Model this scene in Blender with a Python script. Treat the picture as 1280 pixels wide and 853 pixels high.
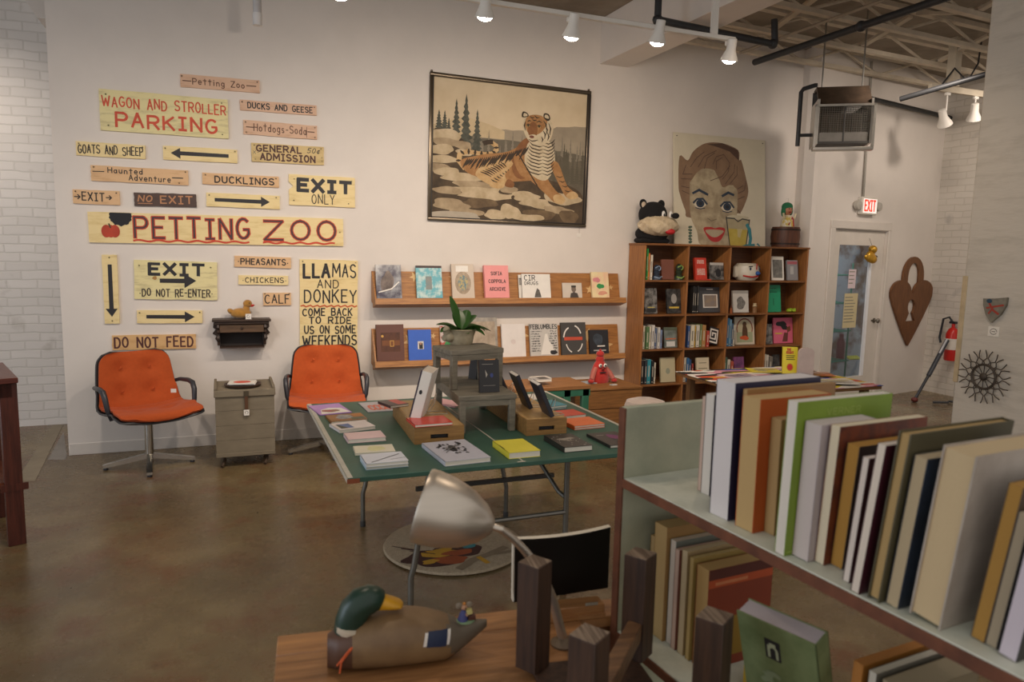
import bpy, bmesh, math, random
from mathutils import Vector, Matrix, Euler
PI = math.pi
S = bpy.context.scene
for o in list(bpy.data.objects): bpy.data.objects.remove(o)
random.seed(7)
COL = S.collection
R = math.radians

# ------------------------------------------------------------------ camera
FOC, PITCH, ROLL, YAW, EYE = 915.0, 0.12403, -0.02223, 0.37948, 1.72
_f = Vector((math.sin(YAW)*math.cos(PITCH), math.cos(YAW)*math.cos(PITCH), -math.sin(PITCH)))
_r = Vector((math.cos(YAW), -math.sin(YAW), 0)); _d = _f.cross(_r)
_c, _s = math.cos(ROLL), math.sin(ROLL)
CR = _r*_c + _d*_s; CD = _d*_c - _r*_s; CF = _f
cam = bpy.data.cameras.new('camera'); cam_ob = bpy.data.objects.new('camera', cam); COL.objects.link(cam_ob)
cam.sensor_width = 36.0; cam.lens = FOC/1280*36.0; cam.clip_start = 0.02
cam_ob.matrix_world = Matrix(((CR.x, -CD.x, -CF.x, 0), (CR.y, -CD.y, -CF.y, 0), (CR.z, -CD.z, -CF.z, EYE), (0, 0, 0, 1)))
cam.dof.use_dof = True; cam.dof.focus_distance = 6.3; cam.dof.aperture_fstop = 4.5
S.camera = cam_ob

# a pixel of the photograph -> a point on a real plane of the room
def ray(px, py): return CR*((px-640)/FOC) + CD*((py-426.5)/FOC) + CF
def onZ(px, py, z):
    d = ray(px, py); t = (z-EYE)/d.z; return Vector((d.x*t, d.y*t, z))
def onY(px, py, y):
    d = ray(px, py); t = y/d.y; return Vector((d.x*t, y, EYE+d.z*t))
def onX(px, py, x):
    d = ray(px, py); t = x/d.x; return Vector((x, d.y*t, EYE+d.z*t))

# ------------------------------------------------------------------ world, exposure
S.view_settings.view_transform = 'Standard'; S.view_settings.look = 'None'
S.view_settings.gamma = 1.0; S.view_settings.use_curve_mapping = False
S.view_settings.exposure = 0.0
wd = bpy.data.worlds.new('world'); S.world = wd; wd.use_nodes = True
bg = wd.node_tree.nodes['Background']; bg.inputs[0].default_value = (1.0, 0.93, 0.88, 1); bg.inputs[1].default_value = 0.62
def area(name, loc, target, sx, sy, power, color):
    L = bpy.data.lights.new(name, 'AREA'); L.shape = 'RECTANGLE'; L.size = sx; L.size_y = sy; L.energy = power; L.color = color
    o = bpy.data.objects.new(name, L); COL.objects.link(o); o.location = loc
    o.rotation_euler = (Vector(target)-Vector(loc)).to_track_quat('-Z', 'Y').to_euler(); return o
def spot(name, loc, target, power, color, ang=100, blend=.8, size=.05):
    L = bpy.data.lights.new(name, 'SPOT'); L.energy = power; L.color = color; L.spot_size = R(ang); L.spot_blend = blend; L.shadow_soft_size = size
    o = bpy.data.objects.new(name, L); COL.objects.link(o); o.location = loc
    o.rotation_euler = (Vector(target)-Vector(loc)).to_track_quat('-Z', 'Y').to_euler(); return o
WARM = (1.0, 0.80, 0.62); NEUT = (1.0, 0.86, 0.74); DAY = (0.72, 0.84, 1.0)
area('assumed_window_daylight', (-4.6, 2.2, 1.9), (0, 3.6, 0.6), 2.4, 2.6, 60, DAY)     # assumed shop window, out of view left of the camera
spot('added_door_spot', (7.0, 6.42, 1.5), (7.35, 5.7, 0), 55, (.55, .68, 1.0), 62, 1.0, .2)        # added bluish spot inside the room, standing in for daylight from the door
spot('added_backdrop_spot', (6.9, 7.0, 2.6), (8.3, 7.6, .6), 55, DAY, 150, 1.0, .3)          # added spot behind the door, brightening the backdrop seen through the glass
LAMP_PX = [(425, -4), (606, 22), (714, 47), (821, 54), (911, 76)]

# ------------------------------------------------------------------ materials
def lin(h):
    h = h.lstrip('#'); v = [int(h[i:i+2], 16)/255 for i in (0, 2, 4)]
    return tuple(x/12.92 if x <= .04045 else ((x+.055)/1.055)**2.4 for x in v)
_mc = {}
def M(hexc, rough=.6, metal=0, var=.08, scale=9, bump=0, bscale=60, second=None, stretch=None, emit=0, spec=None, coat=0, detail=4, thresh=None, trans=0, sheen=0):
    key = (hexc, rough, metal, var, scale, bump, bscale, second, stretch, emit, spec, coat, thresh, trans, sheen)
    if key in _mc: return _mc[key]
    m = bpy.data.materials.new('paint_'+hexc.lstrip('#')); m.use_nodes = True
    nt = m.node_tree; N = nt.nodes; b = N['Principled BSDF']; L = nt.links
    c = lin(hexc)
    b.inputs['Roughness'].default_value = rough; b.inputs['Metallic'].default_value = metal
    if spec is not None: b.inputs['Specular IOR Level'].default_value = spec
    if coat: b.inputs['Coat Weight'].default_value = coat; b.inputs['Coat Roughness'].default_value = .15
    if trans: b.inputs['Transmission Weight'].default_value = trans
    if sheen: b.inputs['Sheen Weight'].default_value = sheen
    if emit:
        b.inputs['Emission Color'].default_value = (*c, 1); b.inputs['Emission Strength'].default_value = emit
    tc = N.new('ShaderNodeTexCoord'); mp = N.new('ShaderNodeMapping'); L.new(tc.outputs['Object'], mp.inputs[0])
    if stretch: mp.inputs['Scale'].default_value = stretch
    nz = N.new('ShaderNodeTexNoise'); nz.inputs['Scale'].default_value = scale; nz.inputs['Detail'].default_value = detail
    nz.inputs['Roughness'].default_value = .62
    L.new(mp.outputs[0], nz.inputs['Vector'])
    rp = N.new('ShaderNodeValToRGB'); L.new(nz.outputs['Fac'], rp.inputs[0])
    e = rp.color_ramp.elements
    t = thresh or (.3, .72)
    e[0].position, e[1].position = t
    c2 = lin(second) if second else tuple(max(0, x*(1-2*var)) for x in c)
    e[0].color = (*c2, 1); e[1].color = (*(c if second else tuple(min(1, x*(1+.4*var)) for x in c)), 1)
    L.new(rp.outputs[0], b.inputs['Base Color'])
    if bump:
        n2 = N.new('ShaderNodeTexNoise'); n2.inputs['Scale'].default_value = bscale; n2.inputs['Detail'].default_value = 3
        L.new(mp.outputs[0], n2.inputs['Vector'])
        bp = N.new('ShaderNodeBump'); bp.inputs['Strength'].default_value = bump; bp.inputs['Distance'].default_value = .01
        L.new(n2.outputs['Fac'], bp.inputs['Height']); L.new(bp.outputs[0], b.inputs['Normal'])
    _mc[key] = m; return m
def wood(dark, light, axis='x', rough=.5, scale=5, coat=0):
    st = {'x': (1, 12, 12), 'y': (12, 1, 12), 'z': (12, 12, 1)}[axis]
    return M(light, rough, second=dark, stretch=st, scale=scale, bump=.12, bscale=20, coat=coat, thresh=(.3, .7))

# ------------------------------------------------------------------ mesh building
class MB:
    def __init__(s): s.bm = bmesh.new(); s.mats = []
    def mi(s, m):
        if m not in s.mats: s.mats.append(m)
        return s.mats.index(m)
    def _fin(s, vs, mx, m, n0):
        if mx is not None: bmesh.ops.transform(s.bm, matrix=mx, verts=vs)
        i = s.mi(m)
        s.bm.faces.ensure_lookup_table()
        for f in s.bm.faces[n0:]: f.material_index = i
    def box(s, lo, hi, m, mx=None, bev=0, seg=1):
        n0 = len(s.bm.faces); a, b = Vector(lo), Vector(hi)
        r = bmesh.ops.create_cube(s.bm, size=1, matrix=Matrix.Translation((a+b)/2) @ Matrix.Diagonal((*(b-a), 1)))
        vs = r['verts']
        if bev:
            es = list({e for v in vs for e in v.link_edges})
            r = bmesh.ops.bevel(s.bm, geom=es, offset=bev, segments=seg, affect='EDGES', profile=.5)
            s.bm.faces.ensure_lookup_table()
            vs = list({v for v in r['verts']} | {v for f in r['faces'] for v in f.verts} | {v for v in vs if v.is_valid})
            i = s.mi(m); seen = {f for v in vs for f in v.link_faces}
            for f in seen: f.material_index = i
            if mx is not None: bmesh.ops.transform(s.bm, matrix=mx, verts=vs)
            return s
        s._fin(vs, mx, m, n0); return s
    def prism(s, pts, d0, d1, m, plane='xz', mx=None):
        # polygon in a plane extruded along the third axis
        def P(a, b, d): return {'xz': (a, d, b), 'xy': (a, b, d), 'yz': (d, a, b)}[plane]
        n0 = len(s.bm.faces)
        A = [s.bm.verts.new(P(a, b, d0)) for a, b in pts]; B = [s.bm.verts.new(P(a, b, d1)) for a, b in pts]
        n = len(pts)
        s.bm.faces.new(A); s.bm.faces.new(B[::-1])
        for i in range(n): s.bm.faces.new((A[i], B[i], B[(i+1) % n], A[(i+1) % n]))
        s.bm.faces.ensure_lookup_table(); bmesh.ops.recalc_face_normals(s.bm, faces=s.bm.faces[n0:])
        s._fin(A+B, mx, m, n0); return s
    def tube(s, pts, r, m, seg=8, mx=None, cap=True):
        pts = [Vector(p) for p in pts]; n0 = len(s.bm.faces); rings = []
        rr = r if isinstance(r, (list, tuple)) else [r]*len(pts)
        up = None
        for i, p in enumerate(pts):
            t = (pts[min(i+1, len(pts)-1)]-pts[max(i-1, 0)]).normalized()
            if up is None: up = Vector((0, 0, 1)) if abs(t.z) < .9 else Vector((1, 0, 0))
            a = t.cross(up).normalized(); b = a.cross(t).normalized(); up = b
            rings.append([s.bm.verts.new(p + (a*math.cos(2*PI*k/seg)+b*math.sin(2*PI*k/seg))*rr[i]) for k in range(seg)])
        for i in range(len(rings)-1):
            for k in range(seg):
                s.bm.faces.new((rings[i][k], rings[i][(k+1) % seg], rings[i+1][(k+1) % seg], rings[i+1][k]))
        if cap: s.bm.faces.new(rings[0][::-1]); s.bm.faces.new(rings[-1])
        s._fin([v for q in rings for v in q], mx, m, n0); return s
    def lathe(s, prof, m, seg=24, mx=None):
        n0 = len(s.bm.faces); rings = []
        for r, z in prof:
            rings.append([s.bm.verts.new((max(r, 1e-4)*math.cos(2*PI*k/seg), max(r, 1e-4)*math.sin(2*PI*k/seg), z)) for k in range(seg)])
        for i in range(len(rings)-1):
            for k in range(seg): s.bm.faces.new((rings[i][k], rings[i][(k+1) % seg], rings[i+1][(k+1) % seg], rings[i+1][k]))
        if prof[0][0] > .001: s.bm.faces.new(rings[0][::-1])
        if prof[-1][0] > .001: s.bm.faces.new(rings[-1])
        s._fin([v for q in rings for v in q], mx, m, n0); return s
    def ball(s, c, r, m, mx=None, seg=14, rot=None):
        n0 = len(s.bm.faces); r = (r, r, r) if not isinstance(r, (tuple, list)) else r
        T = Matrix.Translation(c) @ (Euler(rot).to_matrix().to_4x4() if rot else Matrix.Identity(4)) @ Matrix.Diagonal((*r, 1))
        q = bmesh.ops.create_uvsphere(s.bm, u_segments=seg, v_segments=max(6, seg*2//3), radius=1, matrix=T)
        s._fin(q['verts'], mx, m, n0); return s
    def face(s, pts, m):
        f = s.bm.faces.new([s.bm.verts.new(p) for p in pts]); f.material_index = s.mi(m); return s
    def grid(s, fn, nu, nv, m, flip=False):
        g = [[s.bm.verts.new(fn(i/nu, j/nv)) for j in range(nv+1)] for i in range(nu+1)]; k = s.mi(m)
        for i in range(nu):
            for j in range(nv):
                q = (g[i][j], g[i+1][j], g[i+1][j+1], g[i][j+1])
                f = s.bm.faces.new(q[::-1] if flip else q); f.material_index = k
        return s
    def build(s, name, parent=None, loc=None, rot=None, smooth=38, label=None):
        me = bpy.data.meshes.new(name); s.bm.normal_update(); s.bm.to_mesh(me); s.bm.free()
        for m in s.mats: me.materials.append(m)
        if smooth:
            me.polygons.foreach_set('use_smooth', [True]*len(me.polygons)); me.set_sharp_from_angle(angle=R(smooth))
        o = bpy.data.objects.new(name, me); COL.objects.link(o)
        if parent is not None: o.parent = parent
        if loc is not None: o.location = loc
        if rot is not None: o.rotation_euler = rot
        if label: o['label'] = label
        return o
def tag(o, label, cat, group=None):
    o['label'] = label; o['category'] = cat
    if group: o['group'] = group
    return o
def thing(name, label, cat, loc=(0, 0, 0), rz=0, group=None, rot=None):
    o = bpy.data.objects.new(name, None); COL.objects.link(o); o.empty_display_size = .05
    o.location = loc; o.rotation_euler = rot or (0, 0, rz)
    return tag(o, label, cat, group)
def struct(o): o['kind'] = 'structure'; return o

# ------------------------------------------------------------------ hand-lettering: every letter is a set of brush strokes
def arc(cx, cy, rx, ry, a0, a1, n=9): return [(cx+rx*math.cos(R(a0+(a1-a0)*i/n)), cy+ry*math.sin(R(a0+(a1-a0)*i/n))) for i in range(n+1)]
GL = {
 'A': [[(0, 0), (.5, 1), (1, 0)], [(.18, .36), (.82, .36)]],
 'B': [[(0, 0), (0, 1), (.6, 1)]+arc(.6, .76, .32, .24, 90, -90, 6)+[(0, .52)], [(.6, .52)]+arc(.6, .26, .4, .26, 90, -90, 6)+[(0, 0)]],
 'C': [arc(.55, .5, .55, .5, 50, 310, 12)], 'D': [[(0, 0), (0, 1), (.4, 1)]+arc(.4, .5, .6, .5, 90, -90, 9)+[(0, 0)]],
 'E': [[(1, 1), (0, 1), (0, 0), (1, 0)], [(0, .52), (.8, .52)]], 'F': [[(1, 1), (0, 1), (0, 0)], [(0, .52), (.8, .52)]],
 'G': [arc(.55, .5, .55, .5, 50, 330, 12)+[(1, .45), (.6, .45)]], 'H': [[(0, 0), (0, 1)], [(1, 0), (1, 1)], [(0, .5), (1, .5)]],
 'I': [[(.5, 0), (.5, 1)], [(.05, 1), (.95, 1)], [(.05, 0), (.95, 0)]], 'J': [[(.8, 1), (.8, .25)]+arc(.45, .25, .35, .25, 0, -180, 7)],
 'K': [[(0, 0), (0, 1)], [(.95, 1), (0, .42)], [(.3, .6), (1, 0)]], 'L': [[(0, 1), (0, 0), (1, 0)]],
 'M': [[(0, 0), (.05, 1), (.5, .3), (.95, 1), (1, 0)]], 'N': [[(0, 0), (0, 1), (1, 0), (1, 1)]],
 'O': [arc(.5, .5, .5, .5, 90, 450, 16)], 'P': [[(0, 0), (0, 1), (.6, 1)]+arc(.6, .74, .4, .26, 90, -90, 7)+[(0, .48)]],
 'Q': [arc(.5, .5, .5, .5, 90, 450, 16), [(.6, .3), (1, -.05)]], 'R': [[(0, 0), (0, 1), (.6, 1)]+arc(.6, .74, .4, .26, 90, -90, 7)+[(0, .48)], [(.5, .48), (1, 0)]],
 'S': [arc(.5, .75, .48, .25, 30, 270, 9)+arc(.5, .25, .5, .25, 90, -150, 9)], 'T': [[(.5, 0), (.5, 1)], [(0, 1), (1, 1)]],
 'U': [[(0, 1), (0, .4)]+arc(.5, .4, .5, .4, 180, 360, 9)+[(1, 1)]], 'V': [[(0, 1), (.5, 0), (1, 1)]],
 'W': [[(0, 1), (.25, 0), (.5, .75), (.75, 0), (1, 1)]], 'X': [[(0, 0), (1, 1)], [(0, 1), (1, 0)]], 'Y': [[(0, 1), (.5, .5), (1, 1)], [(.5, .5), (.5, 0)]],
 'Z': [[(0, 1), (1, 1), (0, 0), (1, 0)]],
 'e': [[(.05, .33), (.95, .33)]+arc(.5, .32, .46, .32, 5, 315, 11)], 't': [[(.5, .95), (.5, 0)], [(.05, .68), (.95, .68)]],
 'i': [[(.5, .6), (.5, 0)], [(.5, .82), (.5, .87)]], 'n': [[(.05, 0), (.05, .62)], [(.05, .45)]+arc(.5, .4, .42, .22, 150, 0, 6)+[(.92, 0)]],
 'g': [arc(.48, .34, .44, .3, 20, 380, 11), [(.92, .62), (.92, -.1)]+arc(.48, -.1, .44, .2, 0, -150, 6)], 'o': [arc(.5, .3, .46, .3, 90, 450, 12)],
 'd': [arc(.46, .3, .42, .3, 20, 380, 11), [(.9, 1), (.9, 0)]], 's': [arc(.5, .46, .38, .16, 40, 270, 6)+arc(.5, .16, .4, .15, 90, -140, 6)],
 'a': [arc(.46, .3, .42, .3, 20, 380, 11), [(.9, .62), (.9, 0)]], 'u': [[(.05, .62), (.05, .22)]+arc(.48, .22, .43, .22, 180, 360, 7)+[(.91, .62)], [(.91, .3), (.91, 0)]],
 'v': [[(.02, .62), (.5, 0), (.98, .62)]], 'r': [[(.1, 0), (.1, .62)], [(.1, .42)]+arc(.55, .36, .4, .24, 150, 40, 5)],
 'l': [[(.5, 1), (.5, 0)]], 'h': [[(.05, 0), (.05, 1)], [(.05, .45)]+arc(.5, .4, .42, .22, 150, 0, 6)+[(.92, 0)]],
 '5': [[(.95, 1), (.15, 1), (.08, .56)]+arc(.45, .32, .5, .32, 120, -140, 9)], '0': [arc(.5, .5, .45, .5, 90, 450, 14)], '¢': [arc(.5, .35, .45, .3, 45, 315, 9), [(.55, .75), (.45, -.05)]],
 '3': [arc(.45, .75, .45, .25, 150, -90, 8)+arc(.45, .26, .5, .26, 90, -150, 8)],
 '-': [[(.1, .45), (.9, .45)]], '.': [[(.45, .4), (.55, .4)]], '_': [[(0, .45), (1, .45)]], '~': [[(0, .4), (.25, .5), (.5, .4), (.75, .5), (1, .4)]],
 '>': [[(0, .45), (1, .45)], [(.6, .7), (1, .45), (.6, .2)]], '|': [[(.5, 1), (.5, -.1)]],
}
WD = {'I': .45, 'M': .85, 'W': .95, 'i': .22, 'l': .22, 't': .5, '-': .42, '.': .2, '_': 1.1, ' ': .5, '>': .75, 'r': .45, 's': .45, 'e': .5, 'n': .5, 'o': .5, 'a': .5, 'd': .5, 'u': .5, 'v': .5, 'g': .5, 'h': .5, '|': .2, 'J': .5, 'E': .55, 'F': .52, 'L': .52}
class Face:
    """a flat drawing surface: (u, v) in metres from an origin, thin layers of paint stacked outwards"""
    def __init__(s, mb, o, u, v, n, step=.00012, clamp=False): s.mb, s.o, s.u, s.v, s.n, s.k, s.st, s.cl = mb, Vector(o), Vector(u), Vector(v), Vector(n), 3, step, clamp
    def P(s, a, b):
        if s.cl: a, b = min(1, max(0, a)), min(1, max(0, b))
        return s.o + s.u*a + s.v*b + s.n*(s.k*s.st)
    def up(s): s.k += 1; return s
    def poly(s, pts, m, up=True):
        if up: s.k += 1
        s.mb.face([s.P(a, b) for a, b in pts], m); return s
    def rect(s, a0, b0, a1, b1, m): return s.poly([(a0, b0), (a1, b0), (a1, b1), (a0, b1)], m)
    def disc(s, a, b, ra, rb, m, n=18, rot=0):
        c, q = math.cos(rot), math.sin(rot)
        return s.poly([(a+ra*math.cos(2*PI*i/n)*c-rb*math.sin(2*PI*i/n)*q, b+ra*math.cos(2*PI*i/n)*q+rb*math.sin(2*PI*i/n)*c) for i in range(n)], m)
    def blob(s, a, b, ra, rb, m, rnd=.25, n=14):
        ph = [random.uniform(0, 6.3) for _ in range(3)]; n = max(n, 26)
        def q(t): return 1+rnd*.55*(math.sin(2*t+ph[0])+.7*math.sin(3*t+ph[1])+.5*math.sin(5*t+ph[2]))/1.3
        return s.poly([(a+ra*math.cos(2*PI*i/n)*q(2*PI*i/n), b+rb*math.sin(2*PI*i/n)*q(2*PI*i/n)) for i in range(n)], m)
    def spoly(s, pts, m, n=4):
        out = []; N = len(pts); P = [Vector(p) for p in pts]
        for i in range(N):
            p0, p1, p2, p3 = P[i-1], P[i], P[(i+1) % N], P[(i+2) % N]
            for k in range(n):
                t = k/n; out.append(tuple(.5*((2*p1)+(p2-p0)*t+(2*p0-5*p1+4*p2-p3)*t*t+(3*p1-p0-3*p2+p3)*t**3)))
        return s.poly(out, m)
    def hair(s, pts, w, m):                                 # a tapering painted stripe
        P = [Vector(p) for p in pts]; L = []; Q = []
        for i, p in enumerate(P):
            t = (P[min(i+1, len(P)-1)]-P[max(i-1, 0)]).normalized(); n = Vector((-t.y, t.x)); h = w*.5*(math.sin(PI*(i+.25)/(len(P)-.5))+.1)
            L.append(p+n*h); Q.append(p-n*h)
        return s.poly([tuple(v) for v in L+Q[::-1]], m)
    def star(s, a, b, r, m, rot=0):
        return s.poly([(a+(r if i % 2 == 0 else r*.42)*math.sin(rot+i*PI/5), b+(r if i % 2 == 0 else r*.42)*math.cos(rot+i*PI/5)) for i in range(10)], m)
    def stroke(s, pts, w, m, up=True):
        if up: s.k += 1
        pts = [Vector(p) for p in pts]; runs = [[pts[0]]]
        for i in range(1, len(pts)):                       # lift the brush at sharp corners
            runs[-1].append(pts[i])
            if i < len(pts)-1:
                u, v = (pts[i]-pts[i-1]), (pts[i+1]-pts[i])
                if u.length > 1e-9 and v.length > 1e-9 and u.angle(v) > .9: runs.append([pts[i]])
        k0 = s.k; c = 0
        for run in runs:
            c = s._run(run, w, m, c, k0)
        s.k = k0; return s
    def _run(s, pts, w, m, c, k0):
        h = w/2; L = []; Q = []
        for i, p in enumerate(pts):
            a = pts[max(i-1, 0)]; b = pts[min(i+1, len(pts)-1)]
            t = (b-a); t = t.normalized() if t.length > 1e-9 else Vector((1, 0))
            n = Vector((-t.y, t.x)); k = 1
            if 0 < i < len(pts)-1:
                d1 = (p-a).normalized(); k = min(1.2, 1/max(.35, abs(Vector((-d1.y, d1.x)).dot(n))))
            e = t*h*.7 if i == len(pts)-1 else (-t*h*.7 if i == 0 else Vector((0, 0)))
            j = 1+random.uniform(-.07, .07)
            L.append(p+n*h*k*j+e); Q.append(p-n*h*k*j+e)
        for i in range(len(pts)-1):
            s.k = k0+.8*((c*.618) % 1); c += 1
            s.mb.face([s.P(*Q[i]), s.P(*Q[i+1]), s.P(*L[i+1]), s.P(*L[i])], m)
        return c
    def text(s, t, a0, b0, a1, b1, w, m, jit=.04, slant=0):
        s.k += 1; x = 0; ent = []
        for ch in t:
            wd_ = WD.get(ch, .62)
            if ch != ' ': ent.append((ch, x, wd_))
            x += wd_ + .31
        tot = max(x-.31, .01); sx = (a1-a0)/tot; sy = b1-b0
        for ch, x, wd_ in ent:
            jy = random.uniform(-jit, jit); js = 1+random.uniform(-jit, jit)
            kk = s.k
            for q_, st in enumerate(GL.get(ch, [])):
                s.k = kk+q_
                s.stroke([(a0+(x+p*wd_)*sx+slant*q*sy, b0+(q*js+jy)*sy) for p, q in st], w*.88, m, up=False)
            s.k = kk
        s.k += 3; return s
# ================================================================== the setting
W = 6.62                                            # main wall plane
white_wall = M('#e4dcd3', .75, var=.025, scale=3, bump=.03, bscale=40)
trim_paint = M('#ddd5cb', .55, var=.03)
CEIL = 3.97
def brick_mat(c1='#e2ded9', c2='#d8d4cf', mortar='#d0ccc6', axis='xz'):
    m = bpy.data.materials.new('whitewashed_brick'); m.use_nodes = True; nt = m.node_tree; N = nt.nodes; L = nt.links; b = N['Principled BSDF']
    tc = N.new('ShaderNodeTexCoord'); sp = N.new('ShaderNodeSeparateXYZ'); cb = N.new('ShaderNodeCombineXYZ')
    L.new(tc.outputs['Object'], sp.inputs[0]); L.new(sp.outputs['X' if axis == 'xz' else 'Y'], cb.inputs[0]); L.new(sp.outputs['Z'], cb.inputs[1])
    nz = N.new('ShaderNodeTexNoise'); nz.inputs['Scale'].default_value = 5; L.new(tc.outputs['Object'], nz.inputs['Vector'])
    mx = N.new('ShaderNodeMix'); mx.data_type = 'VECTOR'; mx.inputs[0].default_value = .03
    L.new(cb.outputs[0], mx.inputs[4]); L.new(nz.outputs['Color'], mx.inputs[5])
    br = N.new('ShaderNodeTexBrick'); L.new(mx.outputs[1], br.inputs['Vector'])
    br.inputs['Color1'].default_value = (*lin(c1), 1); br.inputs['Color2'].default_value = (*lin(c2), 1); br.inputs['Mortar'].default_value = (*lin(mortar), 1)
    br.inputs['Scale'].default_value = 1; br.inputs['Mortar Size'].default_value = .008; br.inputs['Mortar Smooth'].default_value = .5
    br.inputs['Brick Width'].default_value = .23; br.inputs['Row Height'].default_value = .078; br.inputs['Bias'].default_value = .1
    n2 = N.new('ShaderNodeTexNoise'); n2.inputs['Scale'].default_value = 3.5; n2.inputs['Detail'].default_value = 6; L.new(tc.outputs['Object'], n2.inputs['Vector'])
    rp = N.new('ShaderNodeValToRGB'); rp.color_ramp.elements[0].position = .62; rp.color_ramp.elements[1].position = .74; L.new(n2.outputs['Fac'], rp.inputs[0])
    m3 = N.new('ShaderNodeMix'); m3.data_type = 'RGBA'; L.new(rp.outputs[0], m3.inputs[0]); L.new(br.outputs['Color'], m3.inputs[6]); m3.inputs[7].default_value = (*lin('#bdb8b0'), 1)
    L.new(m3.outputs[2], b.inputs['Base Color']); b.inputs['Roughness'].default_value = .7
    bp = N.new('ShaderNodeBump'); bp.inputs['Strength'].default_value = .35; bp.inputs['Distance'].default_value = .008; bp.invert = True
    ad = N.new('ShaderNodeMath'); ad.operation = 'MULTIPLY_ADD'; L.new(n2.outputs['Fac'], ad.inputs[0]); ad.inputs[1].default_value = -.8; L.new(br.outputs['Fac'], ad.inputs[2])
    L.new(ad.outputs[0], bp.inputs['Height']); L.new(bp.outputs[0], b.inputs['Normal']); return m
def floor_mat():
    m = bpy.data.materials.new('stained_concrete'); m.use_nodes = True; nt = m.node_tree; N = nt.nodes; L = nt.links; b = N['Principled BSDF']
    tc = N.new('ShaderNodeTexCoord')
    def noise(sc, det=5, rough=.6):
        n = N.new('ShaderNodeTexNoise'); n.inputs['Scale'].default_value = sc; n.inputs['Detail'].default_value = det; n.inputs['Roughness'].default_value = rough
        L.new(tc.outputs['Object'], n.inputs['Vector']); return n
    a = noise(1.1, 6, .65); rp = N.new('ShaderNodeValToRGB'); L.new(a.outputs['Fac'], rp.inputs[0])
    e = rp.color_ramp.elements; e[0].position = .3; e[0].color = (*lin('#56462f'), 1); e[1].position = .72; e[1].color = (*lin('#8a7856'), 1)
    k = e.new(.5); k.color = (*lin('#6d5c3f'), 1)
    w2 = noise(2.3, 7, .7); r4 = N.new('ShaderNodeValToRGB'); L.new(w2.outputs['Fac'], r4.inputs[0]); r4.color_ramp.elements[0].position = .5; r4.color_ramp.elements[1].position = .66
    mb_ = N.new('ShaderNodeMix'); mb_.data_type = 'RGBA'; L.new(r4.outputs[0], mb_.inputs[0]); L.new(rp.outputs[0], mb_.inputs[6]); mb_.inputs[7].default_value = (*lin('#6b4a30'), 1)
    c = noise(40, 3, .7); r2 = N.new('ShaderNodeValToRGB'); L.new(c.outputs['Fac'], r2.inputs[0]); r2.color_ramp.elements[0].position = .69; r2.color_ramp.elements[1].position = .75
    mx = N.new('ShaderNodeMix'); mx.data_type = 'RGBA'; L.new(r2.outputs[0], mx.inputs[0]); L.new(mb_.outputs[2], mx.inputs[6]); mx.inputs[7].default_value = (*lin('#b5ab98'), 1)
    d = noise(9, 5, .7); r3 = N.new('ShaderNodeValToRGB'); L.new(d.outputs['Fac'], r3.inputs[0]); r3.color_ramp.elements[0].position = .27; r3.color_ramp.elements[1].position = .36
    r3.color_ramp.elements[0].color = (.45, .45, .45, 1)
    m2 = N.new('ShaderNodeMix'); m2.data_type = 'RGBA'; m2.blend_type = 'MULTIPLY'; m2.inputs[0].default_value = 1; L.new(mx.outputs[2], m2.inputs[6]); L.new(r3.outputs[0], m2.inputs[7])
    L.new(m2.outputs[2], b.inputs['Base Color'])
    mr = N.new('ShaderNodeMapRange'); L.new(d.outputs['Fac'], mr.inputs[0]); mr.inputs[3].default_value = .14; mr.inputs[4].default_value = .42; L.new(mr.outputs[0], b.inputs['Roughness'])
    bp = N.new('ShaderNodeBump'); bp.inputs['Strength'].default_value = .08; bp.inputs['Distance'].default_value = .01; L.new(c.outputs['Fac'], bp.inputs['Height']); L.new(bp.outputs[0], b.inputs['Normal'])
    b.inputs['Specular IOR Level'].default_value = .5
    return m
FL = floor_mat()
m = MB(); m.box((-5.5, -2.5, -.12), (11, 9.5, 0), FL); struct(m.build('floor'))
def floor_patch(name, px, c, h):
    P = [onZ(x, y, 0) for x, y in px]; m = MB(); m.prism([(p.x, p.y) for p in P], -.01, h, M(c, .45, var=.12, scale=6), 'xy'); struct(m.build(name))
floor_patch('trim_8', [(66, 531.5), (79, 531.5), (44, 602), (20, 602)], '#8a7d66', .003)
floor_patch('trim_9', [(79.5, 540), (83.5, 569), (82, 575), (60, 575)], '#8d8780', .002)
# main wall with its free left end
m = MB(); m.box((-1.17, W, 0), (6.03, W+.16, CEIL), white_wall); struct(m.build('wall_back'))
m = MB(); m.box((-1.165, W-.007, .0), (3.9, W, .095), trim_paint, bev=.003); struct(m.build('baseboard_back'))
BR = brick_mat()
m = MB(); m.box((-5.5, 7.8, 0), (4, 8.0, CEIL), BR); struct(m.build('wall_left'))
# slanting soffit above the brick
m = MB(); m.prism([(-1.62, CEIL), (-1.33, 3.5), (.2, 3.5), (.2, CEIL)], 7.2, 7.8, white_wall); struct(m.build('trim_1'))
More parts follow.
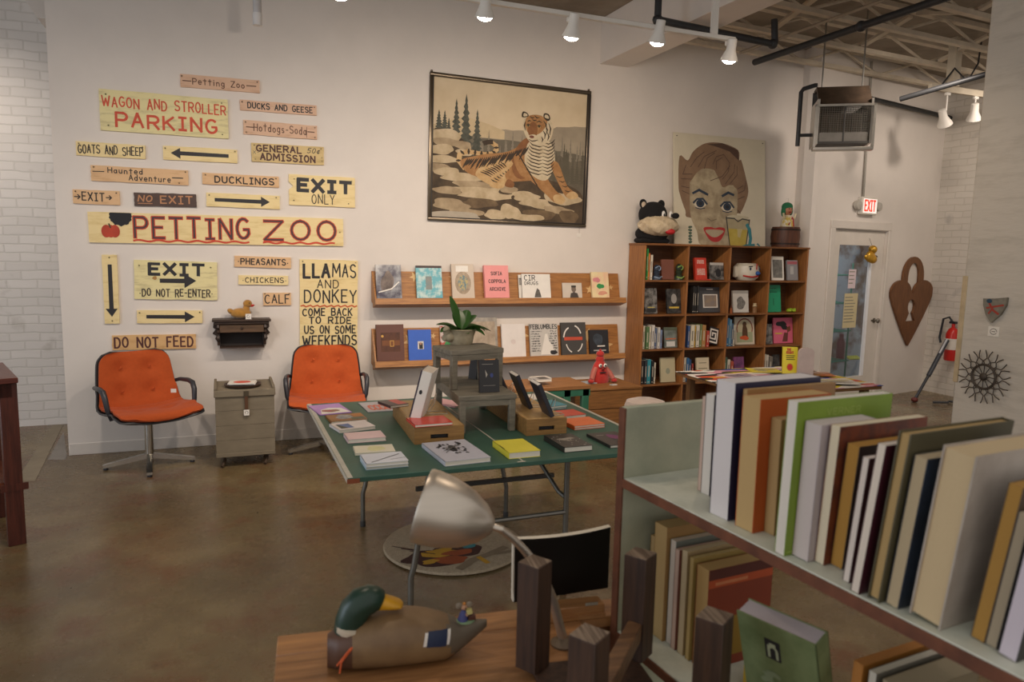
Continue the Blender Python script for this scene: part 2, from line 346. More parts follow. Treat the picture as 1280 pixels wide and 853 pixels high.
# the angled exit wall
EA = Vector((6.03, 6.36, 0)); EAN = R(11); ED = Vector((math.cos(EAN), math.sin(EAN), 0)); EN = Vector((math.sin(EAN), -math.cos(EAN), 0))
def onE(px, py, off=0):
    d = ray(px, py); a = EA + EN*off
    n = EN; t = (a-Vector((0, 0, EYE))).dot(n)/d.dot(n); p = Vector((0, 0, EYE))+d*t
    q = p-a; return q.dot(ED), p.z
EMX = Matrix.Translation(EA) @ Matrix.Rotation(EAN, 4, 'Z')      # local x along the wall, -y towards the room
D0, D1, DT = .45, 1.505, 2.035
def emb(): return MB()
def eob(mb, name, parent=None, **k):
    o = mb.build(name, parent, **k)
    if parent is None: o.matrix_world = EMX
    return o
m = MB()
m.box((0, 0, 0), (D0, .14, CEIL), white_wall); m.box((D0, 0, DT), (D1, .14, CEIL), white_wall); m.box((D1, 0, 0), (2.62, .14, CEIL), white_wall)
struct(eob(m, 'wall_right'))
m = MB(); m.prism([(6.03, W), (6.03, 6.36), (6.10, 6.37), (6.10, W+.16), (6.03, W+.16)], 0, CEIL, white_wall, 'xy'); struct(m.build('trim_2'))
m = MB()
for a, b in ((D0-.09, D0), (D1, D1+.06)): m.box((a, -.02, 0), (b, .0, DT+.01), trim_paint, bev=.004)
m.box((D0-.09, -.02, DT+.01), (D1+.06, 0, DT+.1), trim_paint, bev=.004)
struct(eob(m, 'trim_3'))
# far brick wall on the right
E1 = EA + ED*2.62
BR2 = brick_mat('#ddd6cb', '#d8d1c6', '#cfc8bc', 'yz')
m = MB(); m.box((E1.x-.03, 2.0, 0), (E1.x+.2, E1.y+.1, CEIL), BR2); struct(m.build('wall_far_right'))
# rough painted pillar near the right edge
pil = M('#cdc5b7', .8, var=.05, scale=2.5, second='#bdb5a7', thresh=(.3, .5), bump=.25, bscale=9, stretch=(1, 1, 5))
PX = 4.6
yl = onX(1214, 255, PX).y
m = MB(); m.box((PX, yl-.85, 0), (PX+.8, yl, CEIL), pil, bev=.012); struct(m.build('wall_pillar'))
pe = onX(1197, 447, PX); pt = onX(1203, 345, PX)
m = MB(); m.box((PX-.006, yl-.03, .9), (PX+.02, yl+.006, pt.z), M('#c9b48f', .7, var=.1, scale=14), bev=.003); struct(m.build('trim_4'))
# ceiling deck, joists, beam soffit
deck = M('#9a8e7d', .85, var=.12, scale=3, second='#7d7263')
m = MB(); m.box((-5.5, 1.2, CEIL), (11, 9.5, CEIL+.1), deck); struct(m.build('ceiling'))
JO = M('#d8cab4', .7, var=.1, scale=6)
EB = Vector((math.cos(R(5)), math.sin(R(5)), 0))
JS = .6
for i in range(6):
    y0 = 3.2+i*JS
    m = MB(); p0 = Vector((3.98, y0, 0)); L_ = 5.2 if i < 5 else 4.4
    mx = Matrix.Translation(p0) @ Matrix.Rotation(R(4), 4, 'Z')
    m.box((0, -.03, CEIL-.24), (L_, .03, CEIL-.2), JO, mx); m.box((0, -.035, CEIL-.045), (L_, .035, CEIL-.001), JO, mx)
    for k in range(9):
        x = .3+k*.58; s_ = 1 if k % 2 else -1
        if x+.28 < L_: m.tube([(x-.27*s_, 0, CEIL-.215), (x+.27*s_, 0, CEIL-.035)], .015, JO, 6, mx)
    o = m.build('ceiling_joist'); tag(o, 'pale open web steel joist under the dark ceiling deck', 'joist', 'open web joists over the exit corner')
for i in range(3):
    x = 4.75+i*1.15; m = MB(); sh = (x-3.98)*math.tan(R(4))
    for k in range(4):
        y0 = 3.2+k*JS+sh+.04; y1 = y0+JS-.08; lo, hi = CEIL-.19, CEIL-.06
        if k % 2: lo, hi = hi, lo
        mx = Matrix.Translation((x, y0, lo)) @ Matrix.Rotation(math.atan2(hi-lo, y1-y0), 4, 'X'); m.box((-.03, 0, -.012), (.03, math.hypot(y1-y0, hi-lo), .012), JO, mx)
    tag(m.build('bridging_strip'), 'flat pale bridging strips slanting between the ceiling joists', 'bridging', 'bridging strips between the joists')
bx0 = onY(750, 80, W); bx1 = onY(785, 83, W)
m = MB(); m.box((bx0.x, 2.2, bx0.z), (bx1.x, W, CEIL), white_wall, bev=.004); struct(m.build('trim_5'))
m = MB(); m.box((bx1.x+.0, 2.2, bx0.z+.17), (bx1.x+.14, W, CEIL), white_wall, bev=.004); struct(m.build('trim_6'))
# ================================================================== lamps, pipes and fittings
WHITE_METAL = M('#e6e1d8', .35, var=.02); DARKPIPE = M('#3c3d3f', .5, .3, var=.1); STEEL = M('#a9a69e', .32, .9, var=.05)
BULB = M('#fff1dc', .4, var=0, emit=60); BULB_OFF = M('#e9e4da', .3, var=0)
TY = 4.2
ta, tb = onY(612, 0, TY), onY(918, 52, TY); TZR = (ta.z+tb.z)/2
t = thing('lighting_track', 'long white ceiling track carrying the row of spot lamps', 'lighting track', (0, 0, 0))
m = MB(); m.box((-1.2, TY-.016, TZR-.014), (tb.x, TY+.016, TZR+.014), WHITE_METAL, bev=.003); m.build('rail', t)
for x in (-.6, onY(640, 0, TY).x-.55, onY(893, 30, TY).x):
    m = MB(); m.box((x-.024, TY-.01, TZR+.014), (x+.024, TY+.01, CEIL), WHITE_METAL); m.build('hanger', t)
def lamp(name, label, p, zt, tgt, on=True, power=0, col=WARM, group='track spot lamps', aim=None, K=1.0):
    # p = centre of the lit face, zt = height of the track
    t = thing(name, label, 'track lamp', (p.x, p.y, zt), group=group)
    p = Vector(p); d = (Vector(tgt)-p).normalized(); q = Vector((0, 0, 0)); f = p-Vector((p.x, p.y, zt))
    rot = (-d).to_track_quat('Z', 'Y').to_matrix().to_4x4()
    m = MB(); m.box((-.03, -.015, -.03), (.03, .015, -.0008), WHITE_METAL, bev=.003); m.tube([(0, 0, -.03), (0, 0, f.z+.14*K)], .008, WHITE_METAL, 8); m.build('stem', t)
    MX = Matrix.Translation(f) @ rot @ Matrix.Scale(K, 4)
    m = MB(); m.lathe([(.026, .175), (.036, .17), (.04, .085), (.07, .014), (.074, 0), (.064, 0), (.058, .014), (.026, .06)], WHITE_METAL, 22, MX); m.build('shade', t)
    m = MB(); m.lathe([(.0, -.026), (.026, -.022), (.048, -.010), (.061, .008), (.04, .035)], BULB if on else BULB_OFF, 18, MX); m.build('bulb', t)
    if on and power: spot('lamp_and_added_spot', p+d*.03, aim or p+d*2, power, col, 128, 1.0, .05)
    return t
txt = ['white spot lamp cut off by the top edge of the photo', 'lit white spot lamp above the left half of the tiger painting',
       'lit white spot lamp above the right corner of the tiger painting', 'lit white spot lamp in front of the boxed beam',
       'lit white spot lamp at the right end of the track, above the portrait board']
cols = [NEUT, NEUT, WARM, WARM, WARM]
for i, (px, py) in enumerate(LAMP_PX):
    p = onY(px, py, TY); lamp('track_lamp', txt[i], p, TZR-.014, (p.x+.1*(i in (1, 4)), TY+.5, p.z-1.6), True, (85, 78, 60, 50, 52)[i], cols[i], aim=(p.x*1.25+.2, W, 1.25), K=.8)
for x, y, tx, ty in ((-.75, 4.2, -.7, 6.6), (-2.4, 6.5, -2.2, 7.8), (5.6, 4.6, 6.9, 6.5), (7.3, 4.6, 8.2, 6.7), (.1, 2.6, .6, 3.2), (1.9, 2.4, 1.5, 3.4), (3.3, 3.2, 4.0, 4.4)):
    spot('lamp_and_added_spot', (x, y, 3.1 if x == -.75 else 3.45), (tx, ty, .5 if ty < 6 or x == -.75 else 1.7), 75 if x < -2 else 70 if x == -.75 else 66 if x > 5 else 40, NEUT if y > 4 else WARM, 120, .9, .06)  # added spots with no lamp bodies, to brighten walls and tables
# far pair at the right
FY = 5.6
p = onY(1217, 150, FY); t2 = thing('lighting_track', 'short pale beam with cables carrying two spots near the far brick wall', 'lighting track', (0, 0, 0))
a = onY(1158, 158, FY); b = onY(1240, 118, FY)
m = MB(); m.box((a.x, FY-.02, p.z+.24), (b.x+.4, FY+.02, p.z+.3), M('#c9bda8', .6)); m.build('rail', t2)
x = onY(1192, 90, FY).x; m = MB(); m.box((x-.045, FY-.045, p.z+.3), (x+.045, FY+.045, CEIL), M('#c9bda8', .6)); m.build('hanger', t2)
m = MB(); c0 = onY(1222, 45, FY); m.tube([(c0.x, FY-.05, CEIL), (c0.x-.02, FY-.05, p.z+.55), (c0.x-.15, FY-.05, p.z+.36), (c0.x-.35, FY-.05, p.z+.47), (c0.x-.5, FY-.05, p.z+.3)], .009, DARKPIPE, 6); m.build('cable', t2)
lamp('track_lamp', 'white spot lamp nearest the pillar, seen from its side', p, p.z+.24, p+Vector((.4, .3, -1)), False)
q = onY(1181, 156, FY); lamp('track_lamp', 'white spot lamp with a wide shade under the dark pipe end', q, p.z+.24, q+Vector((.6, .2, -.8)), False)
# hanging pipe stub over the left wall
a = onY(322, 30, 5.9); t = thing('hanging_rod', 'short white rod hanging from the ceiling above the signs', 'ceiling rod', (a.x, a.y, CEIL))
m = MB(); m.tube([(0, 0, 0), (0, 0, a.z-CEIL+.07)], .03, M('#c6c4c4', .5), 12); m.build('rod', t)
m = MB(); m.tube([(0, 0, a.z-CEIL+.075), (0, 0, a.z-CEIL-.01)], .034, M('#dcdad8', .4), 12); m.build('end_cap', t)
# pipes
def pipe(name, label, pts, r, mat, joints=()):
    m = MB(); m.tube(pts, r, mat, 10)
    for j in joints: m.ball(j, r*1.5, mat, seg=10)
    return tag(m.build(name), label, 'pipe')
a = onY(943, 78, 6.1); z = a.z
pipe('sprinkler_pipe', 'thick dark pipe running along the ceiling over the exit corner', [a, (a.x, 2.2, z)], .03, DARKPIPE, [(a.x, a.y-1.3, z)])
pipe('conduit', 'thin pale conduit running beside the thick dark ceiling pipe', [(a.x-.06, a.y+.15, z+.12), (a.x-.06, 2.2, z+.12)], .014, M('#a89a86', .5))
P = [onZ(819, -30, 3.5), onZ(822, 25, 3.5), onZ(905, 44, 3.5), onZ(966, 55, 3.5)]
P[3] = P[2]+(P[3]-P[2]); top = P[3]+Vector((0, 0, .2)); P0 = P[1]+Vector((0, 0, .3))
pipe('gas_pipe', 'dark bent pipe passing under the boxed beam', [P0, P[1]+Vector((0, 0, .02)), P[1]+Vector((.03, 0, 0)), P[3], P[3]+Vector((.02, 0, .02)), top], .028, DARKPIPE, [P[1], P[3]])
b0 = onE(1068, 121); b1 = onE(1190, 152)
def EW(s, z, off=0): return EA + ED*s + EN*off + Vector((0, 0, z))
pipe('heater_pipe', 'dark pipe running level along the exit wall to the right of the heater', [EW(b0[0], b0[1], .06), EW(b1[0]-.05, b0[1]-.02, .06)], .026, DARKPIPE)
pipe('conduit', 'thin grey conduit dropping down the exit wall to the lit sign', [EW(onE(1087, 85)[0], CEIL-.05, .02), EW(onE(1077, 246)[0], onE(1077, 246)[1], .02)], .013, M('#9d978c', .45, .3))
a0 = onY(1125, 124, 5.2); a1 = onY(1232, 93, 4.6)
pipe('ceiling_pipe', 'dark pipe sloping towards the pillar above the far spots', [a0, a0+(a1-a0)*1.3], .024, DARKPIPE)
# unit heater
HY = 5.45
h0 = onY(1007, 181, HY); h1 = onY(1066, 181, HY); hw = .47; ht = onY(1006, 132, HY).z-h0.z
t = thing('unit_heater', 'boxy suspended unit heater with wire front, hung by the exit wall', 'heater', (h0.x+.02, HY-.1, h0.z), R(-36))
HB = M('#6b5848', .5, .3, var=.15, scale=6, second='#43382f'); HS = M('#b9b4aa', .3, .8); HD = M('#4d4a46', .6)
m = MB(); m.box((0, .02, 0), (.02, .42, ht+.05), HS); m.box((hw-.02, .02, 0), (hw, .42, ht+.05), HS); m.box((0, .40, 0), (hw, .42, ht+.18), HD)
m.prism([(0.02, ht), (.24, ht+.2), (.42, ht+.2), (.42, ht+.17), (.25, ht+.17), (.04, ht-.02)], .01, hw-.01, HB, 'yz'); m.box((.02, .02, 0), (hw-.02, .42, .02), HD); m.build('casing', t)
m = MB(); m.box((-.02, 0, ht-.02), (hw+.02, .03, ht), HS); m.box((-.02, 0, -.06), (hw+.02, .1, -.03), HS, bev=.004); m.box((-.02, 0, -.03), (0, .03, ht), HS); m.box((hw, 0, -.03), (hw+.02, .03, ht), HS); m.box((.03, .03, .02), (hw-.03, .05, .1), M('#8d8880', .4, .5)); m.build('frame', t)
m = MB()
for i in range(17): z = .06+i*(ht-.09)/16; m.tube([(.02, .035, z), (hw-.02, .035, z)], .0025, HS, 5)
for i in range(22): x = .03+i*(hw-.06)/21; m.tube([(x, .035, .02), (x, .035, ht-.02)], .0018, HS, 4)
m.tube([(hw*.5, .03, .02), (hw*.5, .03, ht-.02)], .007, HD, 6); m.build('wire_guard', t)
m = MB(); m.box((.05, .22, .05), (hw-.05, .26, ht-.05), M('#8f8678', .6, second='#6b6357', scale=20, stretch=(8, 1, 1)))
for i in range(6): m.box((.06+i*(hw-.14)/5, .16, .06), (.075+i*(hw-.14)/5, .22, ht-.06), M('#7c7468', .5, .3))
m.build('burner_panel', t)
m = MB(); pb = [(.02, .3, ht+.23), (-.0, .3, ht+.23), (-.1, .3, ht+.2), (-.12, .3, ht+.17), (-.12, .3, .12), (-.12, .3, .02)]; m.tube(pb, .02, DARKPIPE, 8); m.tube([(-.12, .3, .12), (0, .3, .12)], .016, DARKPIPE, 8); m.build('gas_line', t)
for x in (.06, hw-.06):
    m = MB(); m.tube([(x, .3, ht+.19), (x, .3, CEIL-h0.z)], .008, STEEL, 6); m.build('hanger', t)
# lit exit sign
s0, z0 = onE(1071, 268); s1, z1 = onE(1092, 247)
t = thing('exit_sign', 'small lit EXIT sign with red letters over the exit door', 'exit sign', EW((s0+s1)/2, z0, 0), EAN)
w = s1-s0; h = .2
m = MB(); m.box((-w/2, -.06, 0), (w/2, 0, h), M('#e8e2d6', .5, var=.02), bev=.008); m.build('casing', t)
m = MB(); f = Face(m, (-w/2, -.061, 0), (1, 0, 0), (0, 0, 1), (0, -1, 0)); f.rect(.02, .02, w-.02, h-.02, M('#fff4ec', .5, var=0, emit=.55)); f.text('EXIT', .05, .045, w-.05, h-.04, .026, M('#f0402c', .5, var=0, emit=.9), jit=0); m.build('lit_panel', t)
for x in (-w/2-.05, w/2+.05):
    m = MB(); m.lathe([(.0, -.02), (.05, -.01), (.055, .03), (.02, .06)], M('#b9b3a8', .4), 14, Matrix.Translation((x, -.05, .1)) @ Matrix.Rotation(R(-90), 4, 'X')); m.build('emergency_lamp', t)
# exit door with its narrow glazed panel
dr = thing('exit_door', 'cream painted exit door with one tall narrow glass panel', 'door', EW(D0, 0, 0), EAN); dr['kind'] = 'structure'; dr.name = 'door_1'
dw = D1-D0; DP = M('#e0d8cd', .5, var=.03)
ga, gz1 = onE(1053, 306); gb, _ = onE(1094, 309); gz0 = onE(1080, 470)[1]; ga -= D0; gb -= D0; gz0 = max(.16, gz0)
m = MB(); m.box((.004, .03, .006), (ga, .075, DT-.004), DP, bev=.003); m.box((gb, .03, .006), (dw-.004, .075, DT-.004), DP, bev=.003); m.box((ga, .03, .006), (gb, .075, gz0), DP); m.box((ga, .03, gz1), (gb, .075, DT-.004), DP); m.build('leaf', dr)
GLASS = M('#dfe8e6', .03, var=0, trans=1)
m = MB(); m.box((ga, .05, gz0), (gb, .056, gz1), GLASS); m.build('glass_pane', dr)
m = MB(); m.box((gb-.045, .026, gz0), (gb+.002, .05, gz1), M('#f6f8fc', .3, var=0)); m.build('sunlit_edge', dr)  # bluish white strip: the sunlit edge of the glass put into colour
m = MB(); k = onE(1095, 401); kx = k[0]-D0; m.lathe([(.03, 0), (.03, .008), (.012, .012), (.012, .035), (.028, .045), (.03, .06), (.02, .07), (.0, .072)], M('#8f8a80', .3, .9), 16, Matrix.Translation((kx, .03, k[1])) @ Matrix.Rotation(R(90), 4, 'X')); m.box((kx-.06, .022, k[1]-.008), (kx, .03, k[1]+.01), M('#8f8a80', .3, .9)); m.build('door_handle', dr)
def notice(px0, py0, px1, py1, col, name, label, group=None, lines=0):
    a = onE(px0, py1); b = onE(px1, py0); w, h = b[0]-a[0], b[1]-a[1]
    o = MB(); o.box((0, .044, 0), (w, .047, h), M(col, .6, var=.03)); f = Face(o, (0, .044, 0), (1, 0, 0), (0, 0, 1), (0, -1, 0))
    for i in range(lines): f.rect(.05*w, h*(.9-.8*i/max(1, lines)), w*random.uniform(.6, .93), h*(.9-.8*i/max(1, lines))-.012, M('#9b9684', .6))
    q = o.build(name); q.matrix_world = Matrix.Translation(EW(a[0], a[1], 0)) @ Matrix.Rotation(EAN, 4, 'Z'); return tag(q, label, 'notice', group)
notice(1064, 337, 1075, 361, '#e9d6da', 'paper_notice', 'small pinkish notice taped inside the exit door glass', lines=4)
notice(1057, 367, 1077, 411, '#d9cba0', 'paper_notice', 'larger yellowish paper sheet taped inside the exit door glass', lines=9)
# what stands behind the glass
BK = 1.9
m = MB(); m.box((-1.2, 1.0, 0), (3.2, 1.05, 3), M('#b9bec9', .8, second='#7d6257', scale=2.6, thresh=(.42, .56))); o = m.build('trim_7'); o.matrix_world = EMX; struct(o)
t = thing('wire_rack', 'green wire shelving seen through the exit door glass', 'rack', EW(D0, 0, -.35), EAN)
G = M('#3f9c86', .4); m = MB()
for z in (.12, .42, .8, 1.15, 1.5):
    m.tube([(.15, 0, z), (1.0, 0, z)], .012, G, 6); m.tube([(.15, .22, z), (1.0, .22, z)], .012, G, 6)
    for k in range(12): m.tube([(.18+k*.072, 0, z), (.18+k*.072, .22, z)], .004, G, 5)
m.build('shelf_wires', t); m = MB()
for x in (.2, .55, .95): m.tube([(x, 0, 0), (x, 0, 1.65)], .012, G, 6)
m.build('upright', t)
sb = onE(1052, 440, -.44)[0]; p = EW(sb, .434, -.46); m = MB(); m.lathe([(.0, 0), (.05, 0), (.052, .2), (.028, .26), (.028, .31), (0, .32)], M('#8d2f4a', .3), 16); tag(m.build('bottle', loc=p), 'dark red bottle on the green wire rack behind the door glass', 'bottle')
a = onE(1058, 454); sy = onE(1064, 455, -.44)[0]; t_ = EW(sy, .434, -.44); m = MB(); m.box((-.1, -.06, 0), (.1, .02, .012), M('#e6dc4e', .6), Matrix.Rotation(R(25), 4, 'X')); tag(m.build('yellow_booklet', loc=t_), 'yellow booklet on the green wire rack behind the door glass', 'booklet')
# golden ornament hanging on the glass
s0, z0 = onE(1085, 321); t = thing('hanging_ornament', 'shiny golden bird shaped ornament hung on the exit door glass', 'ornament', EW(s0, z0, 0), EAN)
GO = M('#d9a63a', .3, .6, var=.15); m = MB(); m.ball((0, -.03, 0), (.085, .04, .07), GO); m.ball((.04, -.04, -.03), (.07, .035, .05), GO); m.ball((-.07, -.03, -.01), (.05, .025, .03), GO, rot=(0, .4, 0)); m.build('body', t)
m = MB(); m.ball((.03, -.035, .085), .05, GO); m.build('head', t); m = MB(); m.ball((.1, -.035, -.0), (.022, .02, .018), M('#2b2622', .5)); m.build('beak', t)
m = MB(); m.tube([(.03, -.02, .13), (.03, .02, .22)], .002, DARKPIPE, 5); m.build('thread', t)
# heart-shaped padlock board
hs = [onE(x, y) for x, y in ((1110, 376), (1163, 362), (1133, 432), (1139, 321))]
hx0, hx1 = hs[0][0], hs[1][0]; hb = hs[2][1]; htop = hs[3][1]; hw2 = (hx1-hx0)/2; cx = (hx0+hx1)/2
t = thing('wooden_lock', 'large dark wooden heart shaped padlock with keyhole on the exit wall', 'wall decoration', EW(cx, hb, 0), EAN)
HW = wood('#5d3a24', '#83552f', 'z'); H = htop-hb; sh = H*.26; by = H-sh
pts = [(0, 0)]
pts += [(hw2*math.sin(R(a))*1.0, 0) for a in ()]
half_ = [(0, 0), (hw2*.3, by*.2), (hw2*.6, by*.42), (hw2*.86, by*.63), (hw2*.99, by*.76)]+[(hw2*.53+hw2*.47*math.cos(R(a)), by*.82+by*.18*math.sin(R(a))) for a in range(0, 171, 14)]+[(0, by*.8)]
m = MB()
# front split in two halves around the keyhole
kh = [(0, by*.38), (hw2*.22, by*.38), (hw2*.09, by*.5)] + [(hw2*.17*math.cos(R(a)), by*.6+by*.11*math.sin(R(a))) for a in (-50, -25, 0, 25, 50, 75, 90)]
rt_ = half_+[(0, kh[-1][1])]+kh[::-1][1:-1]+[(0, by*.38)]
rt_ = [(x, z) for x, z in rt_]
m.prism(rt_, -.035, -.006, HW); m.prism([(-x, z) for x, z in rt_][::-1], -.035, -.006, HW); m.build('heart', t)
m = MB(); r1, r2 = hw2*.5, hw2*.26
ou = [(r1, by*.85)]+[(r1*math.cos(R(a)), H-r1*1.05+r1*1.05*math.sin(R(a))) for a in range(0, 181, 15)]+[(-r1, by*.85)]
inn = [(-r2, by*.85)]+[(r2*math.cos(R(a)), H-r1*1.05+r2*1.4*math.sin(R(a))) for a in range(180, -1, -15)]+[(r2, by*.85)]
m.prism(ou+inn, -.03, -.004, HW); m.build('shackle', t)
# fire extinguisher on the far brick wall
xw = E1.x-.03
a = onX(1192, 405, xw-.08); b = onX(1190, 451, xw-.08); hh = a.z-b.z
t = thing('fire_extinguisher', 'red fire extinguisher hung on the far white brick wall', 'fire extinguisher', (xw-.08, a.y, b.z))
m = MB(); m.lathe([(.0, 0), (.07, 0), (.075, .02), (.075, hh*.72), (.05, hh*.85), (.02, hh*.9), (.02, hh), (0, hh)], M('#c8251c', .3, var=.03), 20); m.build('cylinder', t)
m = MB(); m.lathe([(.0765, hh*.3), (.0765, hh*.6)], M('#e6ded2', .5), 20); m.build('label_band', t)
m = MB(); m.tube([(0, .0, hh), (-.02, .05, hh+.08), (-.03, .12, hh+.05), (-.03, .15, hh*.6), (-.03, .13, hh*.45)], .014, M('#26282c', .5), 8); m.build('hose', t)
m = MB(); m.box((-.02, -.04, hh), (.02, .05, hh+.03), M('#26282c', .5), bev=.004); m.build('handle', t)
# black leaning pole with rubber foot
a = onZ(1143, 503, 0); b = onY(1187, 420, a.y+.12); t = thing('leaning_pole', 'black adjustable pole leaning up beside the fire extinguisher', 'pole', a)
v = (b-a)*.93; m = MB(); m.tube([(0, 0, .03), v*.45], .017, M('#2f3136', .4), 10); m.build('lower_tube', t); m = MB(); m.tube([v*.42, v*1.0], .027, M('#3a3e46', .4), 10); m.build('upper_tube', t); m = MB(); m.ball((0, 0, .03), (.04, .04, .03), M('#6b2b20', .6)); m.build('foot', t)
m = MB(); m.tube([v*.75+Vector((-.01, -.01, .03)), v*.98+Vector((-.01, -.01, .03))], .012, M('#c9cbd0', .3), 8); m.build('pale_sleeve', t)
a = onZ(1166, 503, 0.02); m = MB(); m.tube([a, a+Vector((.12, -.1, .01)), a+Vector((.25, -.02, .0)), a+Vector((.36, -.2, .01)), a+Vector((.5, -.35, 0))], .014, DARKPIPE, 6); tag(m.build('floor_cable'), 'black cable lying at the foot of the far brick wall', 'cable')
# pillar ornaments
def onpillar(px, py): return onX(px, py, PX)
a = onpillar(1232, 370); b = onpillar(1262, 368); c = onpillar(1244, 404); w = a.y-b.y; h = a.z-c.z
def pth(name, label, cat, loc): return thing(name, label, cat, loc, R(-90))       # local x runs towards the camera along the face, -y out of it
t = pth('shield_plaque', 'small grey shield shaped plaque with red figure on the pillar', 'plaque', (PX, a.y, c.z))
sp = [(0, h*.9), (w*.5, h*.93), (w, h*1.0), (w*.98, h*.7), (w*.8, h*.35), (w*.42, 0), (w*.16, h*.3), (.02*w, h*.65)]
m = MB(); m.prism(sp, -.02, 0, M('#8a8475', .7, var=.2, scale=20)); m.build('shield', t)
m = MB(); f = Face(m, (0, -.0205, 0), (1, 0, 0), (0, 0, 1), (0, -1, 0)); RD = M('#a8402f', .7)
f.stroke([(w*.3, h*.72), (w*.45, h*.5), (w*.7, h*.36)], w*.09, RD).stroke([(w*.2, h*.55), (w*.5, h*.62), (w*.88, h*.7)], w*.07, RD).stroke([(w*.45, h*.55), (w*.3, h*.35)], w*.07, RD); f.disc(w*.28, h*.82, w*.12, w*.09, M('#2f4a5c', .7)); m.build('painted_figure', t)
a2 = onpillar(1236, 408); b2 = onpillar(1250, 408); c2 = onpillar(1244, 421); w, h = a2.y-b2.y, a2.z-c2.z
m = MB(); m.box((0, -.003, 0), (w, -.0005, h), M('#efe9dc', .6)); f = Face(m, (0, -.003, 0), (1, 0, 0), (0, 0, 1), (0, -1, 0)); f.stroke(arc(w/2, h/2, w*.3, h*.3, 0, 330, 10), .004, M('#6d675c', .6)); f.stroke([(w*.35, h*.5), (w*.65, h*.5)], .004, M('#6d675c', .6))
o = m.build('price_tag', loc=(PX, a2.y, c2.z), rot=(0, 0, R(-90))); tag(o, 'white price tag below the shield plaque on the pillar', 'price tag')
c = onpillar(1232, 471); l = onpillar(1199, 472); rr = onpillar(1266, 470); rad = (l.y-rr.y)/2
t = pth('sun_ornament', 'rusty iron sun wheel with wavy rays on the pillar', 'wall ornament', (PX, c.y, c.z)); IR = M('#5a5148', .6, .6, var=.2, scale=30)
m = MB(); ring = [(rad*.46*math.cos(2*PI*i/28), -.02, rad*.46*math.sin(2*PI*i/28)) for i in range(29)]; m.tube(ring, .006, IR, 6); m.tube([(x*.93, y, z*.93) for x, y, z in ring], .005, IR, 6); m.build('ring', t)
m = MB()
for k in range(12):
    a_ = 2*PI*k/12; m.tube([(rad*.12*math.cos(a_), -.02, rad*.12*math.sin(a_)), (rad*.46*math.cos(a_), -.02, rad*.46*math.sin(a_))], .003, IR, 5)
m.ball((0, -.022, 0), (.026, .012, .026), IR); m.build('spokes', t)
for k in range(13):
    a_ = 2*PI*k/13; m = MB()
    def PP(r, o): return (r*math.cos(a_)-o*math.sin(a_), -.02, r*math.sin(a_)+o*math.cos(a_))
    for sg in (1, -1): m.tube([PP(rad*.46, sg*.012), PP(rad*.58, sg*.022), PP(rad*.7, sg*.004), PP(rad*.83, sg*.01), PP(rad*.98, sg*.024)], .0036, IR, 5)
    m.build('ray', t)
# ================================================================== things on the main wall
def onW(px, py): return onY(px, py, W)
DK = M('#3b322f', .7, var=.05); BLK = M('#2b2a2d', .6, var=.04); REDP = M('#b5372a', .65, var=.1, scale=30); ORG = M('#d8553a', .65, var=.1)
def board_mat(c, c2): return M(c, .65, second=c2, scale=5, stretch=(1, 1, 5), thresh=(.28, .5), bump=.1, bscale=30, detail=6)
YEL = board_mat('#efd9a0', '#dcc283'); PYEL = board_mat('#e8dca4', '#bdb083'); TAN = board_mat('#e0b98c', '#cb9f70'); PNK = board_mat('#dcb79a', '#c49b7c'); DBR = board_mat('#54413a', '#43332d')
NAIL = M('#3a2f28', .5, .4)
def sign(corners, label, mat, paint, thick=.018, nails=((.04, .85), (.96, .85)), notch=False):
    q = [onW(*c) for c in corners]                      # tl tr br bl
    c = sum(q, Vector())/4; u = ((q[1]-q[0])+(q[2]-q[3]))/2; w = u.length; ang = math.atan2(u.z, u.x)
    v = ((q[0]-q[3])+(q[1]-q[2]))/2; h = abs(v.dot(Vector((-math.sin(ang), 0, math.cos(ang)))))
    t = thing('hand_painted_sign', label, 'sign', (c.x, W, c.z), rot=(0, -ang, 0), group='hand painted animal fair signs')
    m = MB(); e = .004
    n = 8; out = []
    for a, b in (((-.5, -.5), (.5, -.5)), ((.5, -.5), (.5, .5)), ((.5, .5), (-.5, .5)), ((-.5, .5), (-.5, -.5))):
        for k in range(n):
            x = (a[0]+(b[0]-a[0])*k/n)*w; z = (a[1]+(b[1]-a[1])*k/n)*h
            j = .0018 if k else .0008
            out.append((x+random.uniform(-j, j), z+random.uniform(-j, j)))
    if notch: out[3*n+3] = (-w*.5+.035, h*.12)
    m.prism(out, -thick, 0, mat); m.build('board', t)
    m = MB(); f = Face(m, (-w/2, -thick-.0003, -h/2), (1, 0, 0), (0, 0, 1), (0, -1, 0)); paint(f, w, h); m.build('lettering', t)
    for a, b in nails:
        m = MB(); m.lathe([(0, -.002), (.005, -.0015), (.006, 0)], NAIL, 8, Matrix.Translation(((a-.5)*w, -thick, (b-.5)*h)) @ Matrix.Rotation(R(-90), 4, 'X') @ Matrix.Scale(-1, 4, (0, 0, 1))); m.build('nail', t)
    return t
def arrow(f, a, b, w, head, m, hl=None):
    a, b = Vector(a), Vector(b); d = (b-a).normalized(); n = Vector((-d.y, d.x)); L = hl or head*1.1; s = b-d*L
    j = lambda: random.uniform(-.002, .002)
    f.poly([tuple(a+n*w/2), tuple(a-n*w/2*.9), tuple(s-n*w/2*1.1), tuple(s-n*head/2), tuple(b), tuple(s+n*head/2), tuple(s+n*w/2)], m)
T2 = lambda f, w, h, t, u0, v0, u1, v1, lw, m, **k: f.text(t, u0*w, v0*h, u1*w, v1*h, lw, m, **k)
def wob(f, x0, x1, y, w, m, amp=.004, n=26, fr=9):
    f.stroke([(x0+(x1-x0)*i/n, y+amp*math.sin(fr*i*.7)) for i in range(n+1)], w, m)
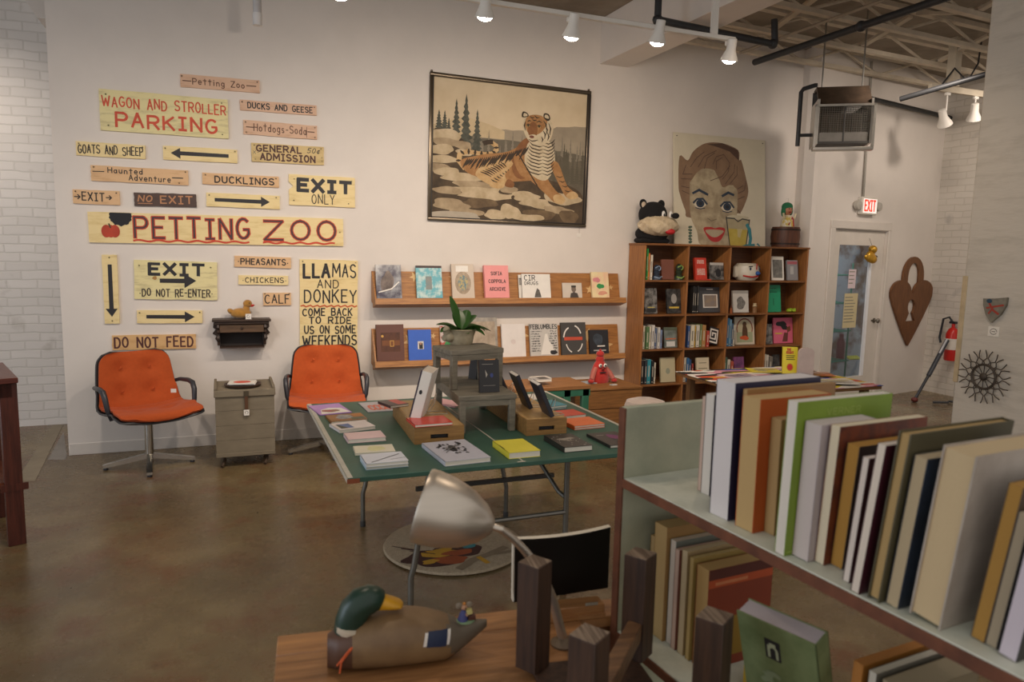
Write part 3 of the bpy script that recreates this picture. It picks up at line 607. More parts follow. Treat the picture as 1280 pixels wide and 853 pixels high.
BRN = M('#6b4a3c', .7, var=.1); GRN = M('#6d6a64', .7)
def p_(f, w, h): T2(f, w, h, 'Petting Zoo', .15, .28, .8, .74, .008, BRN); f.stroke([(w*.03, h*.5), (w*.13, h*.5)], .008, BRN); f.stroke([(w*.83, h*.5), (w*.95, h*.5)], .008, BRN)
sign([(225, 93), (325, 101), (324, 117), (226, 109)], 'narrow tan sign reading Petting Zoo, topmost of the wall signs', PNK, p_, nails=((.02, .85), (.97, .85)))
def p_(f, w, h): T2(f, w, h, 'WAGON AND STROLLER', .02, .6, .98, .84, .012, ORG, jit=.08); T2(f, w, h, 'PARKING', .12, .12, .9, .44, .021, ORG, jit=.07)
sign([(124, 112), (286, 125), (284, 174.5), (126, 162.5)], 'large pale yellow sign reading wagon and stroller parking in red', PYEL, p_, .022, ((.05, .88), (.95, .9), (.06, .13), (.95, .1)))
def p_(f, w, h): T2(f, w, h, 'DUCKS AND GEESE', .1, .24, .94, .76, .01, BLK, jit=.07)
sign([(300, 125), (396, 132.5), (395, 145), (299.5, 138)], 'narrow tan sign reading ducks and geese', PNK, p_, nails=((.03, .8), (.97, .8)))
def p_(f, w, h): T2(f, w, h, 'Hotdogs-Soda', .14, .3, .85, .82, .008, BRN); f.stroke([(w*.04, h*.52), (w*.13, h*.52)], .008, BRN); f.stroke([(w*.87, h*.52), (w*.96, h*.52)], .008, BRN); f.stroke([(w*.855, h*.1), (w*.855, h*.85)], .004, BRN)
sign([(304, 150), (396, 158), (396, 175), (304, 168)], 'tan sign reading hotdogs and soda', PNK, p_, nails=((.03, .85), (.97, .85), (.04, .15), (.97, .15)))
def p_(f, w, h):
    m1 = M('#5a3b36', .7, var=.05); T2(f, w, h, 'GENERAL', .07, .58, .68, .9, .014, m1); T2(f, w, h, 'ADMISSION', .12, .12, .87, .46, .014, m1); T2(f, w, h, '50¢', .76, .62, .94, .88, .006, BLK, slant=.3); T2(f, w, h, 'X-', .02, .42, .1, .6, .004, GRN)
sign([(314, 179), (405, 184), (404, 207), (314.5, 202)], 'yellow brown sign reading general admission 50 cents', board_mat('#d6bd85', '#b99e66'), p_, nails=((.04, .88), (.96, .88), (.05, .14), (.97, .2), (.97, .4)))
def p_(f, w, h): T2(f, w, h, 'GOATS AND SHEEP', .03, .2, .96, .8, .009, DK, jit=.08)
sign([(95, 177), (182, 182), (182, 199.5), (96, 194)], 'pale yellow sign reading goats and sheep', YEL, p_)
def p_(f, w, h): arrow(f, (w*.88, h*.5), (w*.1, h*.5), .03, .085, BLK, .07)
sign([(204, 183), (297, 187), (296, 205), (204, 199)], 'yellow sign with a black arrow pointing left', YEL, p_, nails=((.03, .82), (.97, .85)))
def p_(f, w, h): T2(f, w, h, 'Haunted', .17, .56, .52, .9, .008, DK); T2(f, w, h, 'Adventure', .38, .14, .81, .5, .008, DK); f.stroke([(w*.02, h*.6), (w*.13, h*.62)], .007, DK); f.stroke([(w*.83, h*.45), (w*.94, h*.46)], .008, DK)
sign([(113, 206.5), (236, 213.5), (235, 232), (115, 226)], 'tan sign reading haunted adventure on two lines', TAN, p_, nails=((.03, .88), (.97, .88), (.9, .12)))
def p_(f, w, h): T2(f, w, h, 'DUCKLINGS', .16, .2, .93, .74, .012, DK)
sign([(253, 216), (349, 221), (348, 235), (253, 230)], 'tan sign reading ducklings', TAN, p_, nails=((.04, .8), (.96, .8)))
def p_(f, w, h): T2(f, w, h, 'EXIT', .14, .48, .93, .84, .036, BLK); T2(f, w, h, 'ONLY', .34, .08, .68, .38, .009, DK)
sign([(361, 218), (443.5, 222.5), (443, 260), (361, 256)], 'square yellow sign reading exit only with a notched left edge', YEL, p_, nails=((.08, .85), (.95, .88), (.07, .15), (.9, .12)), notch=True)
def p_(f, w, h): T2(f, w, h, '>EXIT>', .04, .24, .82, .8, .01, DK)
sign([(91, 237), (150, 239), (150, 257), (92, 254)], 'small tan sign reading exit between two arrows, leftmost on the wall', TAN, p_, nails=((.06, .85), (.93, .85)))
def p_(f, w, h):
    o1 = M('#c08a62', .7); T2(f, w, h, 'NO', .06, .36, .27, .78, .011, o1, slant=.2); T2(f, w, h, 'EXIT', .42, .25, .93, .8, .012, o1); f.stroke([(w*.06, h*.2), (w*.28, h*.2)], .007, o1)
sign([(168, 241), (246, 243), (245, 259.5), (168, 257.5)], 'dark brown sign reading no exit', DBR, p_, nails=())
def p_(f, w, h): arrow(f, (w*.11, h*.5), (w*.86, h*.5), .03, .085, BLK, .07)
sign([(258, 241), (350, 245), (349, 262), (258, 258)], 'yellow sign with a black arrow pointing right, under ducklings', YEL, p_, nails=((.04, .82), (.95, .85)))
def p_(f, w, h):
    m1 = M('#4a3638', .6, var=.05); m2 = M('#d04a30', .6, var=.05)
    for mm, lw in ((m2, .033), (m1, .016)):
        random.seed(3); T2(f, w, h, 'PETTING', .165, .2, .6, .87, lw, mm, jit=.03); random.seed(4); T2(f, w, h, 'ZOO', .665, .2, .965, .87, lw, mm, jit=.03); f.k += 1
    wob(f, w*.16, w*.6, h*.085, .015, m2, .006, 60, .9); wob(f, w*.66, w*.96, h*.085, .015, m2, .006, 44, .9)
    f.poly([(w*.116+.08*math.cos(R(a))*(1+.06*math.sin(a)), min(h*.995, h*.88+.075*math.sin(R(a))*(1+.08*math.cos(a*1.7)))) for a in range(0, 360, 10)], M('#1f2126', .7, var=.05))
    pm = M('#c2472e', .7, var=.12)
    for dx, rx in ((-.03, .035), (.03, .035), (0, .035)): f.disc(w*.078+dx, h*.38, rx, .05, pm)
    f.stroke([(w*.078, h*.5), (w*.073, h*.62)], .01, M('#46432c', .7)); f.k += 1
sign([(110, 264), (429, 274.5), (428, 307), (112, 304)], 'longest yellow board reading PETTING ZOO in red with a pumpkin', YEL, p_, .022, ((.985, .5),))
def p_(f, w, h): arrow(f, (w*.5, h*.86), (w*.5, h*.1), .03, .085, BLK, .065)
sign([(126, 318), (145, 319), (151, 404), (133, 405)], 'tall yellow sign with a black arrow pointing down', YEL, p_, nails=((.5, .96), (.5, .04)))
def p_(f, w, h):
    T2(f, w, h, 'EXIT', .18, .65, .83, .92, .028, BLK); arrow(f, (w*.3, h*.48), (w*.74, h*.5), .036, .12, BLK, .09); T2(f, w, h, '.DO NOT RE-ENTER.', .06, .08, .94, .26, .01, DK, jit=.1); f.blob(w*.24, h*.55, .018, .014, M('#b88c50', .7))
sign([(168, 325), (272, 328), (271, 375.5), (168, 373.5)], 'big yellow sign reading exit, do not re-enter, over an arrow', PYEL, p_, nails=((.06, .86), (.92, .86)))
def p_(f, w, h): T2(f, w, h, '.PHEASANTS.', .06, .26, .95, .78, .011, DK)
sign([(293, 319.5), (364, 322), (363, 335.5), (293, 333.5)], 'small tan sign reading pheasants', TAN, p_, nails=())
def p_(f, w, h): T2(f, w, h, '.CHICKENS.', .08, .24, .96, .76, .008, DK)
sign([(298, 344), (360, 345), (360, 356.5), (298, 355.5)], 'small pale yellow sign reading chickens', YEL, p_, nails=())
def p_(f, w, h): T2(f, w, h, 'CALF', .06, .18, .93, .84, .011, DK)
sign([(329, 366), (364, 366), (363, 381.5), (329, 382)], 'smallest tan sign reading calf, above the toy duck', TAN, p_, nails=((.06, .92), (.94, .92)))
def p_(f, w, h): arrow(f, (w*.14, h*.5), (w*.88, h*.5), .03, .09, BLK, .075)
sign([(171, 388), (253, 388), (253, 404), (172, 404)], 'yellow sign with a black arrow pointing right, below do not re-enter', YEL, p_, nails=((.04, .8), (.96, .85)))
def p_(f, w, h): T2(f, w, h, 'DO NOT FEED', .03, .16, .96, .84, .015, M('#5a302c', .6, var=.05), jit=.06)
sign([(140, 419), (245, 418), (245, 435), (141, 438)], 'tan sign reading DO NOT FEED in thick dark red, over the left chair', board_mat('#dfb47c', '#c4935c'), p_, nails=())
def p_(f, w, h):
    T2(f, w, h, 'LLA', .07, .835, .5, .955, .026, BLK, jit=.03); T2(f, w, h, 'MAS', .56, .84, .96, .96, .014, BLK); T2(f, w, h, 'AND', .3, .735, .66, .81, .01, DK)
    T2(f, w, h, 'DONKEY', .08, .6, .97, .715, .014, BLK); wob(f, w*.02, w*.98, h*.565, .012, M('#d2693f', .6), .008, 24, 3)
    T2(f, w, h, 'COME BACK', .05, .475, .9, .54, .012, BLK); T2(f, w, h, 'TO RIDE', .16, .4, .88, .46, .012, BLK); T2(f, w, h, 'US ON SOME', .08, .305, .96, .375, .012, BLK); T2(f, w, h, 'WEEKENDS', .05, .19, .98, .285, .014, BLK, jit=.05)
    f.stroke([(w*.02, h*.16), (w*.2, h*.12), (w*.6, h*.13), (w*.95, h*.15)], .012, M('#d2693f', .6))
sign([(373, 325), (447, 325), (446, 456), (376, 456)], 'tall yellow board about llamas and donkey rides behind the right chair', YEL, p_, .02, ((.05, .98), (.96, .98)))

# ---- little dark wall shelf with toy duck
a = onY(278, 433, W-.02); b = onY(327, 433, W-.02); tl = onY(265, 399, W-.09); tr = onY(338, 399, W-.09); cx = (tl.x+tr.x)/2; zt = tl.z
t = thing('wall_shelf', 'small dark carved wall shelf with a little drawer', 'wall shelf', (cx, W, zt)); DW = wood('#2e231d', '#4a382d', 'x'); hw = (tr.x-tl.x)/2; hh = zt-a.z
m = MB(); m.box((-hw, -.17, -.02), (hw, 0, 0), DW, bev=.004); m.box((-hw+.015, -.155, -.04), (hw-.015, 0, -.02), DW, bev=.004); m.build('top_board', t)
br = [(0, -.04), (-.14, -.04), (-.15, -.07), (-.11, -.08), (-.14, -.11), (-.10, -.125), (-.12, -.16), (-.07, -.19), (-.06, -.225), (0, -.235)]
for sx in (-1, 1):
    m = MB(); x = sx*(hw-.045); m.prism(br, x-.009, x+.009, DW, 'yz'); 
    m.prism([(sx*(hw-.045), -.04), (sx*(hw-.01), -.04), (sx*(hw-.005), -.08), (sx*(hw-.025), -.095), (sx*(hw-.0), -.13), (sx*(hw-.03), -.15), (sx*(hw-.02), -.175), (sx*(hw-.06), -.235)], -.02, -.005, DW); m.build('side_bracket', t)
m = MB(); m.box((-hw+.06, -.012, -.24), (hw-.06, 0, -.04), M('#231b17', .7)); m.box((-hw+.055, -.13, -.245), (hw-.055, 0, -.235), DW); m.build('back_board', t)
dx = hw-.056; d = MB(); d.box((-dx, -.135, -.112), (dx, -.02, -.043), wood('#4a3726', '#6b523b', 'x'), bev=.003); dro = d.build('drawer', t); k = MB(); k.ball((0, -.145, -.075), .011, DW); k.build('knob', dro)
c = onY(298, 399, W-.09); t = thing('toy_duck', 'small brown velvety toy duck on the dark wall shelf', 'toy duck', (c.x+.02, W-.085, zt), R(0)); VD = M('#b5812f', .85, var=.15, scale=25, sheen=.5)
m = MB(); m.ball((0, 0, .045), (.085, .055, .045), VD); m.ball((-.075, 0, .06), (.035, .03, .022), VD, rot=(0, .6, 0)); m.ball((.045, 0, .08), (.028, .026, .045), VD); m.build('body', t)
m = MB(); m.ball((.055, 0, .125), (.037, .034, .034), VD); m.build('head', t); m = MB(); m.ball((.092, -.005, .112), (.02, .016, .008), M('#c9352b', .5)); m.ball((.088, -.005, .103), (.014, .012, .005), M('#c9352b', .5)); m.build('beak', t)
m = MB(); m.ball((.068, -.03, .133), .005, BLK); m.build('eye', t)
m = MB(); m.box((.035, -.0615, .0), (.08, -.059, .045), M('#ece6dc', .6)); f = Face(m, (.035, -.0615, 0), (1, 0, 0), (0, 0, 1), (0, -1, 0)); f.stroke(arc(.022, .024, .011, .011, 60, 360, 8), .003, GRN)
tag(m.build('price_tag', loc=t.location), 'white square price tag against the toy duck on the wall shelf', 'price tag')

# ---- tiger painting, hung slightly crooked
q = [onW(538, 90.5), onW(737, 115), onW(731, 283.5), onW(532.5, 276)]
c = sum(q, Vector())/4; w, h = 1.62, 1.315
t = thing('tiger_painting', 'large framed painting of a tiger lying on rocks before dark firs', 'painting', (c.x, W, c.z), rot=(0, R(.5), 0))
FM = M('#6e6354', .3, .85, var=.06); fr = MB()
for (x0, z0, x1, z1) in ((-w/2, h/2-.03, w/2, h/2), (-w/2, -h/2, w/2, -h/2+.03), (-w/2, -h/2+.03, -w/2+.03, h/2-.03), (w/2-.03, -h/2+.03, w/2, h/2-.03)):
    fr.box((x0, -.035, z0), (x1, -.004, z1), FM, bev=.006, seg=2)
g = .03
for (x0, z0, x1, z1) in ((-w/2+g, h/2-g-.008, w/2-g, h/2-g), (-w/2+g, -h/2+g, w/2-g, -h/2+g+.008), (-w/2+g, -h/2+g, -w/2+g+.008, h/2-g), (w/2-g-.008, -h/2+g, w/2-g, h/2-g)):
    fr.box((x0, -.028, z0), (x1, -.006, z1), M('#2d2723', .5))
fr.build('frame', t)
for x in (-w/2+.02, w/2-.02):
    m = MB(); m.ball((x, -.01, h/2+.01), .012, FM, seg=8); m.build('hanging_stud', t)
m = MB(); m.box((-w/2+.02, -.016, -h/2+.02), (w/2-.02, -.004, h/2-.02), M('#ddccad', .6, second='#c9b594', scale=1.6, thresh=(.35, .7)))
f = Face(m, (-w/2+.03, -.0165, -h/2+.03), (w-.06, 0, 0), (0, 0, h-.06), (0, -1, 0), .00004, True)
random.seed(11)
f.poly([(0, .3)]+[(1, .3), (1, .75)]+[(x, .62+.11*x+random.uniform(-.006, .006)+(.02 if x > .75 else 0)) for x in [1-i/24 for i in range(25)]], M('#a39680', .7, second='#8f8370', scale=5))
f.poly([(0, .66), (.2, .74), (.35, .7), (.45, .66), (.45, .6), (0, .6)], M('#c9b48f', .7))
f.poly([(0, .1), (1, .1), (1, .56)]+[(x, .54+.1*math.sin(x*3+.3)*(1-x)+random.uniform(-.012, .012)) for x in [1-i/26 for i in range(27)]], M('#726a5a', .7, second='#5f584b', scale=7))
def fir(x, y, hh, ww, mt, n=11):
    L = []; Rr = []
    for i in range(n):
        k = i/n; wv = ww*(1-k)**.85
        L += [(x-wv*random.uniform(.75, 1.15), y+hh*(k-.012)), (x-wv*.42, y+hh*(k+.045))]; Rr += [(x+wv*random.uniform(.75, 1.15), y+hh*(k-.012)), (x+wv*.42, y+hh*(k+.045))]
    f.poly(L+[(x, y+hh)]+Rr[::-1], mt)
F1 = M('#8a8170', .8); F2 = M('#5d5748', .8); F3 = M('#41423a', .8, second='#5d5f54', scale=30)
for i in range(26): fir(random.uniform(.02, .98), .34+random.uniform(-.03, .04), random.uniform(.2, .32), .022, F1)
f.poly([(.5, .1), (1, .1), (1, .5), (.9, .47), (.82, .52), (.74, .46), (.6, .4)], M('#6b6252', .7, second='#574f42', scale=8))
for i in range(16): fir(random.uniform(.72, .99), .3+random.uniform(-.06, .05), random.uniform(.2, .28), .024, F2)
for x, y, hh, ww in ((.04, .55, .22, .045), (.075, .57, .2, .035), (.145, .5, .36, .048), (.1, .56, .16, .03), (.205, .42, .48, .062), (.275, .46, .34, .045), (.265, .36, .28, .04)): fir(x, y, hh, ww, F3)
RK = M('#7f6b50', .8, second='#5a4936', scale=9); RK2 = M('#5d4d3a', .8, second='#3f3428', scale=9); SN = M('#cdbb9c', .8, second='#ac9877', scale=9); SN2 = M('#b9a586', .8, second='#8f7c60', scale=9)
f.spoly([(0, -.1), (1, -.1), (1, .18), (.92, .28), (.72, .33), (.45, .38), (.3, .42), (.22, .5), (.16, .6), (.08, .63), (0, .61), (-.05, .3)], RK2)
for x, y, rx, ry, mt in ((.08, .585, .11, .05, SN), (.1, .545, .1, .03, SN2), (.05, .49, .09, .035, SN), (.19, .53, .05, .035, SN2), (.2, .48, .05, .025, SN), (.06, .42, .1, .03, SN), (.03, .36, .08, .03, SN2), (.1, .33, .07, .04, SN), (.18, .3, .14, .03, SN), (.3, .25, .16, .03, SN2), (.24, .2, .16, .035, SN), (.1, .2, .1, .025, SN2), (.4, .19, .12, .05, SN), (.48, .24, .06, .035, SN2), (.6, .19, .1, .035, SN), (.7, .14, .14, .035, SN), (.85, .19, .12, .05, SN), (.82, .1, .1, .03, SN2), (.5, .07, .07, .05, SN), (.3, .12, .12, .035, RK), (.12, .1, .12, .04, SN2), (.7, .06, .1, .04, RK), (.9, .05, .06, .06, RK), (.62, .03, .1, .03, SN), (.4, .04, .07, .035, SN), (.22, .05, .1, .03, SN2)):
    f.blob(x, y-ry*.45, rx*.95, ry*.9, RK2, .2); f.blob(x, y, rx, ry, mt, .3)
f.blob(.14, .02, .16, .035, M('#b3a896', .8), .3)
TO = M('#b08556', .7, second='#94673a', scale=22); TL = M('#cdb083', .7, second='#b8935f', scale=18); TW = M('#d6c8aa', .7, second='#bfae8e', scale=18); ST = M('#3d3023', .7); TD = M('#8f6038', .7, second='#7a4f2d', scale=16)
# tail
f.stroke([(.2, .37), (.165, .42), (.17, .465), (.22, .49), (.27, .485), (.33, .48), (.375, .49), (.4, .52), (.395, .55), (.365, .57), (.335, .565)], .03, TL)
for x, y, a in ((.163, .42, .1), (.185, .48, 2.4), (.225, .49, 1.6), (.265, .487, 1.5), (.305, .482, 1.5), (.345, .484, 1.7), (.385, .5, 2.6), (.398, .535, .1)): f.hair([(x-.016*math.cos(a), y-.02*math.sin(a)), (x, y), (x+.016*math.cos(a), y+.02*math.sin(a))], .016, ST)
f.stroke([(.365, .572), (.345, .57), (.325, .562)], .034, ST)
# body, haunch, chest and forelegs
f.spoly([(.175, .42), (.21, .345), (.29, .31), (.42, .29), (.56, .3), (.68, .33), (.77, .42), (.765, .54), (.7, .6), (.6, .63), (.53, .55), (.45, .505), (.34, .485), (.26, .46)], TO)
f.spoly([(.53, .55), (.6, .63), (.68, .6), (.66, .45), (.6, .33), (.53, .33), (.5, .42)], TD)
f.spoly([(.27, .33), (.33, .42), (.44, .46), (.51, .43), (.46, .35), (.47, .29), (.43, .245), (.34, .27)], TL)
f.spoly([(.36, .255), (.41, .235), (.455, .25), (.45, .28), (.4, .29)], TL); f.spoly([(.46, .26), (.51, .25), (.52, .285), (.48, .31)], TD)
f.spoly([(.52, .5), (.55, .36), (.63, .31), (.74, .21), (.8, .155), (.85, .165), (.86, .2), (.8, .25), (.73, .36), (.7, .5)], TO)
f.spoly([(.6, .58), (.585, .44), (.64, .35), (.73, .32), (.785, .42), (.78, .54), (.74, .62), (.66, .63)], TW)
f.spoly([(.76, .44), (.83, .28), (.88, .2), (.94, .2), (.95, .235), (.88, .29), (.81, .46)], TO)
f.spoly([(.785, .2), (.8, .155), (.85, .15), (.87, .18), (.85, .21), (.81, .22)], TL); f.spoly([(.875, .22), (.9, .19), (.95, .2), (.955, .23), (.92, .25)], TL)
for i in range(30):
    x = .215+.4*i/30; yb = .44+.13*max(0, (i/30))**1.5; L = random.uniform(.05, .09); sl = -.02-.012*random.random()
    f.hair([(x+.006, yb), (x+sl*.2, yb-L*.35), (x+sl*.7, yb-L*.7), (x+sl*1.2, yb-L)], .011, ST)
for i in range(9): f.hair([(.3+.016*i, .35+.01*i), (.335+.014*i, .34+.01*i), (.37+.012*i, .32+.01*i)], .01, ST)
for i in range(7): f.hair([(.37+.018*i, .3+.014*i), (.385+.016*i, .29+.014*i), (.41+.012*i, .28+.016*i)], .008, ST)
for i in range(10):
    y = .36+.026*i; f.hair([(.595+.002*i, y+.035), (.63, y+.012), (.68, y), (.7, y+.008)], .008, ST); f.hair([(.7, y+.012), (.74, y+.0), (.765, y+.015), (.782, y+.04)], .008, ST)
for i in range(7): f.hair([(.53+.02*i, .52-.035*i), (.555+.02*i, .48-.035*i), (.575+.02*i, .455-.035*i)], .007, ST)
for i in range(4): f.hair([(.8+.02*i, .36-.035*i), (.825+.02*i, .35-.035*i), (.845+.02*i, .36-.035*i)], .007, ST)
# head
f.spoly([(.575, .77), (.565, .7), (.59, .63), (.63, .59), (.69, .585), (.745, .62), (.765, .68), (.765, .74), (.73, .785), (.67, .805), (.615, .8)], TW)
f.spoly([(.585, .77), (.58, .72), (.6, .665), (.64, .65), (.68, .67), (.71, .71), (.725, .765), (.68, .8), (.62, .797)], TO)
f.spoly([(.6, .71), (.602, .66), (.62, .625), (.645, .62), (.66, .66), (.66, .72), (.63, .75)], TD); f.spoly([(.598, .64), (.62, .6), (.66, .6), (.675, .635), (.645, .655), (.615, .65)], TW); f.disc(.626, .637, .016, .011, M('#7a4a3c', .7)); f.hair([(.605, .618), (.628, .605), (.65, .61), (.668, .618)], .008, ST)
f.spoly([(.558, .775), (.562, .815), (.59, .81), (.6, .785)], ST); f.spoly([(.568, .782), (.57, .805), (.588, .802), (.592, .788)], TW); f.spoly([(.7, .79), (.705, .82), (.735, .815), (.745, .78), (.725, .765)], ST); f.spoly([(.708, .79), (.712, .81), (.73, .805), (.735, .783)], TW)
for x in (.6, .672): f.disc(x, .716, .011, .007, M('#b59a5a', .7)); f.disc(x, .717, .0075, .007, ST); f.hair([(x-.016, .718), (x, .729), (x+.016, .72)], .007, ST)
for pts in ([(.595, .745), (.605, .755), (.62, .752)], [(.655, .748), (.672, .758), (.69, .748)], [(.61, .785), (.625, .775), (.64, .782)], [(.64, .795), (.655, .78), (.675, .785)], [(.625, .765), (.64, .758), (.655, .765)], [(.7, .765), (.718, .74), (.722, .7)], [(.715, .73), (.728, .7), (.722, .665)], [(.735, .75), (.75, .71), (.745, .66)], [(.7, .69), (.715, .665), (.712, .63)], [(.58, .745), (.575, .715), (.582, .68)], [(.73, .68), (.74, .65), (.732, .62)], [(.69, .645), (.7, .625), (.695, .605)]): f.hair(pts, .009, ST)
m.build('canvas', t)

p = onY(724, 284, W-.01); m = MB(); m.tube([(0, 0, 0), (.002, 0, -.06)], .0012, GRN, 5); m.box((-.022, -.001, -.1), (.024, .001, -.06), W_ if 'W_' in globals() else M('#ece7de', .5, var=.02)); tag(m.build('price_tag', loc=p), 'tiny white price tag hanging on a thread below the tiger painting', 'price tag')
# ---- two display ledges
PW = wood('#8a5a30', '#b98145', 'x', .45); STAR = M('#e0bd86', .6)
LD = {}
def ledge(key, l0, l1, zV, ztop, label):
    x0 = onW(*l0).x; x1 = onW(*l1).x; L = x1-x0
    t = thing('display_ledge', label, 'display ledge', (x0, W, zV), group='wooden book ledges'); yb, yv = -.005, -.07
    m = MB(); hgt = ztop-zV; m.prism([(yv, 0), (yv-.018, .004), (yb-.018, hgt), (yb, hgt)], .012, L-.012, PW, 'yz'); bb = m.build('back_board', t)
    rake = (yb-yv)/hgt
    f_m = MB(); f = Face(f_m, (0, yv-.0185, .002), (1, 0, 0), Vector((0, rake, 1)).normalized(), Vector((0, -1, rake)).normalized())
    random.seed(21 if key == 'U' else 22)
    for i in range(11): f.star(L*(.05+.09*i+random.uniform(-.02, .02)), random.uniform(.05, hgt*.85), random.choice((.03, .05, .075)), STAR, random.uniform(0, 1))
    f_m.build('star_inlay', bb)
    m = MB(); m.prism([(yv-.0, -.05), (yv-.012, -.002), (yv-.115, .041), (yv-.13, -.01)], 0, L, PW, 'yz'); m.build('ledge_lip', t)
    for x in (0, L-.012):
        m = MB(); m.prism([(yv-.118, .036), (yb-.02, hgt), (yb, hgt), (yb, -.0), (yv, -.012)], x, x+.012, PW, 'yz')
        if x == 0: m.build('end_board', t)
        else: m.bm.free()
    LD[key] = (x0, zV, yv, rake, L); return t
zU = onY(620, 377, W-.07).z; zL = onY(620, 450, W-.07).z
ledge('U', (464, 377), (771, 374), zU, onW(464, 339).z, 'upper wooden book ledge with pale stars, below the tiger painting')
ledge('L', (464, 454), (770, 440), zL, onW(464, 411).z, 'lower wooden book ledge behind the potted plant')
def facebook(name, label, p, w, h, lean, cover, art=None, th=.018, group=None, rz=0, pages='#e9e2d2', cat='book', rough=.4):
    """a book standing face out: p = bottom centre of its front face, leaning back by lean radians"""
    p = Vector(p)+Vector((0, 0, th*math.sin(max(0, lean))))
    t = thing(name, label, cat, p, group=group, rot=(-lean, 0, rz))
    cm = cover if not isinstance(cover, str) else M(cover, rough, var=.04)
    m = MB(); m.box((-w/2, 0, 0), (w/2, .002, h), cm); m.box((-w/2, th-.002, 0), (w/2, th, h), cm); m.box((-w/2, 0, 0), (-w/2+.002, th, h), cm)
    f = Face(m, (-w/2, -.0002, 0), (1, 0, 0), (0, 0, 1), (0, -1, 0))
    if art: art(f, w, h)
    m.build('cover', t)
    m = MB(); m.box((-w/2+.002, .002, .002), (w/2-.003, th-.002, h-.003), M(pages, .8, var=.03)); m.build('pages', t)
    return t
def onledge(key, px0, px1, pt, name, label, cover, art=None, th=.02, off=0, **k):
    x0, zV, yv, rake, L = LD[key]; y = W+yv-.026-th-off
    pb = onY((px0+px1)/2, 368, y); a = onY(px0, 368, y).x; b = onY(px1, 368, y).x
    zb = zV+.006+.42*(.026+th+off); lean = math.atan(rake)*.9
    zt = onY((px0+px1)/2, pt, y+.03).z; h = (zt-zb)/math.cos(lean)
    return facebook(name, label, Vector(((a+b)/2, y, zb)), (b-a)*.98, h, lean, cover, art, th, **k)
SIL = M('#c9c7c4', .12, .85, second='#6d6670', scale=7, thresh=(.4, .6))
W_ = M('#ece7de', .5, var=.02); PKD = M('#4b3a3a', .6)
onledge('U', 470.5, 503, 332, 'art_book', 'shiny silver wrapped book, leftmost on the upper ledge', SIL, lambda f, w, h: (f.blob(w*.45, h*.5, w*.25, h*.3, M('#8d7f78', .2, .3, second='#4f4742', scale=14), .3), f.stroke([(w*.1, h*.2), (w*.6, h*.3), (w*.9, h*.5)], .01, W_)))
onledge('U', 521, 554, 333, 'art_book', 'teal patterned book second on the upper ledge', M('#6fb6c2', .25, second='#c7dcd8', scale=14, thresh=(.4, .55)), lambda f, w, h: (f.rect(0, h*.93, w, h, PKD), f.rect(w*.36, h*.28, w*.6, h*.68, M('#9b8f86', .5, second='#6b8f92', scale=20)), f.rect(0, 0, w, h*.03, PKD)))
onledge('U', 565.5, 594, 331, 'art_book', 'beige book with an ornate oval medallion on the upper ledge', '#cfc0ae', lambda f, w, h: (f.disc(w*.5, h*.46, w*.36, h*.33, M('#7d7061', .4, .2, second='#b3a189', scale=30)), f.disc(w*.5, h*.46, w*.22, h*.22, M('#b9a66f', .4, second='#5f7d86', scale=34, thresh=(.45, .55))), f.rect(w*.2, h*.78, w*.75, h*.95, M('#f3efe6', .2))))
onledge('U', 606.5, 637.5, 333, 'art_book', 'pink book with dark three line title on the upper ledge', '#ee9a98', lambda f, w, h: (T2(f, w, h, 'SOFIA', .28, .7, .72, .8, .007, PKD, jit=0), T2(f, w, h, 'COPPOLA', .17, .46, .86, .56, .007, PKD, jit=0), T2(f, w, h, 'ARCHIVE', .2, .22, .84, .32, .007, PKD, jit=0)), .035)
onledge('U', 649, 668, 344, 'art_book', 'white booklet mostly hidden behind the big white book on the upper ledge', '#e9e4db', lambda f, w, h: T2(f, w, h, 'III', .05, .6, .2, .85, .006, BLK, jit=0), .006)
onledge('U', 653, 689.5, 343, 'art_book', 'wide white book titled CIR DRUGS in black on the upper ledge', '#eeeae2', lambda f, w, h: (T2(f, w, h, 'CIR', .1, .74, .46, .94, .009, BLK, jit=0), T2(f, w, h, 'DRUGS', .1, .56, .56, .68, .006, BLK, jit=0), f.poly([(w*.42, .01), (w*.66, .01), (w*.6, h*.34), (w*.52, h*.42), (w*.45, h*.2)], M('#77726b', .6, second='#3c3936', scale=40))), .008, off=.022)
onledge('U', 703.5, 728.5, 354, 'photo_card', 'small sepia portrait photo card on the upper ledge', '#d8cdbf', lambda f, w, h: (f.disc(w*.58, h*.62, w*.12, h*.2, M('#7a6a5e', .6)), f.poly([(w*.36, .0), (w*.84, .0), (w*.76, h*.36), (w*.58, h*.44), (w*.42, h*.36)], M('#4f4640', .6)), f.rect(w*.46, h*.72, w*.7, h*.84, M('#38302c', .6))), .006)
onledge('U', 740.5, 762.5, 341, 'art_book', 'pale watercolour book with a green heart, rightmost on the upper ledge', M('#efc7a3', .4, second='#f0dfae', scale=11, thresh=(.42, .6)), lambda f, w, h: (f.blob(w*.5, h*.46, w*.2, h*.1, M('#3f9b57', .5)), f.blob(w*.3, h*.7, w*.2, h*.1, M('#e08f92', .5)), f.blob(w*.6, h*.2, w*.25, h*.08, M('#e6a58a', .5))))
onledge('L', 471, 506.5, 407, 'art_book', 'dark brown book with a belt buckle photo, leftmost on the lower ledge', '#6a4438', lambda f, w, h: (f.rect(w*.16, h*.25, w*.86, h*.78, M('#3d241a', .5, second='#6b3c22', scale=9)), f.rect(w*.2, h*.42, w*.85, h*.56, M('#7d4a26', .5)), f.stroke([(w*.5, h*.4), (w*.62, h*.4), (w*.62, h*.55), (w*.5, h*.55), (w*.5, h*.4)], .006, M('#d3a04c', .4)), f.disc(w*.22, h*.68, .012, .012, M('#d3a04c', .4))), .03)
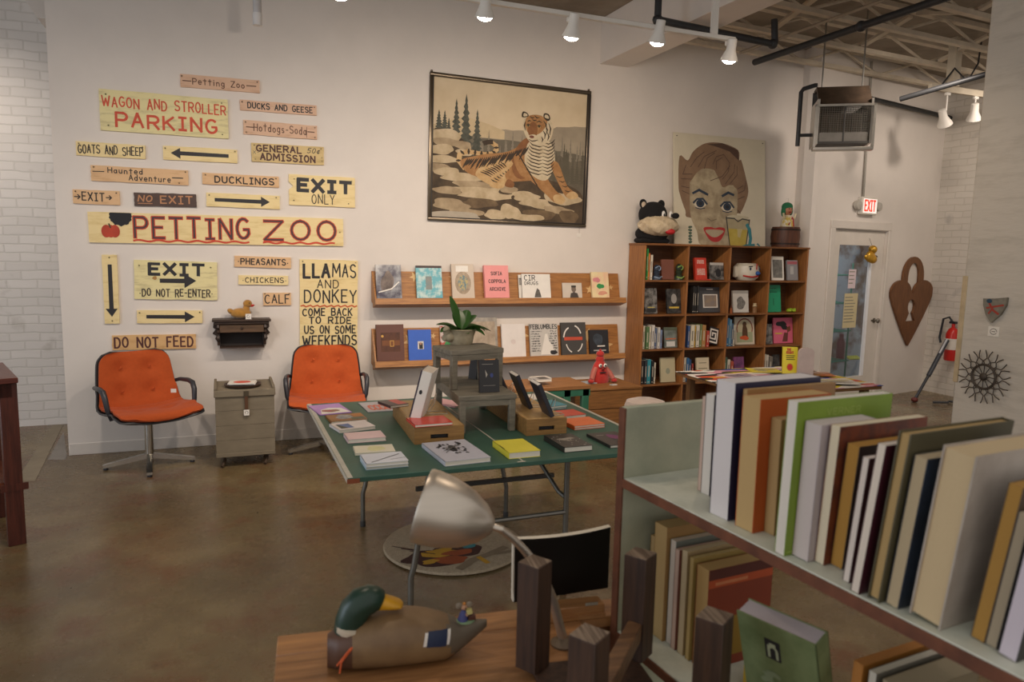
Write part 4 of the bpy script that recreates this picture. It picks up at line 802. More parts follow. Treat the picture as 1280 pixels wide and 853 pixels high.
onledge('L', 511.5, 541, 413, 'art_book', 'bright blue book with a tiny portrait on the lower ledge', '#3c68c8', lambda f, w, h: (f.rect(w*.4, h*.36, w*.66, h*.62, M('#d9d5cd', .5)), f.rect(w*.46, h*.37, w*.62, h*.56, BLK), f.disc(w*.53, h*.54, w*.05, h*.04, M('#b98d75', .5))))
onledge('L', 552, 571, 408, 'art_book', 'colourful patterned booklet half hidden by the plant on the lower ledge', M('#c8b8b0', .4, second='#b04a3c', scale=18, thresh=(.42, .5)), lambda f, w, h: (f.blob(w*.5, h*.4, w*.3, h*.15, M('#3f9250', .5)), f.rect(w*.5, h*.2, w*.8, h*.35, M('#d8c64e', .5))), .012)
onledge('L', 588, 625, 398, 'art_book', 'grey framed photo book standing behind the plant leaves', M('#bdb6a8', .4, second='#77706a', scale=9), lambda f, w, h: (f.rect(w*.08, h*.06, w*.92, h*.9, M('#8d7d6b', .5, second='#bfae98', scale=12)),), .014)
onledge('L', 629.5, 660, 406, 'art_book', 'plain white book on the lower ledge', '#e9e2dc', lambda f, w, h: f.disc(w*.48, h*.46, w*.1, h*.08, M('#e6d9d3', .5)))
def p_(f, w, h):
    T2(f, w, h, 'FEBLUMBLES', .03, .84, .97, .97, .009, BLK, jit=.05)
    for i in range(9): y = h*(.74-.075*i); f.rect(w*.04, y, w*random.uniform(.3, .44), y+h*.035, M('#2e2c2c', .6, second='#bdb9b2', scale=70, thresh=(.45, .55))); f.rect(w*random.uniform(.6, .75), y, w*.96, y+h*.04, M('#2e2c2c', .6, second='#d5d1ca', scale=70, thresh=(.45, .55)))
    f.poly([(w*.36, h*.04), (w*.86, h*.04), (w*.8, h*.3), (w*.66, h*.48), (w*.62, h*.68), (w*.54, h*.68), (w*.48, h*.45)], W_); f.blob(w*.82, h*.1, w*.12, h*.07, BLK)
onledge('L', 665, 701, 405.5, 'art_book', 'black and white book with dense lettering and a white cone on the lower ledge', '#cfcac2', p_)
onledge('L', 704.5, 736.5, 404, 'art_book', 'charcoal book with white arcs and a red band on the lower ledge', '#4b4845', lambda f, w, h: (f.stroke(arc(w*.4, h*.5, w*.3, h*.35, 110, 170, 6), .014, W_), f.stroke(arc(w*.5, h*.55, w*.3, h*.35, 20, 75, 6), .014, W_), f.stroke(arc(w*.5, h*.45, w*.32, h*.38, 200, 250, 6), .012, W_), f.stroke(arc(w*.55, h*.45, w*.3, h*.36, 290, 340, 6), .012, W_), f.rect(w*.12, h*.45, w*.85, h*.55, M('#d2553c', .5))))
onledge('L', 740, 764.5, 413, 'art_book', 'black book with a dim bluish face, rightmost on the lower ledge', '#28272a', lambda f, w, h: (f.blob(w*.45, h*.6, w*.24, h*.25, M('#4b5763', .5, second='#2b2d31', scale=16), .15), f.rect(w*.4, h*.3, w*.8, h*.35, W_), f.rect(w*.2, h*.12, w*.85, h*.17, M('#b9b6b0', .5))))
# ================================================================== orange chairs, trunk
ORA = M('#bf531d', .9, var=.05, scale=40, bump=.06, bscale=300, sheen=.08); SHELL = M('#3a3b3e', .45, var=.05); CHR = M('#c9c6bf', .14, .95, var=.02); ARMM = M('#33343a', .35, var=.05)
def chair(label, loc, rz, group='orange swivel armchairs'):
    t = thing('swivel_armchair', label, 'chair', loc, rz, group)
    # profile of the seat shell: (y, z) from the front lip back and up; front of the chair is -y
    prof = [(-.30, .41), (-.27, .43), (-.18, .435), (-.05, .415), (.07, .40), (.155, .42), (.20, .48), (.225, .58), (.25, .70), (.27, .80), (.28, .865)]
    def pv(v):
        x = v*(len(prof)-1); i = min(int(x), len(prof)-2); k = x-i
        a, b = Vector(prof[max(i-1, 0)]), Vector(prof[min(i+2, len(prof)-1)]); p, q = Vector(prof[i]), Vector(prof[i+1])
        return p.lerp(q, k)
    def half(v):                                       # half width along the profile
        w = .30 if v < .55 else .30-.055*((v-.55)/.45)
        if v < .1: w = .2+.1*math.sqrt(max(0, 1-(1-v/.1)**2))
        if v > .86: w *= .62+.38*math.sqrt(max(0, 1-((v-.86)/.14)**2))
        return w
    def nrm(v):
        a, b = pv(max(0, v-.03)), pv(min(1, v+.03)); d = (b-a).normalized(); return Vector((-d.y, d.x))
    def surf(off, bow=.055, grow=0, pad=0, btn=False):
        def fn(u, v):
            s = (u-.5)*2; p = pv(v); n = nrm(v); x = s*(half(v)+grow)
            lift = bow*abs(s)**2.6*(1.1 if .2 < v < .7 else .75)
            o = off+lift+pad*(1-abs(s)**5)*(1-abs(2*v-1)**9)
            if btn:
                for bu, bv in ((.3, .84), (.7, .84), (.3, .68), (.7, .68), (.3, .28), (.7, .28)):
                    r2 = ((u-bu)/.1)**2+((v-bv)/.05)**2; o -= .032*math.exp(-r2)
                if .5 < v < .64: o -= .012*math.exp(-((v-.53)/.03)**2)
            q = p+n*o
            return (x, q.x, q.y)
        return fn
    m = MB(); m.grid(surf(-.014, grow=.012), 22, 34, SHELL); m.bm.normal_update()
    g = bmesh.ops.solidify(m.bm, geom=m.bm.faces[:], thickness=.012); m.build('shell', t)
    m = MB(); m.grid(surf(.012, pad=.028, btn=True), 30, 46, ORA); n = len(m.bm.faces)
    m.grid(surf(-.002), 30, 46, ORA, True)
    # close the rim of the cushion
    bmesh.ops.bridge_loops(m.bm, edges=[e for e in m.bm.edges if e.is_boundary])
    cu = m.build('cushion', t, smooth=70)
    for bu, bv in ((.3, .84), (.7, .84), (.3, .68), (.7, .68)):
        q = Vector(surf(.02, pad=.02)(bu, bv)); m = MB(); m.ball(q, (.011, .007, .011), ORA, seg=10); m.build('button', cu)
    for s in (-1, 1):
        m = MB(); x = s*.315
        pts = [(s*.27, .235, .60), (x, .16, .625), (x+s*.008, .02, .635), (x+s*.01, -.05, .625), (x+s*.008, -.085, .58), (x, -.1, .50), (s*.29, -.1, .42)]
        m.tube(pts, [.012, .016, .019, .021, .02, .018, .014], ARMM, 10); m.build('armrest', t)
    m = MB(); m.tube([(0, 0, .09), (0, 0, .36)], .031, CHR, 16); m.tube([(0, 0, .36), (0, 0, .385)], .09, SHELL, 16); m.build('column', t)
    for k in range(4):
        a = R(4+90*k)-rz; c, s_ = math.cos(a), math.sin(a)
        mx = Matrix.Rotation(a, 4, 'Z'); m = MB()
        m.prism([(.01, .105), (.01, .065), (.30, .018), (.32, .018), (.32, .038), (.30, .044)], -.02, .02, CHR, 'xz', mx); lg = m.build('leg', t)
        m = MB(); m.lathe([(.016, 0), (.018, .006), (.014, .018)], ARMM, 10, mx @ Matrix.Translation((.3, 0, 0))); m.build('glide', lg)
    return t
ch = chair('orange swivel armchair with chrome star base, under the do not feed sign', (-.545, 6.13, 0), R(25))
m = MB(); m.box((-.001, -.02, 0), (.001, .02, .03), W_); o = m.build('price_tag'); tg = onY(217, 491, 6.1); o.location = (tg.x, tg.y-.0, tg.z); o.rotation_euler = (0, 0, R(75)); tag(o, 'small white tag hanging at the arm of the left orange chair', 'price tag')
chair('orange swivel armchair behind the green table, under the llamas board', (.80, 6.16, 0), R(-6))
# trunk
a = onZ(270, 577, 0); tp = onY(268, 489, 5.9); tr_ = onY(343, 488, 5.9); tw = tr_.x-tp.x; TD = .42; th = tp.z-.085
t = thing('storage_chest', 'old grey green wooden trunk with a hasp between the orange chairs', 'trunk', (tp.x, 5.9, 0)); TM = M('#867b67', .75, second='#766b59', stretch=(1, 1, 3), scale=5, bump=.1, bscale=14, thresh=(.3, .7))
m = MB(); m.box((0.005, .012, .085), (tw-.005, TD, tp.z-.045), TM, bev=.004)
for i in range(4):
    z0 = .1+i*(th-.06)/4; m.box((.002, 0, z0), (tw-.002, .013, z0+(th-.06)/4-.0015), TM, bev=.001)
m.box((.0, -.012, .085), (tw, .0, .115), TM, bev=.003); m.build('body', t)
m = MB(); m.box((-.006, -.014, tp.z-.052), (tw+.006, TD+.01, tp.z), TM, bev=.004); lid = m.build('lid', t)
for x in (-.004, tw-.016):
    m = MB(); m.box((x, .0, tp.z), (x+.02, TD, tp.z+.022), TM, bev=.003); m.build('lid_batten', lid)
m = MB(); hx = tw*.52; m.box((hx-.018, -.02, tp.z-.05), (hx+.018, -.014, tp.z-.01), M('#5f5646', .5, .6)); m.box((hx-.012, -.018, tp.z-.15), (hx+.012, -.0, tp.z-.05), M('#6a4a35', .6, .4)); m.build('hasp', t)
m = MB(); m.box((hx-.02, -.022, tp.z-.2), (hx+.02, -.02, tp.z-.155), W_, bev=.001); f = Face(m, (hx-.02, -.022, tp.z-.2), (1, 0, 0), (0, 0, 1), (0, -1, 0)); f.stroke(arc(.02, .024, .011, .011, -60, 230, 8), .003, GRN); tag(m.build('price_tag', loc=t.location), 'white square price tag on the trunk hasp', 'price tag')
for x in (.06, tw-.06):
    m = MB(); m.tube([(x-.02, -.01, .0125), (x, .05, .045), (x, .1, .085)], .012, M('#4a3a2c', .6), 8); m.tube([(x, TD-.05, .012), (x, TD-.06, .085)], .012, M('#4a3a2c', .6), 8); m.build('foot', t)
cx = tp.x+tw*.5; m = MB(); m.lathe([(.0, 0), (.11, 0), (.135, .008), (.14, .022), (.13, .022), (.12, .012), (0, .012)], wood('#2f2019', '#51382a', 'x', .4), 28); tag(m.build('wooden_plate', loc=(cx-.01, 6.05, tp.z+.001)), 'dark round wooden plate on top of the trunk', 'plate')
m = MB(); m.box((-.1, -.075, 0), (.1, .075, .006), W_); f = Face(m, (-.1, -.075, .006), (1, 0, 0), (0, 1, 0), (0, 0, 1)); f.disc(.1, .075, .065, .05, M('#de5a44', .5)); m.box((-.085, -.07, -.006), (.105, .07, 0), W_); tag(m.build('magazine', loc=(cx-.015, 6.04, tp.z+.03), rot=(0, 0, R(-8))), 'white magazine with a red spot on the wooden plate on the trunk', 'magazine')

# ================================================================== green folding table and what lies on it
TZ = .76; GT = M('#3b6354', .5, var=.06, scale=5, second='#335648'); GTE = M('#c8c3b4', .6, var=.08, scale=20); TL_ = M('#7d7a72', .4, .7, var=.1)
X0, X1, Y0, Y1 = .47, 2.06, 2.99, 4.52
t = thing('folding_table', 'green folding game table with white border lines and bent steel legs', 'table', ((X0+X1)/2, (Y0+Y1)/2, 0))
w2, d2 = (X1-X0)/2, (Y1-Y0)/2
m = MB(); m.box((-w2, -d2, TZ-.022), (w2, d2, TZ), GT, bev=.003); top = m.build('tabletop', t)
m = MB(); f = Face(m, (-w2, -d2, TZ), (1, 0, 0), (0, 1, 0), (0, 0, 1), .0002)
f.rect(.0, .0, .022, 2*d2, GTE); f.rect(2*w2-.022, 0, 2*w2, 2*d2, GTE); f.rect(w2-.004, 0, w2+.004, 2*d2, GTE); f.rect(w2-.03, 0, w2+.01, .012, GTE); m.build('border_lines', top)
m = MB(); m.box((-w2-.003, -d2+.0, TZ-.021), (-w2, d2, TZ-.002), GTE); m.box((-w2-.003, -d2-.002, TZ-.024), (-w2+.05, -d2, TZ-.004), M('#8a4a2c', .6)); m.build('worn_edge', top)
# legs: two frames of bent tube, set in from the ends
cxt, cyt = (X0+X1)/2, (Y0+Y1)/2
def tl(p, z): return (p.x-cxt, p.y-cyt, z)
LF_ = [(-w2+.22, -d2+.16), (-w2+.22, d2-.14)]
for lx, yy in LF_:
    m = MB(); m.tube([(lx+.18, yy, TZ-.03), (lx+.105, yy, .26), (lx+.09, yy, .21), (lx+.09, yy, 0.01)], .014, TL_, 10); lg = m.build('leg', t)
    m = MB(); m.lathe([(.017, 0), (.018, .03), (.015, .035)], M('#3a3836', .7), 10, Matrix.Translation((lx+.09, yy, 0))); m.build('foot_cap', lg)
rf = onY(708, 620, 3.16); rb = onZ(632, 646, 0)
fx, fy = rf.x-cxt, rf.y-cyt; gx, gy = rb.x-cxt, rb.y-cyt
for pts, q in (([(fx, fy, TZ-.03), (fx, fy, .01)], (fx, fy)), ([(gx-.11, gy, TZ-.03), (gx-.015, gy, .26), (gx, gy, .2), (gx, gy, .01)], (gx, gy))):
    m = MB(); m.tube(pts, .014, TL_, 10); lg = m.build('leg', t)
    m = MB(); m.lathe([(.017, 0), (.018, .03), (.015, .035)], M('#3a3836', .7), 10, Matrix.Translation((q[0], q[1], 0))); m.build('foot_cap', lg)
sz_ = onY(708, 640, 3.16).z; m = MB(); m.tube([(fx, fy, sz_), (-w2+.31, -d2+.16, sz_)], .012, TL_, 8); m.build('stretcher', t)
b0_, b1_ = onY(575, 606, 3.75), onY(692, 594, 3.75)
m = MB(); m.box((b0_.x-cxt-.25, 3.74-cyt, b0_.z-.012), (b1_.x-cxt, 3.76-cyt, b0_.z+.012), M('#3d3b37', .6)); m.build('cross_bar', t)
m = MB(); m.tube([(fx-.1, fy+.3, TZ-.03), (fx-.02, fy+.05, .52), (fx, fy, .5)], .011, TL_, 8); m.build('brace', t)
m = MB(); m.box((-w2+.05, -d2+.3, TZ-.05), (-w2+.08, d2-.3, TZ-.022), M('#3d3b37', .6)); m.box((w2-.08, -d2+.3, TZ-.05), (w2-.05, d2-.3, TZ-.022), M('#3d3b37', .6)); m.build('apron_rail', t)
def flat(name, label, FLp, FRp, BLp, z, th, cover, art=None, group='books lying on the green table', cat='book', n=1, pages='#e6dfd0', spine=True, rough=.4):
    """a book lying flat; its lower front-left, front-right and back-left corners come from the photograph"""
    a, b, c = onZ(*FLp, z), onZ(*FRp, z), onZ(*BLp, z)
    u = b-a; w = u.length; ang = math.atan2(u.y, u.x); v = c-a; d = max(.05, v.dot(Vector((-u.y, u.x, 0)).normalized()))
    t = thing(name, label, cat, (a+b)/2+Vector((-math.sin(ang), math.cos(ang), 0))*d/2+Vector((0, 0, .0006)), ang, group)
    cm = cover if not isinstance(cover, str) else M(cover, rough, var=.04); e = .002
    m = MB(); m.box((-w/2, -d/2, 0), (w/2, d/2, e), cm); m.box((-w/2, -d/2, th-e), (w/2, d/2, th), cm)
    if spine: m.box((-w/2, -d/2, 0), (-w/2+e, d/2, th), cm)
    f = Face(m, (-w/2, -d/2, th), (1, 0, 0), (0, 1, 0), (0, 0, 1))
    if art: art(f, w, d)
    m.build('cover', t)
    if th > .005:
        m = MB(); m.box((-w/2+e, -d/2+e, e), (w/2-e, d/2-e, th-e), M(pages, .8, var=.03)); m.build('pages', t)
    return t
flat('magazine', 'purple and white magazine with a drawing, at the far left corner of the green table', (399.7, 520), (440, 516.3), (392.2, 507.8), TZ, .004, '#b98ad0', lambda f, w, h: (f.poly([(w*.08, h*.05), (w*.98, h*.05), (w*.86, h*.5), (w*.5, h*.6), (w*.2, h*.45)], W_), f.blob(w*.45, h*.3, w*.26, h*.14, M('#7d7a45', .5, second='#b04a6a', scale=40))), cat='magazine')
flat('art_book', 'brown and orange patterned book next to the purple magazine', (413.8, 530.3), (459.7, 526.6), (409, 522), TZ, .012, '#96602f', lambda f, w, h: (f.blob(w*.45, h*.55, w*.25, h*.3, M('#bdb7ae', .5, second='#5d6a80', scale=40)), f.rect(w*.6, h*.1, w*.95, h*.4, M('#5b6650', .5)), f.rect(w*.7, h*.5, w*.98, h*.95, M('#c07a35', .5))))
flat('art_book', 'white book with a small blue picture in the left row on the green table', (424.4, 542), (469.5, 536.5), (419.3, 533), TZ, .016, '#e7dcd8', lambda f, w, h: (f.rect(w*.1, h*.15, w*.45, h*.75, M('#3f65a8', .4)), f.poly([(w*.1, h*.15), (w*.3, h*.15), (w*.15, h*.75), (w*.1, h*.75)], M('#444a35', .5))))
flat('art_book', 'pinkish white book in the left row on the green table', (435, 555), (482.6, 551.3), (430, 546.5), TZ, .02, '#ebc9c9')
flat('art_book', 'cream book with faint yellow tint in the left row on the green table', (443.8, 570), (494.4, 567), (439.5, 561), TZ, .011, '#e6dfc6', lambda f, w, h: f.blob(w*.55, h*.5, w*.25, h*.3, M('#e4e0a8', .5)))
a1 = ((457.5, 588.5), (510.7, 583.8), (452.3, 576.5))
flat('art_book', 'pale blue book, lower one of the front left stack on the green table', *a1, TZ, .016, '#bcd2de')
flat('art_book', 'white book with thin black diagonal lines, on top of the front left stack', *[(x, y-3.6) for x, y in a1], TZ+.016, .016, '#d9dde6', lambda f, w, h: (f.stroke([(w*.15, h*.1), (w*.9, h*.75)], .006, BLK), f.stroke([(w*.62, h*.25), (w*.98, h*.35)], .004, BLK)))
flat('magazine', 'grey magazine with orange lettering, at the back edge of the green table', (459.7, 516.3), (500, 513.5), (451, 504.5), TZ, .004, '#b3aeb2', lambda f, w, h: [f.stroke(arc(w*(.25+.16*i), h*.4, w*.07, h*.25, 30, 330, 6), .013, M('#d96a4a', .5)) for i in range(5)], cat='magazine')
flat('art_book', 'grey white book with an ink splatter skull, at the front of the green table', (556.3, 583.8), (613.5, 577.5), (531, 559.5), TZ, .022, '#c9c9d3', lambda f, w, h: (f.blob(w*.5, h*.62, w*.09, h*.12, BLK, .3), [f.blob(w*random.uniform(.2, .8), h*random.uniform(.3, .85), w*.03, h*.03, BLK, .5, 7) for i in range(26)], [f.stroke([(w*.5, h*.6), (w*random.uniform(.2, .85), h*random.uniform(.25, .9))], .004, GRN) for i in range(12)]))
flat('art_book', 'thick bright yellow book at the front of the green table', (636, 574.5), (675.5, 571), (614.5, 559), TZ, .03, '#ece04a', lambda f, w, h: (f.stroke([(w*.02, h*.3), (w*.02, h*.6)], .003, DK),))
flat('art_book', 'black book with white specks and a pale bolt, right of the yellow book', (705.3, 566.5), (740.5, 563.3), (679, 551), TZ, .026, '#35322f', lambda f, w, h: (f.poly([(w*.15, h*.62), (w*.75, h*.7), (w*.85, h*.6), (w*.4, h*.52), (w*.7, h*.45), (w*.5, h*.42)], M('#a39a8e', .5)), [f.disc(w*random.uniform(.05, .95), h*random.uniform(.05, .95), .003, .003, W_, 6) for i in range(18)]))
flat('art_book', 'dark book with a purple blotch, at the right front edge of the green table', (762.7, 561), (800, 557.5), (735.8, 545.5), TZ, .014, '#33302f', lambda f, w, h: (f.blob(w*.62, h*.6, w*.18, h*.2, M('#7d3f6c', .5)), f.rect(w*.15, h*.75, w*.4, h*.8, M('#8a8580', .5))))
b1 = ((718, 538.3), (756, 534.8), (706.5, 528.8))
flat('art_book', 'orange book, lower one of the orange pair on the green table', *b1, TZ, .012, '#e2622a'); flat('art_book', 'orange book, upper one of the orange pair on the green table', *[(x, y-2.6) for x, y in b1], TZ+.012, .012, '#ee7330')
flat('art_book', 'red orange book behind the orange pair on the green table', (700.6, 525), (732.7, 521.8), (688, 518), TZ, .018, '#d9482e')
c1 = ((686.6, 514), (708, 511.4), (680.9, 506))
for i in range(2): flat('art_book', ('teal book, lower one of the teal pair on the green table', 'teal book, upper one of the teal pair on the green table')[i], *[(x+i, y-2.4*i) for x, y in c1], TZ+.014*i, .014, '#2f8fa3')
flat('paper_booklet', 'white open paper booklet behind the teal books on the green table', (664, 501), (685, 499), (658, 494), TZ, .004, '#dcd6cb', cat='booklet')
flat('art_book', 'pink booklet between the grey benches and the far edge of the green table', (569.5, 510.5), (586, 506.5), (556, 497.5), TZ, .01, '#eab0b4')
# display boxes (upturned wooden trays)
BOX = wood('#7d5b33', '#a98048', 'x', .5); BOXT = M('#c3a06a', .5, second='#ab8651', scale=7, stretch=(6, 1, 1))
def traybox(label, FLp, FRp, BLp, hgt):
    a, b, c = onZ(*FLp, TZ), onZ(*FRp, TZ), onZ(*BLp, TZ); u = b-a; w = u.length; ang = math.atan2(u.y, u.x); d = (c-a).dot(Vector((-u.y, u.x, 0)).normalized())
    t = thing('display_box', label, 'box', a+Vector((0, 0, .0006)), ang, 'low wooden boxes on the green table')
    sx, sz = .045, .011; m = MB(); mx0, mx1 = w*.5-sx, w*.5+sx; zs = hgt*.42
    m.box((0, 0, 0), (mx0, .012, hgt), BOX); m.box((mx1, 0, 0), (w, .012, hgt), BOX); m.box((mx0, 0, 0), (mx1, .012, zs-sz), BOX); m.box((mx0, 0, zs+sz), (mx1, .012, hgt), BOX)
    m.box((0, .012, 0), (.012, d, hgt), BOX); m.box((w-.012, .012, 0), (w, d, hgt), BOX); m.box((.012, d-.012, 0), (w-.012, d, hgt), BOX); m.build('side_boards', t)
    m = MB(); m.box((.006, .006, hgt-.002), (w-.006, d-.006, hgt+.004), BOXT, bev=.002); m.build('top_panel', t)
    m = MB(); m.box((mx0, .02, zs-sz), (mx1, .022, zs+sz), BLK); m.build('hand_slot', t)
    return t, a, ang, w, d
A_, aP, aA, aW, aD = traybox('low wooden display box with a red book, left of the grey bench', (518, 556.5), (580, 552.5), (480, 521), .085)
B_, bP, bA, bW, bD = traybox('low wooden display box with three books on wire stands, right of the grey bench', (658, 545.5), (708, 542), (608, 511), .085)
ZA = TZ+.089
flat('art_book', 'glossy red book at the front of the left display box', (518.5, 535.2), (566, 531.5), (511.5, 526), ZA, .014, '#d83a26', group='books on the display boxes', rough=.25)
flat('art_book', 'black and red book at the back of the left display box', (488, 511), (511, 508), (481, 504), ZA, .014, '#3d2422', lambda f, w, h: f.rect(w*.5, h*.1, w*.98, h*.95, M('#cf3b28', .4)), group='books on the display boxes')
WIRE = M('#cfccc4', .3, .8)
def easel(label, p, rz, s=1):
    t = thing('wire_easel', label, 'book stand', p, rz, 'wire book stands')
    m = MB()
    for x in (-.035, .035): m.tube([(x*s, -.05*s, .02*s), (x*s, -.05*s, .003), (x*s, .06*s, .003)], .0022, WIRE, 6)
    m.tube([(-.035*s, .06*s, .003), (.035*s, .06*s, .003)], .0022, WIRE, 6); m.build('base_wire', t)
    m = MB(); m.tube([(-.035*s, -.045*s, .004), (-.03*s, -.01*s, .06*s), (-.02*s, .0, .095*s), (0, .004*s, .108*s), (.02*s, .0, .095*s), (.03*s, -.01*s, .06*s), (.035*s, -.045*s, .004)], .0022, WIRE, 6); m.build('back_loop', t)
    return t
def leaning(name, label, p, rz, w, h, th, lean, cover, art=None, spine='#e9e4da', group=None):
    return facebook(name, label, p, w, h, lean, cover, art, th, group, rz, pages=spine)
# white book propped on the left box: its cover looks away to the left, we see spine and fore edge
p = onZ(521, 521, ZA); q = onY(536, 466, p.y+.02)
t = thing('art_book', 'tall white spined book leaning on a wire stand on the left display box', 'book', p+Vector((.0, .0, .0125)), R(-68), 'propped books on the green table', rot=(R(-14), 0, R(-116)))
hB = .25
m = MB(); m.box((-.09, -.022, 0), (.09, -.019, hB), M('#4b4150', .4)); m.box((-.09, .035, 0), (.09, .038, hB), W_); m.box((.087, -.022, 0), (.09, -.014, hB), M('#4b4150', .4)); m.box((.087, -.014, 0), (.09, .038, hB), W_)
f = Face(m, (.0903, -.022, 0), (0, 1, 0), (0, 0, 1), (1, 0, 0)); f.disc(.026, hB*.56, .008, .012, BLK); m.build('cover', t)
m = MB(); m.box((-.088, -.019, .003), (.086, .035, hB-.003), M('#e3d6c6', .8)); m.build('pages', t)
easel('wire stand behind the tall white spined book', p+Vector((.115, .05, 0)), R(-100))
# grey nested bench stands
GW = M('#8f8878', .75, second='#6a6558', stretch=(2, 14, 14), scale=3, bump=.25, bscale=16)
bz = TZ+.2
a, b, c = onZ(575, 496, bz), onZ(645, 493, bz), onZ(535, 472, bz)
u = b-a; LW = u.length; ang = math.atan2(u.y, u.x); LD_ = (c-a).dot(Vector((-u.y, u.x, 0)).normalized()); 
def bench(label, org, ang, w, d, z0, h):
    t = thing('grey_bench', label, 'riser', (org.x, org.y, z0+.0006), ang, 'weathered grey display benches'); th = .028
    m = MB(); n = 2
    for i in range(n): m.box((-.005, i*d/n+.001, h-th), (w+.005, (i+1)*d/n-.001, h), GW, bev=.003)
    m.build('top_boards', t); s = .034
    m = MB(); m.box((s, .004, h-th-.03), (w-s, .02, h-th), GW); m.box((s, d-.02, h-th-.03), (w-s, d-.004, h-th), GW); m.box((.004, s, h-th-.03), (.02, d-s, h-th), GW); m.box((w-.02, s, h-th-.03), (w-.004, d-s, h-th), GW); m.build('rail', t)
    for x in (0, w-s):
        for y in (0, d-s):
            m = MB(); m.box((x, y, 0), (x+s, y+s, h-th), GW, bev=.003); m.build('leg', t)
    return t
bench('longer weathered grey bench standing on the green table between the boxes', a, ang, LW, LD_, TZ, .2)
hz = bz+.215
a2, b2 = onZ(565.5, 439, hz), onZ(624, 431, hz); c2 = onZ(549.6, 427, hz); u2 = b2-a2; an2 = math.atan2(u2.y, u2.x); an2 = R(9); w2_ = .315; d2_ = .25
bench('small weathered grey bench stacked on the longer one, under the potted plant', a2, an2, w2_, d2_, bz, .215)
# black book leaning against the small bench
p = onZ(612, 491, bz+.002); leaning('art_book', 'black book with faint blue shapes leaning on the small grey bench', p, ang, .112, .172, .014, R(9), '#2b2a2c', lambda f, w, h: (f.rect(w*.15, h*.86, w*.7, h*.875, M('#9a958c', .5)), f.rect(w*.2, h*.2, w*.8, h*.212, M('#9a958c', .5)), f.poly([(w*.3, h*.7), (w*.42, h*.55), (w*.34, h*.45)], M('#b8b2a8', .5)), f.disc(w*.62, h*.52, w*.08, h*.07, M('#3d4a86', .5))), group='propped books on the green table')
# three dark books on wire easels, seen edge-on from behind
for i, (bx, by, ty_, lab) in enumerate(((633, 497, 462, 'rearmost of the three dark books propped on the right display box'), (659, 509, 467, 'middle of the three dark books propped on the right display box'), (685, 519, 478, 'front book with a white top edge of the three propped on the right display box'))):
    p = onZ(bx, by, ZA); zt = onY(bx-18, ty_, p.y+.03).z; hh = max(.15, zt-ZA)*1.08
    t = thing('art_book', lab, 'book', p+Vector((.0, .0, .006)), group='propped books on the green table', rot=(R(-24), 0, R(84)))
    m = MB(); m.box((-.075, -.012, 0), (.075, -.010, hh), M('#2f2f38', .4)); m.box((-.075, .008, 0), (.075, .010, hh), M('#2b2c36' if i != 1 else '#3a3432', .4)); m.box((-.075, -.012, 0), (-.073, .01, hh), M('#2f2f38', .4)); m.build('cover', t)
    m = MB(); m.box((-.073, -.010, .003), (.073, .008, hh-.001), M('#ebe5da', .8)); m.build('pages', t)
    easel(('wire stand behind the rearmost propped book', 'wire stand behind the middle propped book', 'wire stand behind the front propped book')[i], p+Vector((.035, .0, 0)), R(-96), .8)
# potted orchid on the small bench
c = onZ(578, 431, hz); t = thing('potted_plant', 'leafy orchid in a tan sculpted pot on the small grey bench', 'plant', (c.x+.0, c.y+.03, hz), 0)
PT = M('#b9ad91', .8, second='#988c72', scale=18, bump=.3, bscale=40)
m = MB(); m.lathe([(.0, 0), (.062, 0), (.068, .01), (.075, .045), (.085, .082), (.09, .086), (.082, .09), (.074, .07), (0, .066)], PT, 26); m.ball((-.075, -.02, .05), (.035, .035, .035), PT); m.ball((-.095, -.03, .08), (.022, .022, .028), PT); m.ball((-.1, -.02, .04), (.02, .02, .02), PT); m.build('pot', t)
m = MB(); m.lathe([(0, .068), (.073, .068), (.07, .074), (0, .078)], M('#4a3a2a', .9, bump=.5), 20); m.build('soil', t)
LF = M('#578a42', .35, var=.12, scale=8, coat=.2)
def leaf(az, el, L, w, droop):
    m = MB(); ca, sa = math.cos(az), math.sin(az)
    def fn(u, v):
        s = (u-.5)*2; r = L*v; ww = w*(math.sin(PI*min(1, v*.92+.06))**.7); rad = r*math.cos(el)-droop*.3*v*v; z = r*math.sin(el)-droop*v*v+abs(s)*ww*.35
        return (rad*ca-s*ww*sa, rad*sa+s*ww*ca, .075+z)
    m.grid(fn, 4, 10, LF); bmesh.ops.solidify(m.bm, geom=m.bm.faces[:], thickness=.002); m.build('leaf', t)
for az, el, L, w, dr_ in ((2.9, .45, .17, .045, .04), (3.5, .25, .16, .05, .04), (2.3, 1.2, .21, .042, .0), (1.7, 1.1, .16, .04, .02), (.4, .75, .17, .042, .03), (-.2, .3, .2, .046, .06), (-.6, .3, .17, .044, .07), (.9, .9, .17, .04, .02), (-1.4, .4, .11, .04, .05), (0, .5, .2, .044, .1)): leaf(az, el, L, w, dr_)
# book standing inside/behind the small bench
p = onZ(600, 480, bz+.002); 
m = MB(); m.box((-.03, 0, 0), (.03, .012, .16), M('#3b3a3c', .5)); tag(m.build('art_book', loc=onZ(590, 474, bz), rot=(R(-8), 0, R(-60))), 'dark book standing under the small grey bench', 'book')
